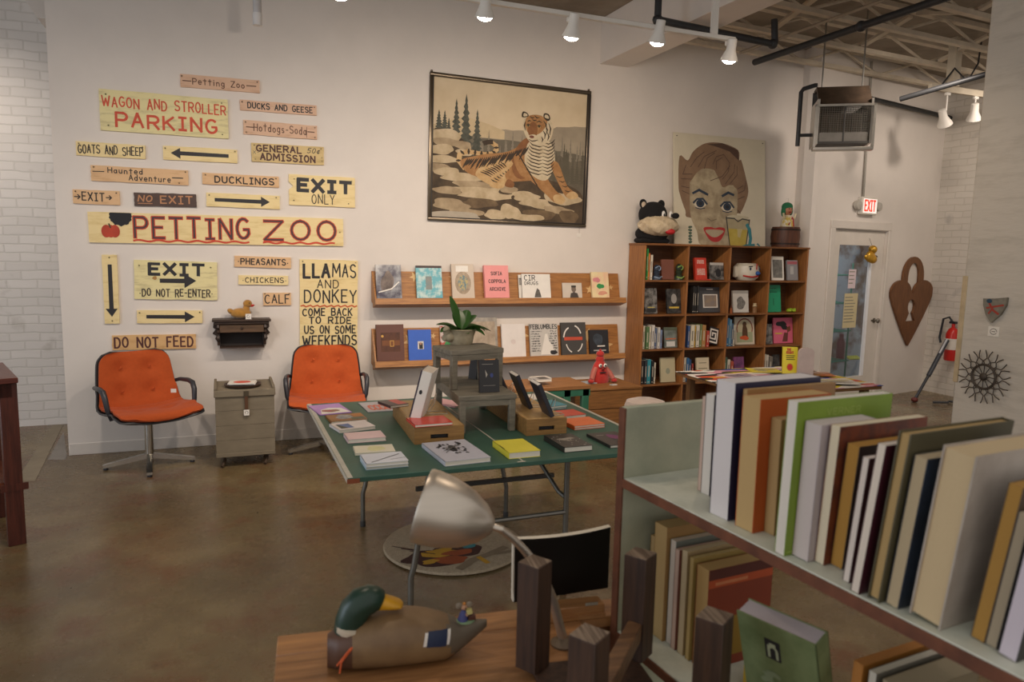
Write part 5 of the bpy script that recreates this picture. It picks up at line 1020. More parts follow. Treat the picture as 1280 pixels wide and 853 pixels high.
# round rug under the table
rc = onZ(566, 685, 0); a, b = onZ(477, 688, 0), onZ(655, 684, 0); rr = (b-a).length/2; ctr = onZ(567, 683, 0); rr = .405
RUG = M('#bfae92', .95, second='#a3927a', scale=60, bump=.8, bscale=160)
t = thing('round_rug', 'round beige shag rug with a brown and orange figure, under the green table', 'rug', (ctr.x, ctr.y, 0))
m = MB(); m.lathe([(0, .001), (rr-.012, .001), (rr, .008), (rr-.006, .02), (rr-.03, .024), (0, .024)], RUG, 56); m.build('pile', t)
m = MB(); f = Face(m, (-.07, -.15, .0245), (1, 0, 0), (0, 1, 0), (0, 0, 1)); c1, c2, c3, c4 = M('#4a2a22', .95, bump=.4), M('#c99a2e', .95, bump=.4), M('#a4522a', .95, bump=.4), M('#3f8790', .95, bump=.4)
random.seed(5)
for k in range(3): f.blob(-.12+.08*k, -.03+.02*k, .15, .1, c1, .45, 20)
f.blob(.3, .36, .12, .05, c1, .5, 18); f.blob(-.05, .02, .11, .05, c2, .3); f.blob(-.02, -.08, .1, .05, c3, .35); f.blob(.05, .0, .08, .04, c3, .3); f.blob(-.02, .06, .05, .03, c2, .3); f.blob(.13, .07, .05, .03, c4, .3); f.blob(-.13, -.07, .05, .025, c2, .4)
BR2_ = M('#8b7a62', .95); f.stroke([(.0, -.2), (.1, -.12), (.2, -.08), (.32, -.02)], .045, BR2_); f.stroke([(.14, -.1), (.16, -.18)], .03, c2); f.stroke([(.2, -.08), (.34, -.08)], .03, BR2_)
for k in range(3): f.stroke([(-.28+.04*k, .2-.05*k), (-.16+.04*k, .1-.04*k)], .008, c1)
m.build('woven_figure', t)

# ================================================================== behind the table: green bench, crates, red puppet
gz = .62
a, b, c = onZ(655, 483, gz), onZ(716, 478, gz), onZ(690, 469, gz)
GB = M('#2f6a52', .5, var=.08); t = thing('green_bench', 'green painted bench with a worn brown top behind the folding table', 'bench', (2.15, 5.3, 0))
bw = .68
m = MB(); m.box((0, 0, gz-.03), (bw, .42, gz), wood('#7d5330', '#a2703f', 'x'), bev=.003); m.build('top_board', t); m = MB(); m.box((.005, .005, gz-.085), (bw-.005, .02, gz-.03), GB); m.box((.005, .4, gz-.085), (bw-.005, .415, gz-.03), GB); m.box((bw-.02, .02, gz-.085), (bw-.005, .4, gz-.03), GB); m.build('apron', t)
for x in (.005, bw*.64, bw-.075):
    for y in (.005, .36):
        m = MB(); m.box((x, y, 0), (x+.06, y+.05, gz-.03), GB, bev=.003); m.build('leg', t)
def back_flat(label, px, py, z, w, d, h, cover, y=None, rz=0, name='art_book', art=None):
    p = onZ(px, py, z); t = thing(name, label, 'book', (p.x, p.y+d/2, z), rz); m = MB(); m.box((-w/2, -d/2, h-.002), (w/2, d/2, h), M(cover, .4)); m.box((-w/2, -d/2, 0), (w/2, d/2, .002), M(cover, .4)); f = Face(m, (-w/2, -d/2, h), (1, 0, 0), (0, 1, 0), (0, 0, 1))
    if art: art(f, w, d)
    m.build('cover', t); m = MB(); m.box((-w/2+.002, -d/2+.001, .002), (w/2-.002, d/2-.002, h-.002), M('#e6dfd0', .8)); m.build('pages', t); return t
back_flat('white book, lower one of the pair on the green bench', 679, 477.8, gz, .16, .12, .03, '#e3dccd'); back_flat('grey photo book, upper one of the pair on the green bench', 678, 477.8, gz+.03, .16, .12, .022, '#aaa6a4', art=lambda f, w, h: f.rect(w*.4, h*.1, w*.9, h*.9, M('#55504c', .5)))
# crates
cz = .50; CW = wood('#6f4926', '#9a6a38', 'x', .6)
c0 = onY(716, 488, 5.55); c1_ = onY(779, 486, 5.55); t = thing('wooden_crate', 'brown wooden crate carrying the red puppet, left of the bookcase', 'crate', (2.845, 5.62, 0)); ww = 3.52-2.845
hts = [0, .16, .33, cz]
m = MB()
for i in range(3):
    m.box((0, 0, hts[i]+.003), (ww, .018, hts[i+1]-.003), CW, bev=.003); m.box((0, .46, hts[i]+.003), (ww, .478, hts[i+1]-.003), CW, bev=.003); m.box((0, .018, hts[i]+.003), (.018, .46, hts[i+1]-.003), CW); m.box((ww-.018, .018, hts[i]+.003), (ww, .46, hts[i+1]-.003), CW)
m.build('side_slats', t); m = MB(); m.box((-.005, -.005, cz), (ww+.005, .483, cz+.018), CW, bev=.003); m.build('lid_board', t)
cz += .018
flatp = lambda label, px, py, w, d, col, rz: tag(MB().box((-w/2, -d/2, 0), (w/2, d/2, .008), M(col, .5, second='#8a9aa8', scale=18)).build('booklet', loc=(onZ(px, py, cz).x, max(5.75, onZ(px, py, cz).y), cz), rot=(0, 0, rz)), label, 'booklet')
flatp('grey blue booklet on the wooden crate beside the red puppet', 733, 479, .16, .11, '#c3ccd2', .1); flatp('small white card at the right end of the crate lid', 769, 482.5, .06, .04, '#e8e2d6', .2)
p = onZ(749, 478, cz); t = thing('red_puppet', 'small red felt puppet with white ringed eyes sitting on the wooden crate', 'puppet', (p.x, max(5.84, p.y), cz)); RP = M('#b5261f', .85, var=.1, scale=20, sheen=.4)
m = MB(); m.lathe([(.0, 0), (.09, 0), (.1, .03), (.085, .1), (.06, .17), (.04, .2), (.045, .215), (.035, .24), (0, .25)], RP, 18, Matrix.Diagonal((1, .7, 1, 1))); m.build('body', t)
m = MB(); m.ball((0, 0, .265), (.04, .035, .03), RP); m.ball((.0, 0, .3), .012, RP); m.build('topknot', t)
for s in (-1, 1):
    m = MB(); m.tube([(s*.05, -.02, .14), (s*.085, -.04, .09), (s*.11, -.06, .04)], [.018, .024, .022], M('#b5665a', .85), 8); m.ball((s*.12, -.065, .025), (.03, .03, .02), RP); m.build('arm', t)
    m = MB(); m.ball((s*.024, -.058, .165), (.018, .008, .018), W_); m.ball((s*.024, -.066, .165), (.009, .005, .009), BLK); m.build('eye', t)
m = MB(); m.ball((0, -.065, .135), (.013, .012, .014), M('#7d1f1a', .7)); m.box((-.03, -.071, .098), (.03, -.06, .106), BLK); m.build('mouth', t)
# low brick-red crate below/right
# ================================================================== magazine table by the bookcase
MZ = .76; ang = R(6)
a = onZ(903, 478, MZ); t = thing('display_table', 'table covered with a bright printed cloth in front of the bookcase', 'table', (3.45, 4.05, 0), 0)
tw, td = 1.2, .95; PR = bpy.data.materials.new('printed_cloth'); PR.use_nodes = True
nt = PR.node_tree; N = nt.nodes; L = nt.links; b_ = N['Principled BSDF']; b_.inputs['Roughness'].default_value = .5
tc = N.new('ShaderNodeTexCoord'); mp = N.new('ShaderNodeMapping'); L.new(tc.outputs['Object'], mp.inputs[0]); mp.inputs['Rotation'].default_value = (0, 0, .5); mp.inputs['Scale'].default_value = (1, 3.2, 1)
vo = N.new('ShaderNodeTexVoronoi'); vo.inputs['Scale'].default_value = 5; L.new(mp.outputs[0], vo.inputs['Vector']); sp_ = N.new('ShaderNodeSeparateColor'); L.new(vo.outputs['Color'], sp_.inputs[0])
rp = N.new('ShaderNodeValToRGB'); rp.color_ramp.interpolation = 'CONSTANT'; L.new(sp_.outputs[0], rp.inputs[0]); e = rp.color_ramp.elements
cols_ = ['#e8e4dc', '#2c2b33', '#d9c22e', '#dedad2', '#c9502f', '#3a4fa0', '#e9e4da', '#cf8fa0', '#33312f', '#d8862f']
e[0].color = (*lin(cols_[0]), 1); e[1].position = .95; e[1].color = (*lin(cols_[1]), 1)
for i in range(1, 9): k = e.new(i*.1+.02); k.color = (*lin(cols_[i]), 1)
L.new(rp.outputs[0], b_.inputs['Base Color'])
m = MB(); m.box((0, 0, MZ-.03), (tw, td, MZ-.004), wood('#6a4a2c', '#8f673d', 'x'), bev=.003); m.build('tabletop', t)
for x in (.06, tw-.11):
    for y in (.06, td-.11): m = MB(); m.box((x, y, 0), (x+.05, y+.05, MZ-.03), wood('#5d4128', '#7d5a36', 'z')); m.build('leg', t)
m = MB(); m.box((-.006, -.006, MZ-.004), (tw+.006, td+.006, MZ), PR); o = m.build('printed_cloth', loc=t.location); tag(o, 'bright printed paper cloth covering the table before the bookcase', 'tablecloth')
random.seed(9)
for i, (px, py, w, d, col, lab) in enumerate(((925, 470, .3, .2, '#e5c9cc', 'pinkish newspaper at the left end of the printed cloth'), (955, 464, .26, .2, '#e4d23c', 'yellow striped newspaper on the printed cloth behind the yellow book'), (1040, 468, .26, .18, '#c7743a', 'orange printed paper at the right end of the printed cloth'), (1055, 482, .3, .2, '#e6e2da', 'black and white striped paper at the right front of the printed cloth'))):
    p = onZ(px, py, MZ+.002); p.x = min(max(p.x, 3.62), 4.48); p.y = min(max(p.y, 4.2), 4.85)
    m = MB(); m.box((-w/2, -d/2, 0), (w/2, d/2, .004), M(col, .5)); f = Face(m, (-w/2, -d/2, .004), (1, 0, 0), (0, 1, 0), (0, 0, 1))
    for k in range(9): f.stroke([(w*random.uniform(.02, .3), d*(.06+.1*k)), (w*random.uniform(.5, .98), d*(.04+.1*k+random.uniform(-.03, .05)))], random.uniform(.004, .014), random.choice([BLK, M('#3a4fa0', .5), M('#d9c22e', .5), BLK, W_]))
    tag(m.build('newspaper', loc=(p.x, p.y, MZ+.0005+.005*i), rot=(0, 0, random.uniform(-.5, .5))), lab, 'newspaper', 'papers on the printed cloth')
p = onZ(987, 468, MZ+.026); YB = lambda f, w, h: (T2(f, w, h, 'THE', .3, .86, .55, .94, .006, M('#c8452c', .5), jit=0), T2(f, w, h, 'RIGHT', .26, .75, .72, .83, .006, M('#c8452c', .5), jit=0), [f.rect(w*.24, h*(.66-.07*i), w*random.uniform(.6, .85), h*(.685-.07*i), DK) for i in range(3)], f.disc(w*.5, h*.25, w*.22, h*.14, M('#c98f2c', .5)), f.disc(w*.5, h*.25, w*.17, h*.11, M('#c8352c', .5)))
facebook('yellow_book', 'bright yellow book with a red sun standing up on the printed cloth table', p+Vector((0, 0, .001)), .118, .215, R(8), '#e4d63a', YB, .012, None, R(-25))
p = onZ(1009, 470, MZ+.03); t = thing('upholstered_stool_back', 'pale pinkish rounded panel standing beside the yellow book', 'panel', (p.x, p.y+.02, MZ+.02), R(-25)); m = MB(); pts = [(-.06, 0), (.06, 0), (.06, .19)]+[(.06*math.cos(R(a)), .19+.04*math.sin(R(a))) for a in range(10, 180, 17)]+[(-.06, .19)]; m.prism(pts, 0, .03, M('#c9b9b3', .7)); t.name = 'rounded_panel'; m.build('panel', t)
# round pale chair back between table and crates
p = onY(803, 497, 4.9); t = thing('round_stool', 'pale round topped stool beside the right end of the crates', 'stool', (p.x, 4.85, 0)); m = MB(); zt = p.z+.0; m.lathe([(0, zt-.09), (.15, zt-.09), (.165, zt-.06), (.15, zt-.02), (.09, zt-.002), (0, zt)], M('#b5a59b', .8, sheen=.3), 26); m.build('seat', t)
for k in range(4): m = MB(); a_ = PI/4+k*PI/2; m.tube([(.1*math.cos(a_), .1*math.sin(a_), zt-.08), (.15*math.cos(a_), .15*math.sin(a_), 0)], .013, M('#5a4a3c', .5), 8); m.build('leg', t)
# ================================================================== bookcase
BX0, BX1, BYF, BYB, BH = 3.905, 5.985, 6.30, 6.60, 1.815
BWD = wood('#6b4322', '#9a6434', 'x', .45); BWV = wood('#845530', '#b37841', 'z', .45); BWI = wood('#57361e', '#7f5230', 'x', .55)
t = thing('bookcase', 'large brown wooden bookcase of four by five compartments', 'bookcase', (BX0, BYF, 0))
bw, bd = BX1-BX0, BYB-BYF; SH = [.03, .386, .748, 1.103, 1.450]; TK = .02
m = MB(); m.box((0, 0, 0), (TK, bd, BH-.018), BWV, bev=.002); m.build('side_panel', t); m = MB(); m.box((bw-TK, 0, 0), (bw, bd, BH-.018), BWV, bev=.002); m.build('side_panel', t)
m = MB(); m.box((-.008, -.008, BH-.02), (bw+.008, bd, BH), BWD, bev=.003); m.build('top_board', t)
m = MB(); m.box((TK, bd-.008, 0), (bw-TK, bd, BH-.02), BWI); m.build('back_panel', t)
for z in SH: m = MB(); m.box((TK, 0, z-.018), (bw-TK, bd-.008, z), BWD, bev=.0015); m.build('shelf', t)
XD = [TK]+[bw*k/4 for k in (1, 2, 3)]+[bw-TK]
for k in (1, 2, 3): m = MB(); m.box((XD[k]-.009, .001, .03), (XD[k]+.009, bd-.008, BH-.02), BWV); m.build('divider', t)
SHZ = {1: SH[4], 2: SH[3], 3: SH[2], 4: SH[1]}
def inbay(px0, px1, ptop, row, y):
    a, b = onY(px0, 370, y).x, onY(px1, 370, y).x; z = SHZ[row]; zt = onY((px0+px1)/2, ptop, y).z
    w = b-a; xc = (a+b)/2; k = min(range(4), key=lambda i: abs(BX0+(XD[i]+XD[i+1])/2-xc)); lo, hi = BX0+XD[k]+.012, BX0+XD[k+1]-.012
    xc = min(max(xc, lo+w/2), hi-w/2)
    return xc, w, z, max(.03, zt-z)
# face-out books
def bb(px0, px1, pt, row, label, cover, art=None, th=.02, lean=8, y=6.36, name='book', cat='book'):
    x, w, z, h = inbay(px0, px1, pt, row, y); h = min(h, .30)
    return facebook(name, label, Vector((x, y, z+.003)), w*.97, h, R(lean), cover, art, th, 'face out books in the bookcase', 0, cat=cat)
GREYA = M('#8d8a86', .5, second='#34322f', scale=16, thresh=(.4, .6)); DARKA = M('#4a4744', .5, second='#1f1e1d', scale=18, thresh=(.4, .6))
bb(826, 842, 325, 1, 'plain reddish brown book leaning in the top left compartment', '#7d4a38')
bb(868, 883, 323, 1, 'red book with white ornament standing in the second top compartment', '#d8402a', lambda f, w, h: (f.rect(w*.2, h*.72, w*.8, h*.9, M('#ecd8cc', .5, second='#d8402a', scale=60)), f.rect(w*.15, h*.2, w*.85, h*.5, M('#ecd8cc', .5, second='#d8402a', scale=50))), .03, 10, 6.38)
bb(886.5, 904, 329, 1, 'black and white photo book in the second top compartment', GREYA, lambda f, w, h: (f.disc(w*.6, h*.4, w*.2, h*.25, BLK), f.rect(0, h*.85, w, h, M('#cfcac2', .5))))
bb(963, 979, 321, 1, 'white bordered dark photo print in the top right compartment', '#e5dfd4', lambda f, w, h: f.rect(w*.12, h*.1, w*.88, h*.86, M('#4d4c48', .5, second='#8b8982', scale=20)), .01)
bb(982.5, 996.5, 326, 1, 'grey book with a pink title band in the top right compartment', '#8c8a8c', lambda f, w, h: (f.rect(w*.05, h*.8, w*.95, h*.95, M('#a85b62', .5)), f.rect(w*.3, h*.3, w*.6, h*.7, M('#b5b3b0', .5))))
bb(806.5, 823, 361, 2, 'black and white photo book, leftmost in the second row', GREYA, lambda f, w, h: (f.rect(w*.2, h*.05, w*.9, h*.2, M('#2c2a28', .5)), f.rect(w*.25, h*.23, w*.8, h*.26, M('#d8c65a', .5))))
bb(837, 855, 362, 2, 'dark portrait book with yellow lettering in the second row', DARKA, lambda f, w, h: (f.disc(w*.5, h*.6, w*.2, h*.2, M('#a8a39c', .5)), f.rect(w*.15, h*.2, w*.85, h*.27, M('#d8b84a', .5))))
bb(877, 905, 360, 2, 'large dark book with a white framed picture in the second row', '#4a4b4e', lambda f, w, h: (f.rect(w*.22, h*.18, w*.9, h*.72, W_), f.rect(w*.28, h*.22, w*.84, h*.68, M('#7d7a80', .5, second='#a58f72', scale=12)), f.rect(w*.4, h*.9, w*.7, h*.93, W_)), .03, 9, 6.4)
bb(917.5, 937.5, 364, 2, 'white book with a black etching in the second row', '#e2ddd4', lambda f, w, h: (f.blob(w*.5, h*.42, w*.3, h*.26, M('#4e4c49', .5, second='#a39e96', scale=50), .3), f.rect(0, h*.86, w, h, M('#b9b4ac', .5))))
bb(960, 978, 357, 2, 'emerald green book in the second row', '#1f9468', lambda f, w, h: (f.rect(w*.2, h*.72, w*.75, h*.75, M('#135f43', .5)), f.rect(w*.45, h*.25, w*.5, h*.5, M('#135f43', .5)), f.rect(w*.2, h*.86, w*.7, h*.89, M('#135f43', .5))))
bb(833.5, 850.5, 410, 3, 'shiny silver green book in the third row, left compartment', M('#9a9d92', .25, .5, second='#4b5247', scale=10), lambda f, w, h: (f.rect(0, h*.84, w, h, M('#59624f', .4)), f.rect(w*.1, h*.4, w*.9, h*.46, M('#c26a45', .5)), f.rect(w*.15, h*.05, w*.8, h*.3, M('#d8d6cf', .3))))
bb(922, 947.5, 396, 3, 'large book with a brown bear on an orange base in the third row', '#d6cbb5', lambda f, w, h: (f.disc(w*.5, h*.58, w*.42, h*.38, M('#8d4a38', .5)), f.disc(w*.5, h*.57, w*.37, h*.34, M('#cfc4a2', .5)), f.rect(w*.1, h*.08, w*.9, h*.45, M('#a9b08c', .5)), f.disc(w*.5, h*.74, w*.1, h*.09, M('#5f4128', .6)), f.poly([(w*.36, h*.2), (w*.66, h*.2), (w*.64, h*.55), (w*.58, h*.68), (w*.42, h*.68), (w*.38, h*.5)], M('#5f4128', .6)), f.blob(w*.48, h*.24, w*.22, h*.08, M('#cf5a28', .5)), f.disc(w*.45, h*.8, w*.03, h*.02, M('#5f4128', .6)), f.disc(w*.55, h*.8, w*.03, h*.02, M('#5f4128', .6))), .02, 7, 6.4)
bb(957, 970, 406, 3, 'grey photo book beside the pink book in the third row', GREYA, None, .02, 10, 6.37)
bb(970.5, 995.5, 398, 3, 'pink book with a black silhouette in the third row, right compartment', '#dd6a86', lambda f, w, h: (f.blob(w*.42, h*.75, w*.25, h*.12, BLK, .3), f.blob(w*.58, h*.62, w*.17, h*.1, BLK, .3), f.poly([(w*.68, h*.6), (w*.86, h*.68), (w*.9, h*.5), (w*.72, h*.4)], M('#7d4a32', .5)), f.poly([(w*.45, h*.06), (w*.72, h*.06), (w*.76, h*.4), (w*.56, h*.42)], M('#6d3a30', .5)), f.rect(w*.08, h*.36, w*.45, h*.41, M('#d8b84a', .5))), .02, 7, 6.41)
bb(831, 850, 448, 4, 'pale olive book with a round emblem in the fourth row', '#c2b896', lambda f, w, h: f.disc(w*.5, h*.45, w*.15, h*.12, M('#9ca08a', .5)))
bb(876.5, 893, 448, 4, 'cream book with a grey band in the fourth row', '#dccdae', lambda f, w, h: (f.rect(w*.15, h*.5, w*.85, h*.54, M('#8d826a', .5)), f.rect(w*.2, h*.75, w*.8, h*.78, M('#8d826a', .5))))
bb(924, 937, 447, 4, 'purple pink book low in the fourth row', M('#9a4a86', .4, second='#3c2a4a', scale=10))
bb(973, 982, 444, 4, 'small dark framed book low in the fourth row, right compartment', DARKA, None, .015)
# rows of spines
k_ = lambda v: v
def row(x0, row_, items, where, y=6.335):
    x = onY(x0, 370, y).x; z = SHZ[row_]; kb = max(k for k in range(4) if BX0+XD[k]-.04 < x); x = max(x, BX0+XD[k_(kb)]+(.0095 if kb else .001))
    for i, (px, pt, col, lab) in enumerate(items):
        xe = max(onY(px, 370, y).x, x+.012); h = max(.1, onY(px, pt, y).z-z); w = xe-x
        m = MB(); cm = M(col, .5, var=.05); h = min(h, .31); d = random.uniform(.15, .19)
        m.box((-w/2+.0008, 0, 0), (w/2-.0008, .003, h), cm); m.box((-w/2+.0008, 0, 0), (-w/2+.0028, d, h), cm); m.box((w/2-.0028, 0, 0), (w/2-.0008, d, h), cm); m.box((-w/2+.0028, .003, .002), (w/2-.0028, d-.004, h-.003), M('#e0d7c4', .8))
        f = Face(m, (-w/2, 0, 0), (1, 0, 0), (0, 0, 1), (0, -1, 0)); dark = sum(lin(col)) < 1.0
        f.rect(w*.38, h*.3, w*.62, h*.75, M('#cfc6b4' if dark else '#6f675c', .5)); f.rect(w*.25, h*.06, w*.75, h*.09, M('#cfc6b4' if dark else '#6f675c', .5))
        o = m.build('book', loc=((x+xe)/2, y+random.uniform(0, .015), z+.002)); tag(o, lab+' '+where, 'book', 'spine out books in the bookcase'); x = xe
random.seed(31)
row(806.5, 1, [(808.8, 310, '#2f9a4c', 'tall green spined book'), (811.5, 317, '#e2843a', 'orange spined book'), (814.5, 319, '#e8dcc8', 'white spined book with an orange edge')], 'at the left of the top left compartment')
row(867, 2, [(869.2, 358, '#2f2d2c', 'first black spined volume'), (871.6, 359, '#2a2929', 'second black spined volume'), (874, 358, '#333130', 'third black spined volume')], 'left of the dark framed picture book')
row(803.5, 3, [(806.5, 408, '#d9662f', 'orange spined book'), (809.5, 408, '#e6dcc6', 'cream spined book'), (814, 409, '#5d7d50', 'green spined book'), (817, 409, '#dcd3bd', 'ivory spined book'), (821, 407, '#ddd8d0', 'wide white spined book'), (824.5, 411, '#5a6a8a', 'slate blue spined book'), (828, 410, '#d6d2cc', 'pale grey spined book'), (831, 413, '#8899bb', 'light blue spined book')], 'in the third row, left compartment')
row(863, 3, [(866, 408, '#44619a', 'blue spined book'), (871, 407, '#e3d9c2', 'ivory spined book'), (873.5, 408, '#e0b43a', 'yellow spined book'), (878, 407, '#d9d2c2', 'off white spined book'), (881, 406, '#7f8d5a', 'olive spined book'), (886, 407, '#b98a52', 'tan spined book'), (890, 414, '#c04a3a', 'short red spined book')], 'in the third row, second compartment')
row(911.5, 3, [(914.5, 398, '#3f7fb0', 'tall blue spined book'), (917.5, 400, '#7fa8c4', 'light blue spined book'), (920, 405, '#4f6a86', 'grey blue spined book'), (922.8, 407, '#ded6c4', 'cream spined book')], 'left of the bear book')
row(801, 4, [(806, 451, '#e2d6bd', 'wide cream spined book'), (810, 451, '#2f2e33', 'black spined book'), (813.5, 451, '#3a4048', 'charcoal spined book'), (818.5, 450, '#3a96a8', 'teal spined book'), (822, 451, '#26262a', 'thin black spined book'), (825, 454, '#e3dac6', 'short ivory spined book')], 'in the fourth row, left compartment')
row(859.5, 4, [(863, 448, '#e4dccb', 'cream spined book'), (866.5, 448, '#3f74a8', 'blue spined book'), (869.5, 450, '#34507a', 'navy spined book'), (872, 455, '#a8433a', 'brick red spined book')], 'in the fourth row, second compartment')
row(909.5, 4, [(915, 447, '#5d7d6a', 'grey green spined book'), (919, 450, '#e0d8c8', 'white spined book'), (922.5, 452, '#c05a44', 'red spined book')], 'in the fourth row, third compartment')
row(954, 4, [(958, 440, '#46443f', 'tall black spined book'), (963, 443, '#d9cfba', 'wide ivory spined book'), (967, 444, '#ddd4c6', 'pale spined book'), (972, 446, '#7d756a', 'brown grey spined book')], 'in the fourth row, right compartment')
# flat red books under the red one, little figures
x, w, z, h = inbay(868, 887, 347, 1, 6.335); m = MB(); m.box((-w/2, 0, 0), (w/2, .03, .012), M('#cf3b28', .5)); tag(m.build('book', loc=(x, 6.325, z)), 'thin red book lying flat under the red standing book', 'book')
def figure(label, px0, px1, pt, row_, col, col2, y=6.36):
    x, w, z, h = inbay(px0, px1, pt, row_, y); t = thing('figurine', label, 'figurine', (x, y, z+.001)); a, b = M(col, .4, var=.1), M(col2, .5)
    m = MB(); m.lathe([(0, 0), (w*.45, 0), (w*.42, h*.2), (w*.25, h*.32), (w*.34, h*.5), (w*.2, h*.6), (0, h*.62)], a, 16); m.build('body', t)
    m = MB(); m.ball((0, 0, h*.74), (w*.33, w*.3, h*.26), a); m.build('head', t)
    m = MB(); m.tube([(-w*.3, -w*.22, h*.78)]+[(w*.2*math.cos(q), -w*.32, h*.76+w*.2*math.sin(q)) for q in (2.5, 1.5, .5, -.5, -1.5)], w*.05, b, 6); m.tube([(-w*.4, -w*.25, h*.2), (0, -w*.45, h*.12), (w*.4, -w*.25, h*.22)], w*.06, b, 6); m.build('swirl', t)
figure('dark blue swirl painted figurine in the top left compartment', 813.5, 825.5, 331, 1, '#39414f', '#8fa3bb'); figure('dark green swirl painted figurine in the top left compartment', 844.5, 856, 330, 1, '#303a2a', '#8fb25c')
# clown jar
x, w, z, h = inbay(918, 943.5, 328.5, 1, 6.42); t = thing('clown_jar', 'white clown face cookie jar with a blue nose in the top row', 'jar', (x, 6.42, z+.001)); CM = M('#e2dbc9', .3, var=.05); r = w/2
m = MB(); m.lathe([(0, 0), (r*.7, 0), (r*.95, h*.2), (r, h*.5), (r*.92, h*.82), (r*.7, h*.96), (r*.62, h*.96), (r*.6, h*.8), (0, h*.8)], CM, 26); m.build('body', t)
m = MB(); m.ball((r*.3, -r*1.0, h*.42), (.026, .03, .022), M('#2f5fa8', .3)); m.build('nose', t)
m = MB(); RDM = M('#c02f2a', .4)
m.tube([(r*1.0*math.sin(q), -r*1.0*math.cos(q), h*(.2+.1*abs(q+.2))) for q in [-.9+.15*i for i in range(10)]], .009, RDM, 6); m.tube([(r*.18, -r*1.0, h*.62), (r*.2, -r*.98, h*.95)], .006, RDM, 6); m.build('mouth', t)
m = MB()
for q in (-.35, .75): m.ball((r*math.sin(q), -r*.98*math.cos(q), h*.66), (.012, .006, .016), M('#2c3a55', .4), seg=8); m.tube([(r*math.sin(q-.15), -r*1.0*math.cos(q-.15), h*.78), (r*math.sin(q+.15), -r*1.0*math.cos(q+.15), h*.8)], .005, BLK, 5)
m.build('eyes', t)
for s in (-1,):
    m = MB(); m.box((s*r*1.05-.022, -.03, .03), (s*r*1.05+.022, .02, h*.8), CM, bev=.01); m.build('ear', t)
# small wooden figures
def peg(label, px0, px1, pt, row_, c1, c2):
    x, w, z, h = inbay(px0, px1, pt, row_, 6.34); t = thing('wooden_figure', label, 'figurine', (x, 6.34, z+.001)); m = MB(); m.lathe([(0, 0), (w*.45, 0), (w*.4, h*.6), (w*.25, h*.66), (0, h*.66)], M(c1, .5), 14); m.build('body', t); m = MB(); m.lathe([(0, h*.64), (w*.42, h*.66), (w*.42, h*.72), (w*.3, h*.76), (w*.3, h*.96), (0, h)], M(c2, .5), 14); m.build('cap', t)
peg('small wooden peg figure with a pale cap right of the etching book', 941.5, 947, 379, 2, '#8a6238', '#c9b48c'); peg('tiny orange peg figure left of the etching book', 913, 916.5, 382, 2, '#a85b2c', '#6b3a22')
x, w, z, h = inbay(985, 995, 385, 2, 6.35); t = thing('frog_toys', 'two lime green little frogs side by side in the second row, right compartment', 'toy', (x, 6.35, z)); LG = M('#a3c22e', .4)
for s in (-1, 1): m = MB(); m.ball((s*w*.26, 0, h*.42), (w*.26, w*.3, h*.4), LG); m.ball((s*w*.26-.008, -w*.2, h*.8), .008, LG, seg=8); m.ball((s*w*.26+.008, -w*.2, h*.8), .008, LG, seg=8); m.build('frog', t)
x, w, z, h = inbay(889.5, 901, 412, 3, 6.36); m = MB(); m.box((-w/2, -.006, 0), (w/2, .006, h), BLK); f = Face(m, (-w/2, -.006, 0), (1, 0, 0), (0, 0, 1), (0, -1, 0)); q = w*.84
f.stroke([(w*.1, h*.12), (w*.9, h*.12), (w*.9, h*.85), (w*.12, h*.85), (w*.12, h*.32), (w*.7, h*.32), (w*.7, h*.65), (w*.35, h*.65), (w*.35, h*.5)], .016, W_); o = m.build('spiral_tile', loc=(x, 6.38, z+.024), rot=(R(-12), R(14), 0)); tag(o, 'black tile with a white square spiral, leaning in the third row', 'tile')
x, w, z, h = inbay(895.5, 901, 463, 4, 6.35); m = MB(); m.ball((0, 0, h*.5), (w*.5, w*.5, h*.5), M('#3157a8', .4)); m.ball((0, -w*.4, h*.5), (w*.25, w*.2, h*.2), M('#c8402f', .4)); tag(m.build('toy_ball', loc=(x, 6.35, z+.001)), 'little blue toy with a red spot in the fourth row', 'toy')
# ---- on top of the bookcase
TP = BH
# portrait board leaning on the wall
q = [onY(841, 165.5, 6.6), onY(955.5, 180.5, 6.6), onY(949, 308, 6.45), onY(842, 304, 6.45)]
px0 = q[0].x; pw = q[1].x-q[0].x-.01; zt = q[0].z; lean = math.atan2(.11, zt-TP); ph = (zt-TP)/math.cos(lean)
t = thing('portrait_board', 'big painted board of a smiling woman with red lips and a glass, on the bookcase', 'painting', (px0, 6.47, TP+.001), rot=(-lean, 0, 0))
m = MB(); BC = M('#dcd3bb', .55, var=.04, scale=3); m.box((0, 0, 0), (pw, .018, ph), BC)
f = Face(m, (0, -.0004, 0), (pw, 0, 0), (0, 0, ph), (0, -1, 0), .00006, True); random.seed(8)
HR = M('#967a60', .6, second='#7d634d', scale=7); HRD = M('#5c463b', .6); FC = M('#9d8d72', .6, second='#b9aa8c', scale=7, thresh=(.42, .58), detail=8); NV = M('#2d3a4c', .5); LIP = M('#b8322f', .5)
def pp(cx, cy): return ((cx-325)/610, 1-(cy-80)/(745+ (cx-325)*.02) - (0))       # crop coordinates -> unit square of the board
def PT_(l): return [((cx-325-(cy-80)*.0)/612, 1-((cy-80)-(cx-325)*.085*(1-(cy-80)/760))/748) for cx, cy in l]
f.spoly(PT_([(360, 240), (412, 268), (450, 205), (530, 152), (640, 150), (748, 195), (755, 262), (770, 262), (800, 370), (818, 470), (790, 560), (760, 612), (735, 614), (430, 650), (395, 600), (362, 500), (352, 430)]), HR)
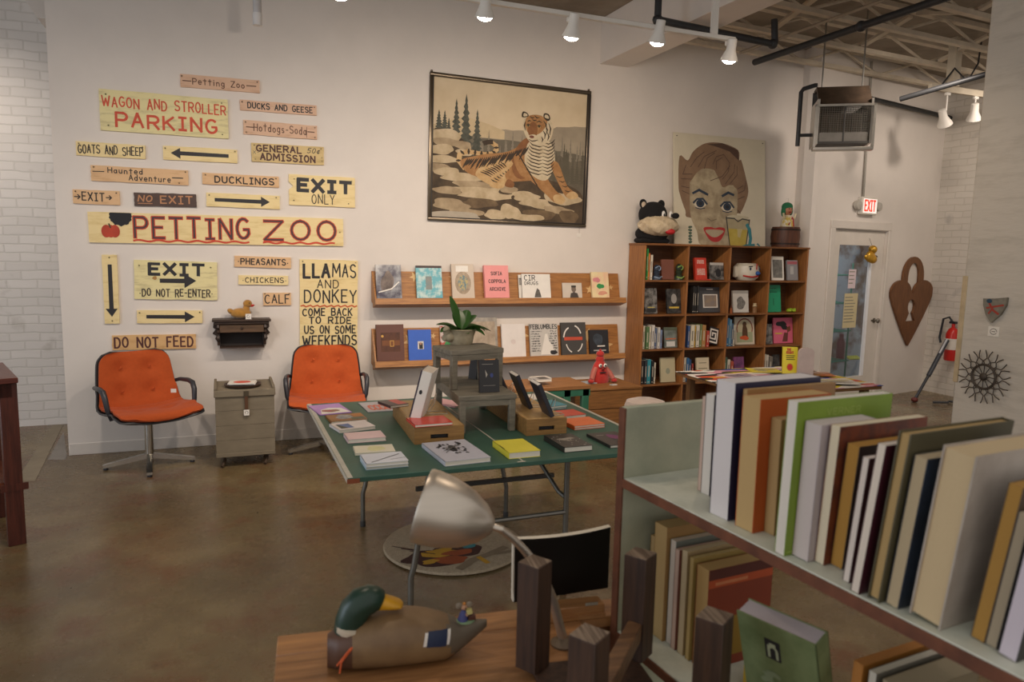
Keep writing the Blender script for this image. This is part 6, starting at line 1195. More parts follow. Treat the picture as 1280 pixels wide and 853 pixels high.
f.spoly(PT_([(440, 330), (560, 300), (640, 420), (735, 440), (740, 600), (725, 700), (690, 815), (660, 836), (500, 836), (470, 740), (430, 640), (425, 480)]), FC)
f.spoly(PT_([(425, 410), (430, 330), (520, 260), (640, 230), (720, 300), (745, 450), (700, 420), (640, 440), (600, 340), (520, 320), (470, 350)]), HR)
f.poly(PT_([(540, 158), (640, 150), (748, 195), (755, 265), (690, 205), (620, 180)]), HRD)
for l in ([(430, 310), (470, 250), (520, 210)], [(480, 310), (520, 240), (600, 200)], [(520, 320), (540, 250), (590, 215)], [(578, 290), (600, 240), (650, 225), (690, 280), (680, 340), (640, 390)], [(600, 320), (600, 270), (640, 245)], [(660, 420), (720, 340), (725, 290)], [(690, 420), (740, 360), (740, 300)], [(560, 400), (640, 370), (690, 300)], [(400, 300), (380, 360), (440, 358)], [(370, 390), (435, 392)], [(375, 470), (420, 490)], [(370, 440), (420, 450)], [(750, 480), (790, 460), (800, 400)], [(745, 520), (790, 500)], [(745, 450), (780, 430)]): f.stroke(PT_(l), .006, HRD)
f.stroke(PT_([(445, 485), (485, 463), (540, 492)]), .022, NV); f.stroke(PT_([(640, 500), (680, 477), (715, 492)]), .022, NV)
for cx, cy, s in ((492, 553, 1), (672, 572, -1)):
    f.poly(PT_([(cx-42, cy+8), (cx-20, cy-24), (cx+15, cy-26), (cx+40, cy+10), (cx+10, cy+32), (cx-20, cy+30)]), M('#d9d0b8', .5)); f.disc(*PT_([(cx, cy)])[0], .044, .036, NV); f.disc(*PT_([(cx, cy)])[0], .02, .017, BLK)
    f.stroke(PT_([(cx-44, cy-5), (cx-20, cy-30), (cx+18, cy-32), (cx+44, cy+2)]), .018, NV); f.stroke(PT_([(cx-30, cy+28), (cx, cy+36), (cx+30, cy+30)]), .008, NV)
f.stroke(PT_([(540, 650), (565, 668), (600, 655)]), .007, M('#7d6f58', .5))
f.spoly(PT_([(512, 718), (560, 708), (590, 716), (620, 708), (658, 722), (630, 790), (590, 808), (550, 790)]), LIP); f.spoly(PT_([(528, 728), (645, 730), (615, 766), (585, 776), (555, 766)]), M('#b5a78a', .5))
f.poly(PT_([(665, 640), (825, 655), (800, 838), (688, 838)]), M('#b5a886', .5)); f.poly(PT_([(680, 715), (808, 722), (798, 838), (688, 838)]), M('#b39c3a', .5, second='#c9b659', scale=5))
f.poly(PT_([(740, 715), (775, 718), (760, 775), (742, 770)]), M('#cbbd8a', .5)); f.blob(*PT_([(745, 640)])[0], .12, .02, M('#cfc5a8', .5), .1)
for l in ([(665, 640), (688, 838)], [(825, 655), (800, 838)], [(665, 645), (720, 648), (745, 668), (775, 650), (825, 658)]): f.stroke(PT_(l), .012, M('#4c4a45', .5))
TE = M('#3d8a94', .5); f.stroke(PT_([(808, 690), (825, 720), (832, 780), (826, 815)]), .035, TE); f.poly(PT_([(770, 836), (800, 818), (860, 812), (862, 838)]), TE); f.stroke(PT_([(880, 815), (895, 838)]), .02, TE)
for i in range(6): f.blob(*PT_([(425, 712+20*i)])[0], .02, .012, M('#5f6f58', .5, second='#3d5a52', scale=30), .3)
m.build('painted_panel', t)
for u in (.03, .97): m = MB(); m.ball((pw*u, -.001, ph*.97), .006, NAIL, seg=8); m.build('nail', t)
# black plush with pale muzzle
a, b = onY(797, 300, 6.42), onY(843, 300, 6.42); w = b.x-a.x; c = (a.x+b.x)/2-.03; ht = onY(820, 250, 6.42).z-TP
t = thing('plush_animal', 'black plush animal with a shaggy pale muzzle and red mouth, on the bookcase', 'plush toy', (c, 6.44, TP+.001)); PB = M('#151416', .95, var=.2, scale=40, bump=.5, bscale=120); PM = M('#dccbae', .95, second='#c2ae8d', scale=24, bump=1, bscale=90)
r = w*.5
m = MB(); m.ball((0, .02, ht*.22), (r*.85, r*.6, ht*.215), PB); m.box((-r*.8, -.07, 0), (r*.8, .1, ht*.12), PB, bev=.03, seg=2); m.build('body', t)
m = MB(); m.ball((-.005, .01, ht*.66), (r*.68, r*.62, ht*.3), PB, seg=20); m.build('head', t)
for s in (-1, 1):
    m = MB(); m.ball((s*r*.48-.005, .03, ht*.9), (r*.19, .03, ht*.115), PB, rot=(0, s*.25, 0)); er = m.build('ear', t)
    if s < 0: m = MB(); m.ball((s*r*.52-.005, .005, ht*.88), (r*.12, .012, ht*.07), M('#cbb7a0', .9)); m.build('ear_lining', er)
    m = MB(); m.ball((s*r*.2+r*.38, -r*.54, ht*.66), (.022, .012, .036), M('#eeebe4', .3)); m.ball((s*r*.2+r*.39, -r*.54-.011, ht*.645), (.01, .006, .017), BLK); m.build('eye', t)
m = MB()
random.seed(2)
def muz(u, v):
    a_ = 2*PI*u; th_ = -PI/2+PI*v; n_ = 1+.05*math.sin(7*a_+5*th_)*math.cos(th_)+.035*math.sin(19*a_-9*th_)*math.cos(th_)
    return (.015+r*1.0*n_*math.cos(th_)*math.cos(a_), -r*.34+r*.62*n_*math.cos(th_)*math.sin(a_), ht*(.40+.235*n_*math.sin(th_)))
m.grid(muz, 72, 18, PM); bmesh.ops.remove_doubles(m.bm, verts=m.bm.verts[:], dist=.0003)
m.build('muzzle', t)
m = MB(); m.ball((r*.62, -r*.86, ht*.63), (.04, .032, .03), PB); m.build('nose', t); m = MB(); m.ball((r*.4, -r*.82, ht*.27), (.055, .04, .03), M('#c0262a', .6), seg=14); m.build('mouth', t)
# barrel with a little figure
a, b = onY(967, 305, 6.45), onY(995, 305, 6.45); w = b.x-a.x; zt = onY(981, 284, 6.45).z; h = zt-TP; t = thing('small_barrel', 'small dark wooden barrel at the right end of the bookcase top', 'barrel', ((a.x+b.x)/2, 6.45, TP)); BRL = wood('#4a2a1c', '#6b4029', 'z', .5); r = w/2
m = MB(); m.lathe([(0, 0), (r*.92, 0), (r*1.0, h*.5), (r*.93, h), (r*.8, h), (r*.8, h*.96), (0, h*.96)], BRL, 22); m.build('staves', t)
for z in (.12, .82): m = MB(); m.lathe([(r*.965, h*z), (r*.985, h*z), (r*.985, h*(z+.09)), (r*.965, h*(z+.09))], M('#3a2c26', .5, .5), 22); m.build('hoop', t)
fh = onY(981, 251, 6.45).z-zt; t = thing('carnival_figurine', 'small figurine with green hair and raised arms standing on the barrel', 'figurine', ((a.x+b.x)/2, 6.44, zt-h*.04+.0005)); SK = M('#c98a68', .5); YW = M('#d8bd5a', .6, second='#e6ddc8', scale=20, thresh=(.45, .55))
m = MB(); m.lathe([(0, 0), (.07, 0), (.06, fh*.3), (.035, fh*.48), (0, fh*.5)], YW, 16); m.build('body', t); m = MB(); m.ball((0, 0, fh*.68), (.05, .045, .06), SK); m.ball((0, -.045, fh*.66), (.01, .012, .01), SK, seg=8); m.tube([(-.02, -.04, fh*.6), (0, -.046, fh*.58), (.02, -.04, fh*.6)], .005, M('#b02f2a', .5), 5); m.ball((-.018, -.041, fh*.72), .006, BLK, seg=8); m.ball((.018, -.041, fh*.72), .006, BLK, seg=8); m.build('head', t)
m = MB(); m.ball((0, .012, fh*.8), (.062, .055, .05), M('#2a7a52', .7, bump=.4)); m.ball((-.05, .01, fh*.62), (.02, .03, .06), M('#2a7a52', .7)); m.ball((.05, .01, fh*.66), (.018, .03, .05), M('#2a7a52', .7)); m.build('hair', t)
for s in (-1, 1): m = MB(); m.tube([(s*.03, -.01, fh*.42), (s*.07, -.03, fh*.36), (s*.085, -.03, fh*.55)], [.014, .013, .01], M('#e0d2ac', .6), 8); m.build('arm', t)
m = MB(); m.tube([(0.03, -.045, fh*.4), (-.03, -.06, fh*.1)], .008, M('#b02f2a', .5), 6); m.tube([(.035, -.05, fh*.36), (.04, -.06, fh*.05)], .008, M('#b02f2a', .5), 6); m.build('sash', t)
m = MB(); m.tube([(0, .01, fh*.92), (.0, .0, fh*1.12), (-.04, 0, fh*1.08)], .002, WIRE, 5); m.build('antenna_wire', t)
# ================================================================== foreground: book cart
CZ = 1.15
c0 = onZ(778, 598, CZ); c1 = onZ(1280, 851, CZ); dv = (c1-c0).normalized(); LA = math.atan2(-dv.x, -dv.y)*-1
ux = Vector((-dv.y, dv.x, 0))                       # depth direction, away from the camera side
if ux.x < 0: ux = -ux
CD_ = .30; CLN = 1.35
cart_rot = math.atan2(ux.y, ux.x)
MG = M('#b4b69e', .55, second='#959a86', scale=5, thresh=(.3, .6), detail=7); MGT = M('#d4d7c7', .5, second='#b5bbab', scale=6, thresh=(.3, .55), detail=8); RW = M('#7d4a30', .6, second='#59321f', scale=14)
t = thing('book_cart', 'pale green worn wooden book cart with brown edges in the right foreground', 'book cart', (c0.x, c0.y, 0), cart_rot)
# local: x = depth, y negative = towards the camera
def cl(p): q = Vector(p)-c0; return Vector((q.dot(ux), q.dot(-dv), 0))
zlow = onY(765, 790, c0.y).z
ptop = onY(770, 511, c0.y).z
m = MB(); m.box((0.004, .0, .06), (CD_, .022, ptop), MG, bev=.002); ep = m.build('end_panel', t)
m = MB(); m.box((-.003, -.001, .06), (.004, .023, ptop-.002), RW, bev=.001); m.build('worn_edge', ep)
m = MB(); m.box((0, -CLN, .06), (CD_, -CLN+.022, ptop), MG, bev=.002); m.build('end_panel', t)
TS = .024
for zz in (CZ, zlow, .3):
    m = MB(); m.box((.004, -CLN+.023, zz-TS), (CD_, -.001, zz), MGT, bev=.0015); sh = m.build('shelf', t)
    m = MB(); m.box((-.002, -CLN+.023, zz-TS), (.004, -.001, zz-.002), RW, bev=.001); m.build('worn_edge', sh)
for x in (.04, CD_-.04):
    for y in (-.06, -CLN+.08):
        m = MB(); m.lathe([(.0, -.012), (.03, -.012), (.03, .012), (0, .012)], M('#2d2c2c', .6), 16, Matrix.Translation((x, y, .03)) @ Matrix.Rotation(R(90), 4, 'Y')); m.box((x-.015, y-.015, .03), (x+.015, y+.015, .065), STEEL); m.build('caster', t)
PAGE = lambda c: M(c, .85, second=c, var=.04, scale=2, bump=.12, bscale=200)
LASTY = {}
def cbook(label, fx0, fx1, fy, txy, pages, cover, depth=.17, lean=0, z=CZ, fwd=.0, hard=False, art=None, ymin=None, group='books standing on the cart'):
    """fore-edge base corners (left/right pixel x at base pixel y) and the top-left pixel of the fore edge"""
    a = cl(onZ(fx0, fy, z)); b = cl(onZ(fx1, fy+(fx1-fx0)*.51, z))
    ya = min(a.y, LASTY.get(z, 9)-.0008); yb = min(b.y, ya-.006); LASTY[z] = yb; xx = max(.006, (a.x+b.x)/2+fwd); th = ya-yb
    wb = onZ(fx0, fy, z); hgt = onY(txy[0], txy[1], wb.y).z - z
    t = thing('book', label, 'book', (0, 0, 0), group=group)
    o = c0+ux*xx-dv*yb; t.location = (o.x, o.y, z+.0005); t.rotation_euler = (R(lean), 0, cart_rot)
    cm = M(cover, .4, var=.05) if isinstance(cover, str) else cover; e = .0025 if hard else .0012; k = .004 if hard else .0005
    m = MB(); m.box((0, 0, 0), (depth, e, hgt), cm); m.box((0, th-e, 0), (depth, th, hgt), cm); m.box((depth-e, 0, 0), (depth, th, hgt), cm)
    if art: f = Face(m, (0, 0, 0), (1, 0, 0), (0, 0, 1), (0, -1, 0)); art(f, depth, hgt)
    m.build('cover', t)
    m = MB(); m.box((k, e, k), (depth-e, th-e, hgt-k), PAGE(pages)); m.build('pages', t)
    return t
WB = 'in the upper cart row'
G_ = M('#7f9a2f', .45)
cbook('thin pinkish paperback, leftmost in the upper cart row', 872, 875.5, 613, (874, 496), '#cdb3a2', '#b99788', .12)
cbook('white paperback second from the left in the upper cart row', 876, 886, 616, (878, 492), '#ddd6cc', '#332b30', .16, art=None)
cbook('tall thick white book with a navy cover in the upper cart row', 887, 909, 641, (896, 474), '#dcd6d4', '#2d2a44', .25)
cbook('tall tan book behind the orange one in the upper cart row', 910, 915, 655, (925, 487), '#b39563', '#9a7244', .26, fwd=.02)
cbook('orange covered book with tan pages in the upper cart row', 917, 940, 656, (926, 494), '#bfa06c', '#c05a28', .2)
cbook('short tan paperback right of the orange book', 953, 967, 664, (966, 521), '#b0905f', '#9a7a4c', .11)
cbook('white book with a lime green cover and pale title in the upper cart row', 968, 980, 690, (988, 499), '#dfd8cc', G_, .26, 1.5, art=lambda f, w, h: (f.rect(w*.02, h*.02, w*.98, h*.025, M('#b5c96a', .5)), T2(f, w, h, 'VERNER', .3, .9, .65, .94, .003, M('#97ad4e', .5), jit=0)))
cbook('lilac white paperback beside the lime green book', 990, 1009, 694, (1010, 525), '#cdc0ba', '#bdb2b4', .15, 2)
DKP = M('#3c2a2c', .45, second='#7d3f28', scale=16, thresh=(.45, .65))
cbook('cream book with a dark illustrated cover in the upper cart row', 1010, 1029, 698, (1033, 526), '#ddd0b2', DKP, .24, 3)
cbook('ochre edged book with a dark cover in the upper cart row', 1036, 1052, 705, (1060, 550), '#b08238', '#3a2c28', .18, 4)
cbook('thin white paperback with a brown cover in the upper cart row', 1053, 1061, 726, (1078, 566), '#e2d6ca', '#5a3a3a', .12, 5)
cbook('white book with a maroon cover in the upper cart row', 1063, 1073, 739, (1099, 547), '#e0d4c4', '#4a1f2a', .19, 6)
cbook('tall olive hardback with tan pages in the upper cart row', 1084, 1098, 748, (1129, 531), '#b59763', '#57523c', .27, 6, hard=True)
cbook('tan book with a dark blue picture cover in the upper cart row', 1107, 1122, 755, (1152, 561), '#b9a684', M('#33465c', .4, second='#26282f', scale=10), .17, 6)
cbook('very thick white book with a blurry grey cover in the upper cart row', 1136, 1174, 770, (1200, 549), '#cdb68e', M('#d2c9bd', .5, second='#9c9084', scale=5), .26, 6, hard=True)
cbook('ochre edged paperback near the right edge of the upper cart row', 1213, 1230, 797, (1283, 590), '#a97f3a', '#4c3a28', .17, 7)
cbook('grey tan paperback near the right edge of the upper cart row', 1231, 1245, 806, (1300, 625), '#a4957c', '#3a3532', .17, 7)
cbook('lilac white book, rightmost in the upper cart row', 1247, 1270, 818, (1330, 640), '#d0c6cf', '#2f2c2c', .2, 7)
# lower shelf
GL_ = 'books standing on the lower cart shelf'
def lbook(label, fx0, fx1, fy, txy, pages, cover, depth=.17, lean=0, **k): return cbook(label, fx0, fx1, fy, txy, pages, cover, depth, lean, z=zlow, group=GL_, **k)
lbook('thin yellow covered book, leftmost on the lower cart shelf', 784, 787, 782, (790, 674), '#d8b83a', '#dcc02f', .15, fwd=.06)
lbook('pale tan paperback second on the lower cart shelf', 787.5, 797, 788, (797, 672), '#c3a878', '#b79a66', .16, fwd=.05)
lbook('wide tan paperback third on the lower cart shelf', 798, 818, 795, (804, 655), '#b89a66', '#a8824e', .2, fwd=.03)
lbook('grey covered white paperback on the lower cart shelf', 819, 828, 806, (830, 676), '#cfc3b2', '#7f857c', .2, fwd=.03)
lbook('thin pinkish paperback on the lower cart shelf', 829, 836, 812, (840, 687), '#c8ab98', '#8d5a4a', .18, fwd=.02)
lbook('pale cream paperback on the lower cart shelf', 837, 846, 818, (848, 688), '#c9b692', '#b39a70', .2, fwd=.02)
lbook('yellowish paperback on the lower cart shelf', 847, 853, 826, (856, 698), '#c2aa72', '#ad9354', .19, fwd=.02)
lbook('tan paperback with a red and orange cover on the lower cart shelf', 854, 874, 832, (866, 707), '#bc9a62', '#8d3a20', .2, 0, fwd=.02, art=lambda f, w, h: (f.rect(0, h*.82, w, h*.9, M('#c4552a', .45)), f.rect(w*.1, h*.84, w*.6, h*.87, M('#d98a5a', .45)), f.rect(w*.3, h*.1, w, h*.5, M('#9a7a28', .5)), f.rect(0, h*.9, w, h, M('#5a2418', .45))))
lbook('short yellow book low on the cart behind the wire easel', 905, 925, 862, (932, 826), '#c9a83a', '#d1b22e', .12, 0, fwd=.05)
for i, (fx0, fx1, fy, tx, ty_, pg, cv, lab) in enumerate(((1048, 1062, 960, 1062, 822, '#b5793a', '#c0803a', 'orange edged book at the bottom right of the lower cart shelf'), (1066, 1078, 975, 1095, 830, '#c9c2b2', '#6b675c', 'white edged grey book at the bottom right of the lower cart shelf'), (1080, 1120, 985, 1130, 838, '#a3957a', '#8a7d64', 'thick grey tan book at the bottom right of the lower cart shelf'))):
    lbook(lab, fx0, fx1, fy, (tx, ty_), pg, cv, .2, 3)
# green book propped on a wire easel on the lower shelf
p = onZ(954, 930, zlow); q = cl(p)
gp = c0+ux*.09-dv*(q.y)
tA = onY(940, 740, gp.y)
t = thing('green_book', 'mottled green book with a small black emblem, propped on a wire stand', 'book', (gp.x, gp.y, zlow+.004), rot=(R(17), 0, R(-72)))
gh = .27; gw = .17; GM = M('#7d8a5f', .45, second='#66744a', scale=12, thresh=(.35, .6)); m = MB()
m.box((-gw/2, 0, 0), (gw/2, .003, gh), GM); m.box((-gw/2, .042, 0), (gw/2, .045, gh), GM); m.box((gw/2-.003, 0, 0), (gw/2, .045, gh), GM); f = Face(m, (-gw/2, 0, 0), (1, 0, 0), (0, 0, 1), (0, -1, 0))
f.rect(gw*.34, gh*.68, gw*.54, gh*.86, BLK); f.text('n', gw*.38, gh*.7, gw*.5, gh*.86, .006, M('#b9c2a2', .5), jit=0); f.rect(gw*.4, gh*.79, gw*.48, gh*.83, M('#b9c2a2', .5))
for k in range(12): x, y = random.uniform(.3, .9)*gw, random.uniform(.08, .6)*gh; f.blob(x, y, .014, .007, M('#8d9a78', .5), .5, 9)
m.build('cover', t); m = MB(); m.box((-gw/2+.003, .003, .003), (gw/2-.003, .042, gh-.001), M('#b9aeb0', .8)); m.build('pages', t)
t2 = thing('wire_easel', 'white wire stand holding the mottled green book in the cart', 'book stand', (gp.x-.085, gp.y-.04, zlow+.0006), R(-40))
WW = M('#c9ccb9', .4); m = MB(); m.tube([(-.03, 0, .004), (-.026, 0, .08), (-.015, 0, .105), (0, 0, .112), (.015, 0, .105), (.026, 0, .08), (.03, 0, .004)], .0035, WW, 8); m.build('front_loop', t2); m = MB(); m.tube([(-.03, 0, .004), (-.03, .09, .004), (.03, .09, .004), (.03, 0, .004)], .0035, WW, 8); m.build('base_wire', t2)

# ================================================================== wooden desk with duck decoy, lamp and upturned stool
DZ = .76
k0 = onZ(347, 795, DZ); k1 = onZ(760, 749, DZ); dd = (k1-k0).normalized(); da = math.atan2(dd.y, dd.x)
DKW = wood('#7d5532', '#ad7c4d', 'x', .45, 3.5); DKW2 = wood('#8a5d38', '#bb8752', 'x', .45, 3)
t = thing('wooden_desk', 'light brown plank desk in the foreground carrying the duck decoy', 'desk', (k0.x, k0.y, 0), da)
dl = (k1-k0).length+.03; FR = .092
m = MB(); m.box((0, -FR, DZ-.03), (dl, 0, DZ), DKW2, bev=.003); m.build('top_plank', t)
m = MB(); m.box((0, -.62, DZ-.03), (.76, -FR-.002, DZ), DKW, bev=.003); m.build('top_plank', t)
m = MB(); m.box((.02, -.04, DZ-.11), (dl-.02, -.02, DZ-.03), DKW); m.box((.02, -.60, DZ-.11), (.74, -.58, DZ-.03), DKW); m.box((.02, -.58, DZ-.11), (.04, -.04, DZ-.03), DKW); m.build('apron', t)
for x, y in ((.02, -.07), (dl-.08, -.07), (.02, -.61), (.69, -.61)): m = MB(); m.box((x, y, 0), (x+.05, y+.05, DZ-.03), wood('#6b4626', '#8f6238', 'z')); m.build('leg', t)
# duck decoy: head turned back over its body, facing right
a, b = onZ(417, 815, DZ), onZ(600, 790, DZ); L = (b-a).length*1.03; c = (a+b)/2
dk = onZ(518, 838, DZ); t = thing('duck_decoy', 'carved wooden mallard decoy with a green head turned over its back', 'duck decoy', (dk.x, dk.y+.055, DZ), math.atan2((b-a).y, (b-a).x)-.08)
DB = M('#8a6f4c', .5, second='#6d5439', scale=8, thresh=(.3, .65)); DBR_ = M('#5b3d2c', .5, var=.1); DGR = M('#6b6152', .55, var=.1)
def dbody(u, v):
    x = -L/2+L*u; k = (x+L/2)/L
    wv = .072*math.sin(PI*min(1, max(.001, (k*.93+.06)))**.85)**.55*(1 if k < .72 else 1-.55*((k-.72)/.28)**1.3)
    tz = .118*(math.sin(PI*(k*.78+.17))**.7) if k < .82 else .118*(math.sin(PI*(.82*.78+.17))**.7)*(1-.0*(k-.82))
    bz = 0 if k < .72 else .06*((k-.72)/.28)**1.2
    tz = max(tz, bz+.018); a_ = 2*PI*v; cz = (tz+bz)/2; hz_ = (tz-bz)/2
    sy, sz = math.cos(a_), math.sin(a_)
    z = cz+hz_*(abs(sz)**.85)*(1 if sz > 0 else -1)
    if k < .03: wv *= .75; 
    return (x, wv*(abs(sy)**.8)*(1 if sy > 0 else -1), max(0.0, z))
m = MB(); g = 40; m.grid(dbody, g, 28, DB)
for s_, us in ((0, 0.0), (1, 1.0)):
    pass
bmesh.ops.remove_doubles(m.bm, verts=m.bm.verts[:], dist=.0002); bmesh.ops.holes_fill(m.bm, edges=[e for e in m.bm.edges if e.is_boundary])
i1, i2 = m.mi(DBR_), m.mi(DGR)
for f_ in m.bm.faces:
    x = f_.calc_center_median(); k = (x.x+L/2)/L
    if k < .15-.25*(x.z-.05): f_.material_index = i1
    elif k > .74+1.1*(abs(x.z-.07)-.02): f_.material_index = i2
m.build('body', t, smooth=60)
wing = MB(); 
def onbody(xl, zl, off=.0015):      # point on the near side of the body at local x, z
    k = (xl+L/2)/L; best = None
    for i in range(200):
        q = dbody(k, .25+.5*i/200+.25 if False else .5+.0+(i/200)*.0+0) if False else dbody(k, .25+.5*i/199)
        d_ = abs(q[2]-zl)
        if q[1] <= 0 and (best is None or d_ < best[0]): best = (d_, q)
    return (best[1][0], best[1][1]-off, best[1][2])
def patch(x0, x1, z0, z1, m_, off): wing.grid(lambda u, v: onbody(x0+(x1-x0)*u+.006*(v-.5), z0+(z1-z0)*v-.006*u, off), 6, 4, m_)
patch(L*.08, L*.245, .062, .09, W_, .0015); patch(L*.1, L*.225, .06, .092, M('#22304f', .4, var=.1), .0025); wing.build('wing_patch', t)
hx = -L*.36
m = MB(); GRH = M('#1f3b2f', .35, var=.15, scale=20); hp = [Vector(q) for q in ((hx-.004, 0, .08), (hx+.0, 0, .105), (hx+.01, 0, .13), (hx+.026, 0, .147), (hx+.044, 0, .153), (hx+.06, 0, .152), (hx+.072, 0, .149), (hx+.078, 0, .147))]; m.tube(hp, [.034, .035, .036, .036, .034, .029, .021, .006], GRH, 24); hd = m.build('head', t, smooth=80)
m = MB(); m.lathe([(.036, -.006), (.041, 0), (.042, .012), (.036, .016)], M('#cdbfa8', .5), 20, Matrix.Translation((hx+.004, 0, .082)) @ Matrix.Rotation(R(12), 4, 'Y')); m.build('neck_ring', t)
m = MB()
def bill(u, v):
    a_ = 2*PI*v; x = hx+.064+.056*u; hw_ = (.02+.004*math.sin(PI*u))*(1 if u < .85 else math.sqrt(max(.02, 1-((u-.85)/.15)**2))); hh_ = .016*(1-u)**.7+.0045
    return (x, hw_*math.cos(a_), .146-.012*u+hh_*math.sin(a_))
m.grid(bill, 12, 16, M('#d9a122', .4)); bmesh.ops.remove_doubles(m.bm, verts=m.bm.verts[:], dist=.0002); bmesh.ops.holes_fill(m.bm, edges=[e for e in m.bm.edges if e.is_boundary]); m.build('bill', t)
m = MB(); m.ball((hx+.05, -.026, .154), (.0055, .004, .0055), M('#3a2a1a', .2), seg=10); m.ball((hx+.085, -.014, .151), (.004, .003, .002), BLK, seg=8); m.build('eye', t)
m = MB(); m.tube([(hx+.02, -.045, .085), (hx-.0, -.058, .065), (hx-.02, -.06, .04), (hx-.024, -.062, .015)], .0022, M('#d05a24', .6), 6); m.tube([(hx+.02, -.045, .085), (hx-.008, -.06, .06), (hx-.03, -.056, .03)], .0022, M('#d05a24', .6), 6); m.build('orange_string', t)
p = onZ(414, 799, DZ); m = MB(); m.prism([(0, 0), (.035, .004), (.035, .022), (.015, .02)], 0, .001, W_, 'xz'); tag(m.build('paper_tag', loc=(p.x-.012, dk.y+.07, DZ+.0), rot=(0, 0, R(-5))), 'white paper tag sticking out behind the duck decoy', 'paper tag')
# mouse figurine behind the duck tail
p = onZ(577, 782, DZ+.07); mp_ = t.matrix_basis @ Vector((L*.42, .0, .0)); 
kx = .86; zt_ = max(dbody(kx, i/28)[2] for i in range(29)); mb = t.matrix_basis @ Vector((-L/2+L*kx, .0, zt_-.002))
t = thing('mouse_figurine', 'tiny mouse figurine in blue with a yellow box, on the duck decoy tail', 'figurine', mb, R(-5))
m = MB(); m.lathe([(0, 0), (.024, 0), (.024, .005), (0, .006)], M('#8fae86', .6), 18, Matrix.Diagonal((1, .6, 1, 1))); m.build('base', t)
m = MB(); m.lathe([(0, .005), (.013, .005), (.009, .022), (.005, .03), (0, .031)], M('#4a4f86', .6), 14, Matrix.Translation((-.007, 0, 0)) @ Matrix.Rotation(R(8), 4, 'Y')); m.tube([(-.003, -.004, .024), (.004, -.008, .018)], .003, M('#b08968', .6), 6); m.build('body', t)
m = MB(); m.ball((-.003, 0, .037), (.008, .007, .007), M('#c99a78', .6), seg=12); m.ball((-.001, -.007, .036), .002, BLK, seg=6); m.ball((-.003, 0, .046), (.004, .004, .004), M('#d08a3a', .6), seg=8); m.build('head', t)
for s in (-1, 1): m = MB(); m.ball((-.003+s*.0125, 0, .042), (.0085, .004, .0085), M('#8f8372', .7), seg=12); m.build('ear', t)
m = MB(); m.box((.006, -.008, .005), (.024, .008, .016), M('#5a3326', .6), bev=.001); m.box((.007, -.007, .017), (.021, .007, .029), M('#d8cf86', .6), Matrix.Rotation(R(-12), 4, 'Y'), bev=.001); m.build('box', t)
# gooseneck lamp
SM = M('#cfc6b8', .36, .85, var=.03, stretch=(1, 1, 40), scale=3); LY = 1.52; MY = LY+.07
pA = onY(618, 661, LY); tip = onY(545, 628, LY-.03); base = onZ(705, 815, DZ)
n0 = onY(617, 659, LY); d_ = (onY(530, 640, LY-.02)-n0); ax = Vector((n0.x-onY(527, 622, LY-.05).x, .02, n0.z-onY(527, 622, LY-.05).z)).normalized()
t = thing('gooseneck_lamp', 'brushed metal gooseneck desk lamp with a bullet shade', 'lamp', (base.x, LY, DZ))
o_ = Vector((base.x, LY, DZ))
mo = onY(529, 632, MY); sl = (n0-mo).length; axd = (n0-mo).normalized(); rot = axd.to_track_quat('Z', 'Y').to_matrix().to_4x4(); MX = Matrix.Translation(mo-o_) @ rot
rm = .087
m = MB(); m.lathe([(rm*.97, -.005), (rm, 0), (rm*1.0, sl*.1), (rm*.94, sl*.35), (rm*.78, sl*.62), (rm*.52, sl*.84), (rm*.25, sl*.97), (.012, sl), (.009, sl), (rm*.22, sl*.955), (rm*.5, sl*.82), (rm*.76, sl*.6), (rm*.92, sl*.34), (rm*.98, sl*.1), (rm*.965, 0)], SM, 40, MX); m.build('shade', t)
m = MB(); m.ball((0, 0, sl*.45), .028, BULB_OFF, MX, seg=14); m.build('bulb', t)
m = MB(); m.lathe([(.008, sl-.01), (.009, sl+.02), (.007, sl+.024)], SM, 14, MX); m.build('collar', t)
pts = [n0+axd*.015, onY(640, 673, LY), onY(657, 690, LY+.0), onY(675, 716, LY+.0), onY(690, 748, LY), onY(700, 785, LY), onY(704, 812, LY)]
pts[-1].z = DZ+.01
def smooth(ps, n=5):
    out = []
    for i in range(len(ps)-1):
        a0, a1, a2, a3 = ps[max(i-1, 0)], ps[i], ps[i+1], ps[min(i+2, len(ps)-1)]
        for k in range(n):
            s_ = k/n; out.append(.5*((2*a1)+(a2-a0)*s_+(2*a0-5*a1+4*a2-a3)*s_*s_+(3*a1-a0-3*a2+a3)*s_**3))
    return out+[ps[-1]]
sp2 = [p-o_ for p in smooth(pts, 12)]
m = MB(); m.tube(sp2, [.0078+.0035*min(1, i/45)+.0009*(i % 2) for i in range(len(sp2))], SM, 12); m.build('gooseneck', t)
m = MB(); e_ = sp2[-1]; m.lathe([(0, 0), (.03, 0), (.032, .006), (.02, .014), (.012, .02), (0, .02)], M('#6d5a44', .5), 24, Matrix.Translation((e_.x, e_.y, 0))); m.build('base', t)
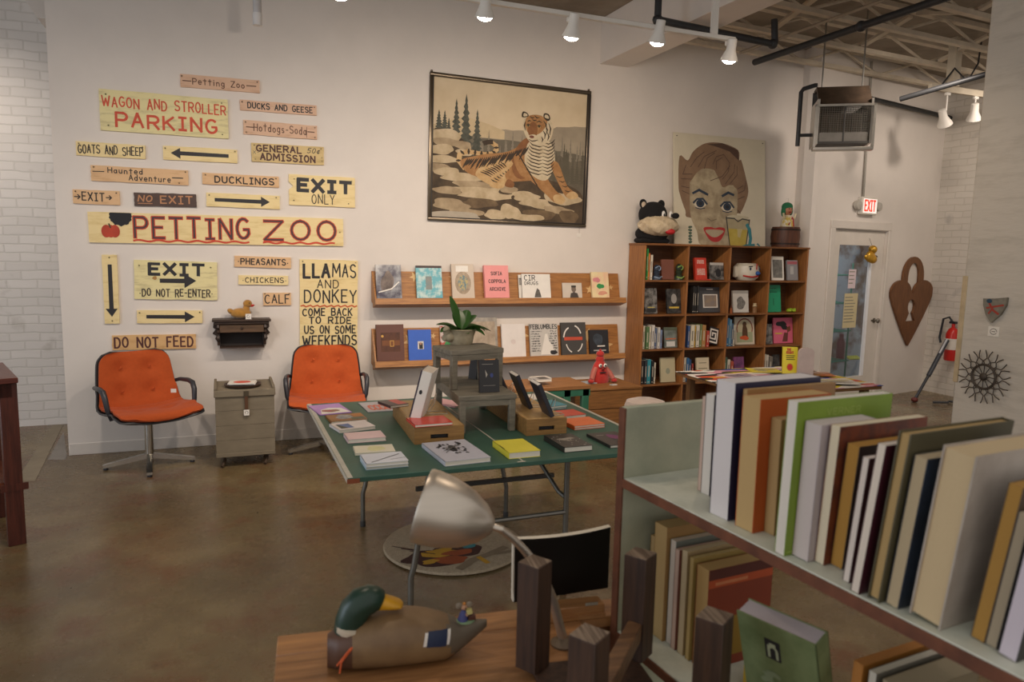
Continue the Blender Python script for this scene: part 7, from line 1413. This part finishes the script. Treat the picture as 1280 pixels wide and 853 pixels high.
# black book standing on a wooden block
blk = onZ(745, 772, DZ); t = thing('wooden_block', 'light wooden block holding up the black book on the desk', 'block', (.80, 1.625, DZ), da)
m = MB(); m.box((-.02, 0, 0), (.125, .05, .034), DKW2, bev=.002); m.box((-.02, -.006, 0), (.125, 0, .012), DKW2); m.build('block', t); m = MB(); m.box((.07, -.0, .034), (.105, .001, .042), M('#a49c8c', .5)); m.build('paper_slip', t)
q0, q1, q2, q3 = onY(650, 672, 1.69), onY(766, 656, 1.69), onY(645, 750, 1.69), onY(750, 752, 1.69)
bwid = (q1-q0).length; bh = .168
t = thing('black_book', 'black backed book with white page edges standing behind the desk lamp', 'book', ((q2.x+q3.x)/2+.008, 1.69, DZ+.0365), rot=(R(9), R(-2), da+.02))
hh = (q0.z+q1.z)/2-DZ-.036
m = MB()
def cov(off):
    def fn(u, v): s = (u-.5); return (s*bwid*.98, off+.03*(s*2)**2*.5*v, v*hh)
    return fn
m.grid(cov(0), 12, 6, M('#211e1c', .45, var=.05)); bmesh.ops.solidify(m.bm, geom=m.bm.faces[:], thickness=.003); m.build('cover', t)
m = MB(); [m.grid(lambda u, v, q=q: ((u-.5)*bwid*1.0, .0035+q+.03*(u*2-1)**2*.5*v, v*(hh-.002)), 12, 6, M('#e9e0cc', .8)) for q in (0, .014)]; [m.face([((u0-.5)*bwid, .0035+.03*(u0*2-1)**2*.5, hh-.002), ((u1-.5)*bwid, .0035+.03*(u1*2-1)**2*.5, hh-.002), ((u1-.5)*bwid, .0175+.03*(u1*2-1)**2*.5, hh-.002), ((u0-.5)*bwid, .0175+.03*(u0*2-1)**2*.5, hh-.002)], M('#e9e0cc', .8)) for u0, u1 in ((k/12, (k+1)/12) for k in range(12))]; [m.face([(sx*bwid, .0035, 0), (sx*bwid, .0035+.015, hh-.002), (sx*bwid, .0175+.015, hh-.002), (sx*bwid, .0175, 0)], M('#e9e0cc', .8)) for sx in (-.5, .5)]; bmesh.ops.remove_doubles(m.bm, verts=m.bm.verts[:], dist=.0004); bmesh.ops.recalc_face_normals(m.bm, faces=m.bm.faces[:]); m.build('pages', t)
# upturned stool
SD = wood('#2f1f16', '#4d3424', 'z', .55); EG = M('#8d7a66', .7, second='#5f4d3e', stretch=(60, 3, 3), scale=2, thresh=(.42, .58))
SZ = 1.03
L4 = {'A': onZ(669, 702, SZ), 'C': onZ(814, 690, SZ)-Vector((.028, 0, 0)), 'B': onZ(737, 792, SZ), 'D': onZ(900, 768, SZ)-Vector((.012, 0, 0))}
base = DZ
sa = math.atan2((L4['C']-L4['A']).y, (L4['C']-L4['A']).x)
t = thing('upturned_stool', 'dark wooden stool turned upside down with its four legs in the air', 'stool', (L4['A'].x, L4['A'].y, DZ), sa)
def sl_(p): q = Vector((p.x-L4['A'].x, p.y-L4['A'].y)); return q.x*math.cos(sa)+q.y*math.sin(sa), -q.x*math.sin(sa)+q.y*math.cos(sa)
ks = {k: sl_(v) for k, v in L4.items()}
tops = {'A': SZ, 'C': SZ, 'B': SZ, 'D': SZ}
for k, (x, y) in ks.items():
    m = MB(); mx = Matrix.Translation((x, y, 0)) @ Matrix.Rotation(R(40), 4, 'Z'); z1 = tops[k]-DZ; m.box((-.028, -.028, .02), (.028, .028, z1-.001), SD, mx, bev=.0015); lg = m.build('leg', t)
    m = MB(); m.box((-.0265, -.0265, z1-.001), (.0265, .0265, z1+.0005), EG, mx); m.build('end_grain', lg)
xs = [v[0] for v in ks.values()]; ys = [v[1] for v in ks.values()]
m = MB(); m.box((min(xs)-.0, min(ys)-.0, 0.001), (max(xs)-.03, max(ys)+.01, .02), SD, bev=.003); m.build('seat', t)
(xb, yb), (xc, yc) = ks['B'], ks['C']
v = Vector((xc-xb, yc-yb, 0)); an = math.atan2(v.y, v.x); m = MB(); mx = Matrix.Translation((xb, yb, 0)) @ Matrix.Rotation(an, 4, 'Z'); m.box((.03, -.017, .075), (v.length-.025, .017, .115), wood('#4d3322', '#84603f', 'x'), mx, bev=.002); m.build('cross_rail', t)
# dark red table at the left edge
a = onZ(25, 678, 0); tz_ = onY(8, 471, a.y).z; x1 = a.x+.055
t = thing('side_table', 'dark reddish wooden table cut off by the left edge', 'table', (x1, a.y, 0), R(19)); MR = wood('#3d1b13', '#5c2c1f', 'z', .35)
m = MB(); m.box((-.9, -.05, tz_-.03), (-.02, .6, tz_), wood('#4a2018', '#6b3325', 'x', .35), bev=.003); m.build('tabletop', t)
m = MB(); m.box((-.9, -.03, tz_-.11), (-.05, -.01, tz_-.03), MR); m.box((-.06, -.01, tz_-.11), (-.04, .58, tz_-.03), MR); m.build('apron', t)
for x in (-.11, -.86):
    for y in (-.03, .52): m = MB(); m.box((x, y, 0), (x+.085, y+.06, tz_-.03), MR, bev=.003); m.build('leg', t)
m = MB(); zs = onY(5, 602, a.y).z; m.box((-.88, -.0, zs-.03), (-.06, .56, zs), wood('#5a2c1d', '#84492d', 'x', .35), bev=.003); m.build('lower_shelf', t)
m = MB(); m.box((-.13, -.035, zs-.045), (-.0, -.03+.0, zs-.005), MR); m.build('rail_end', t)
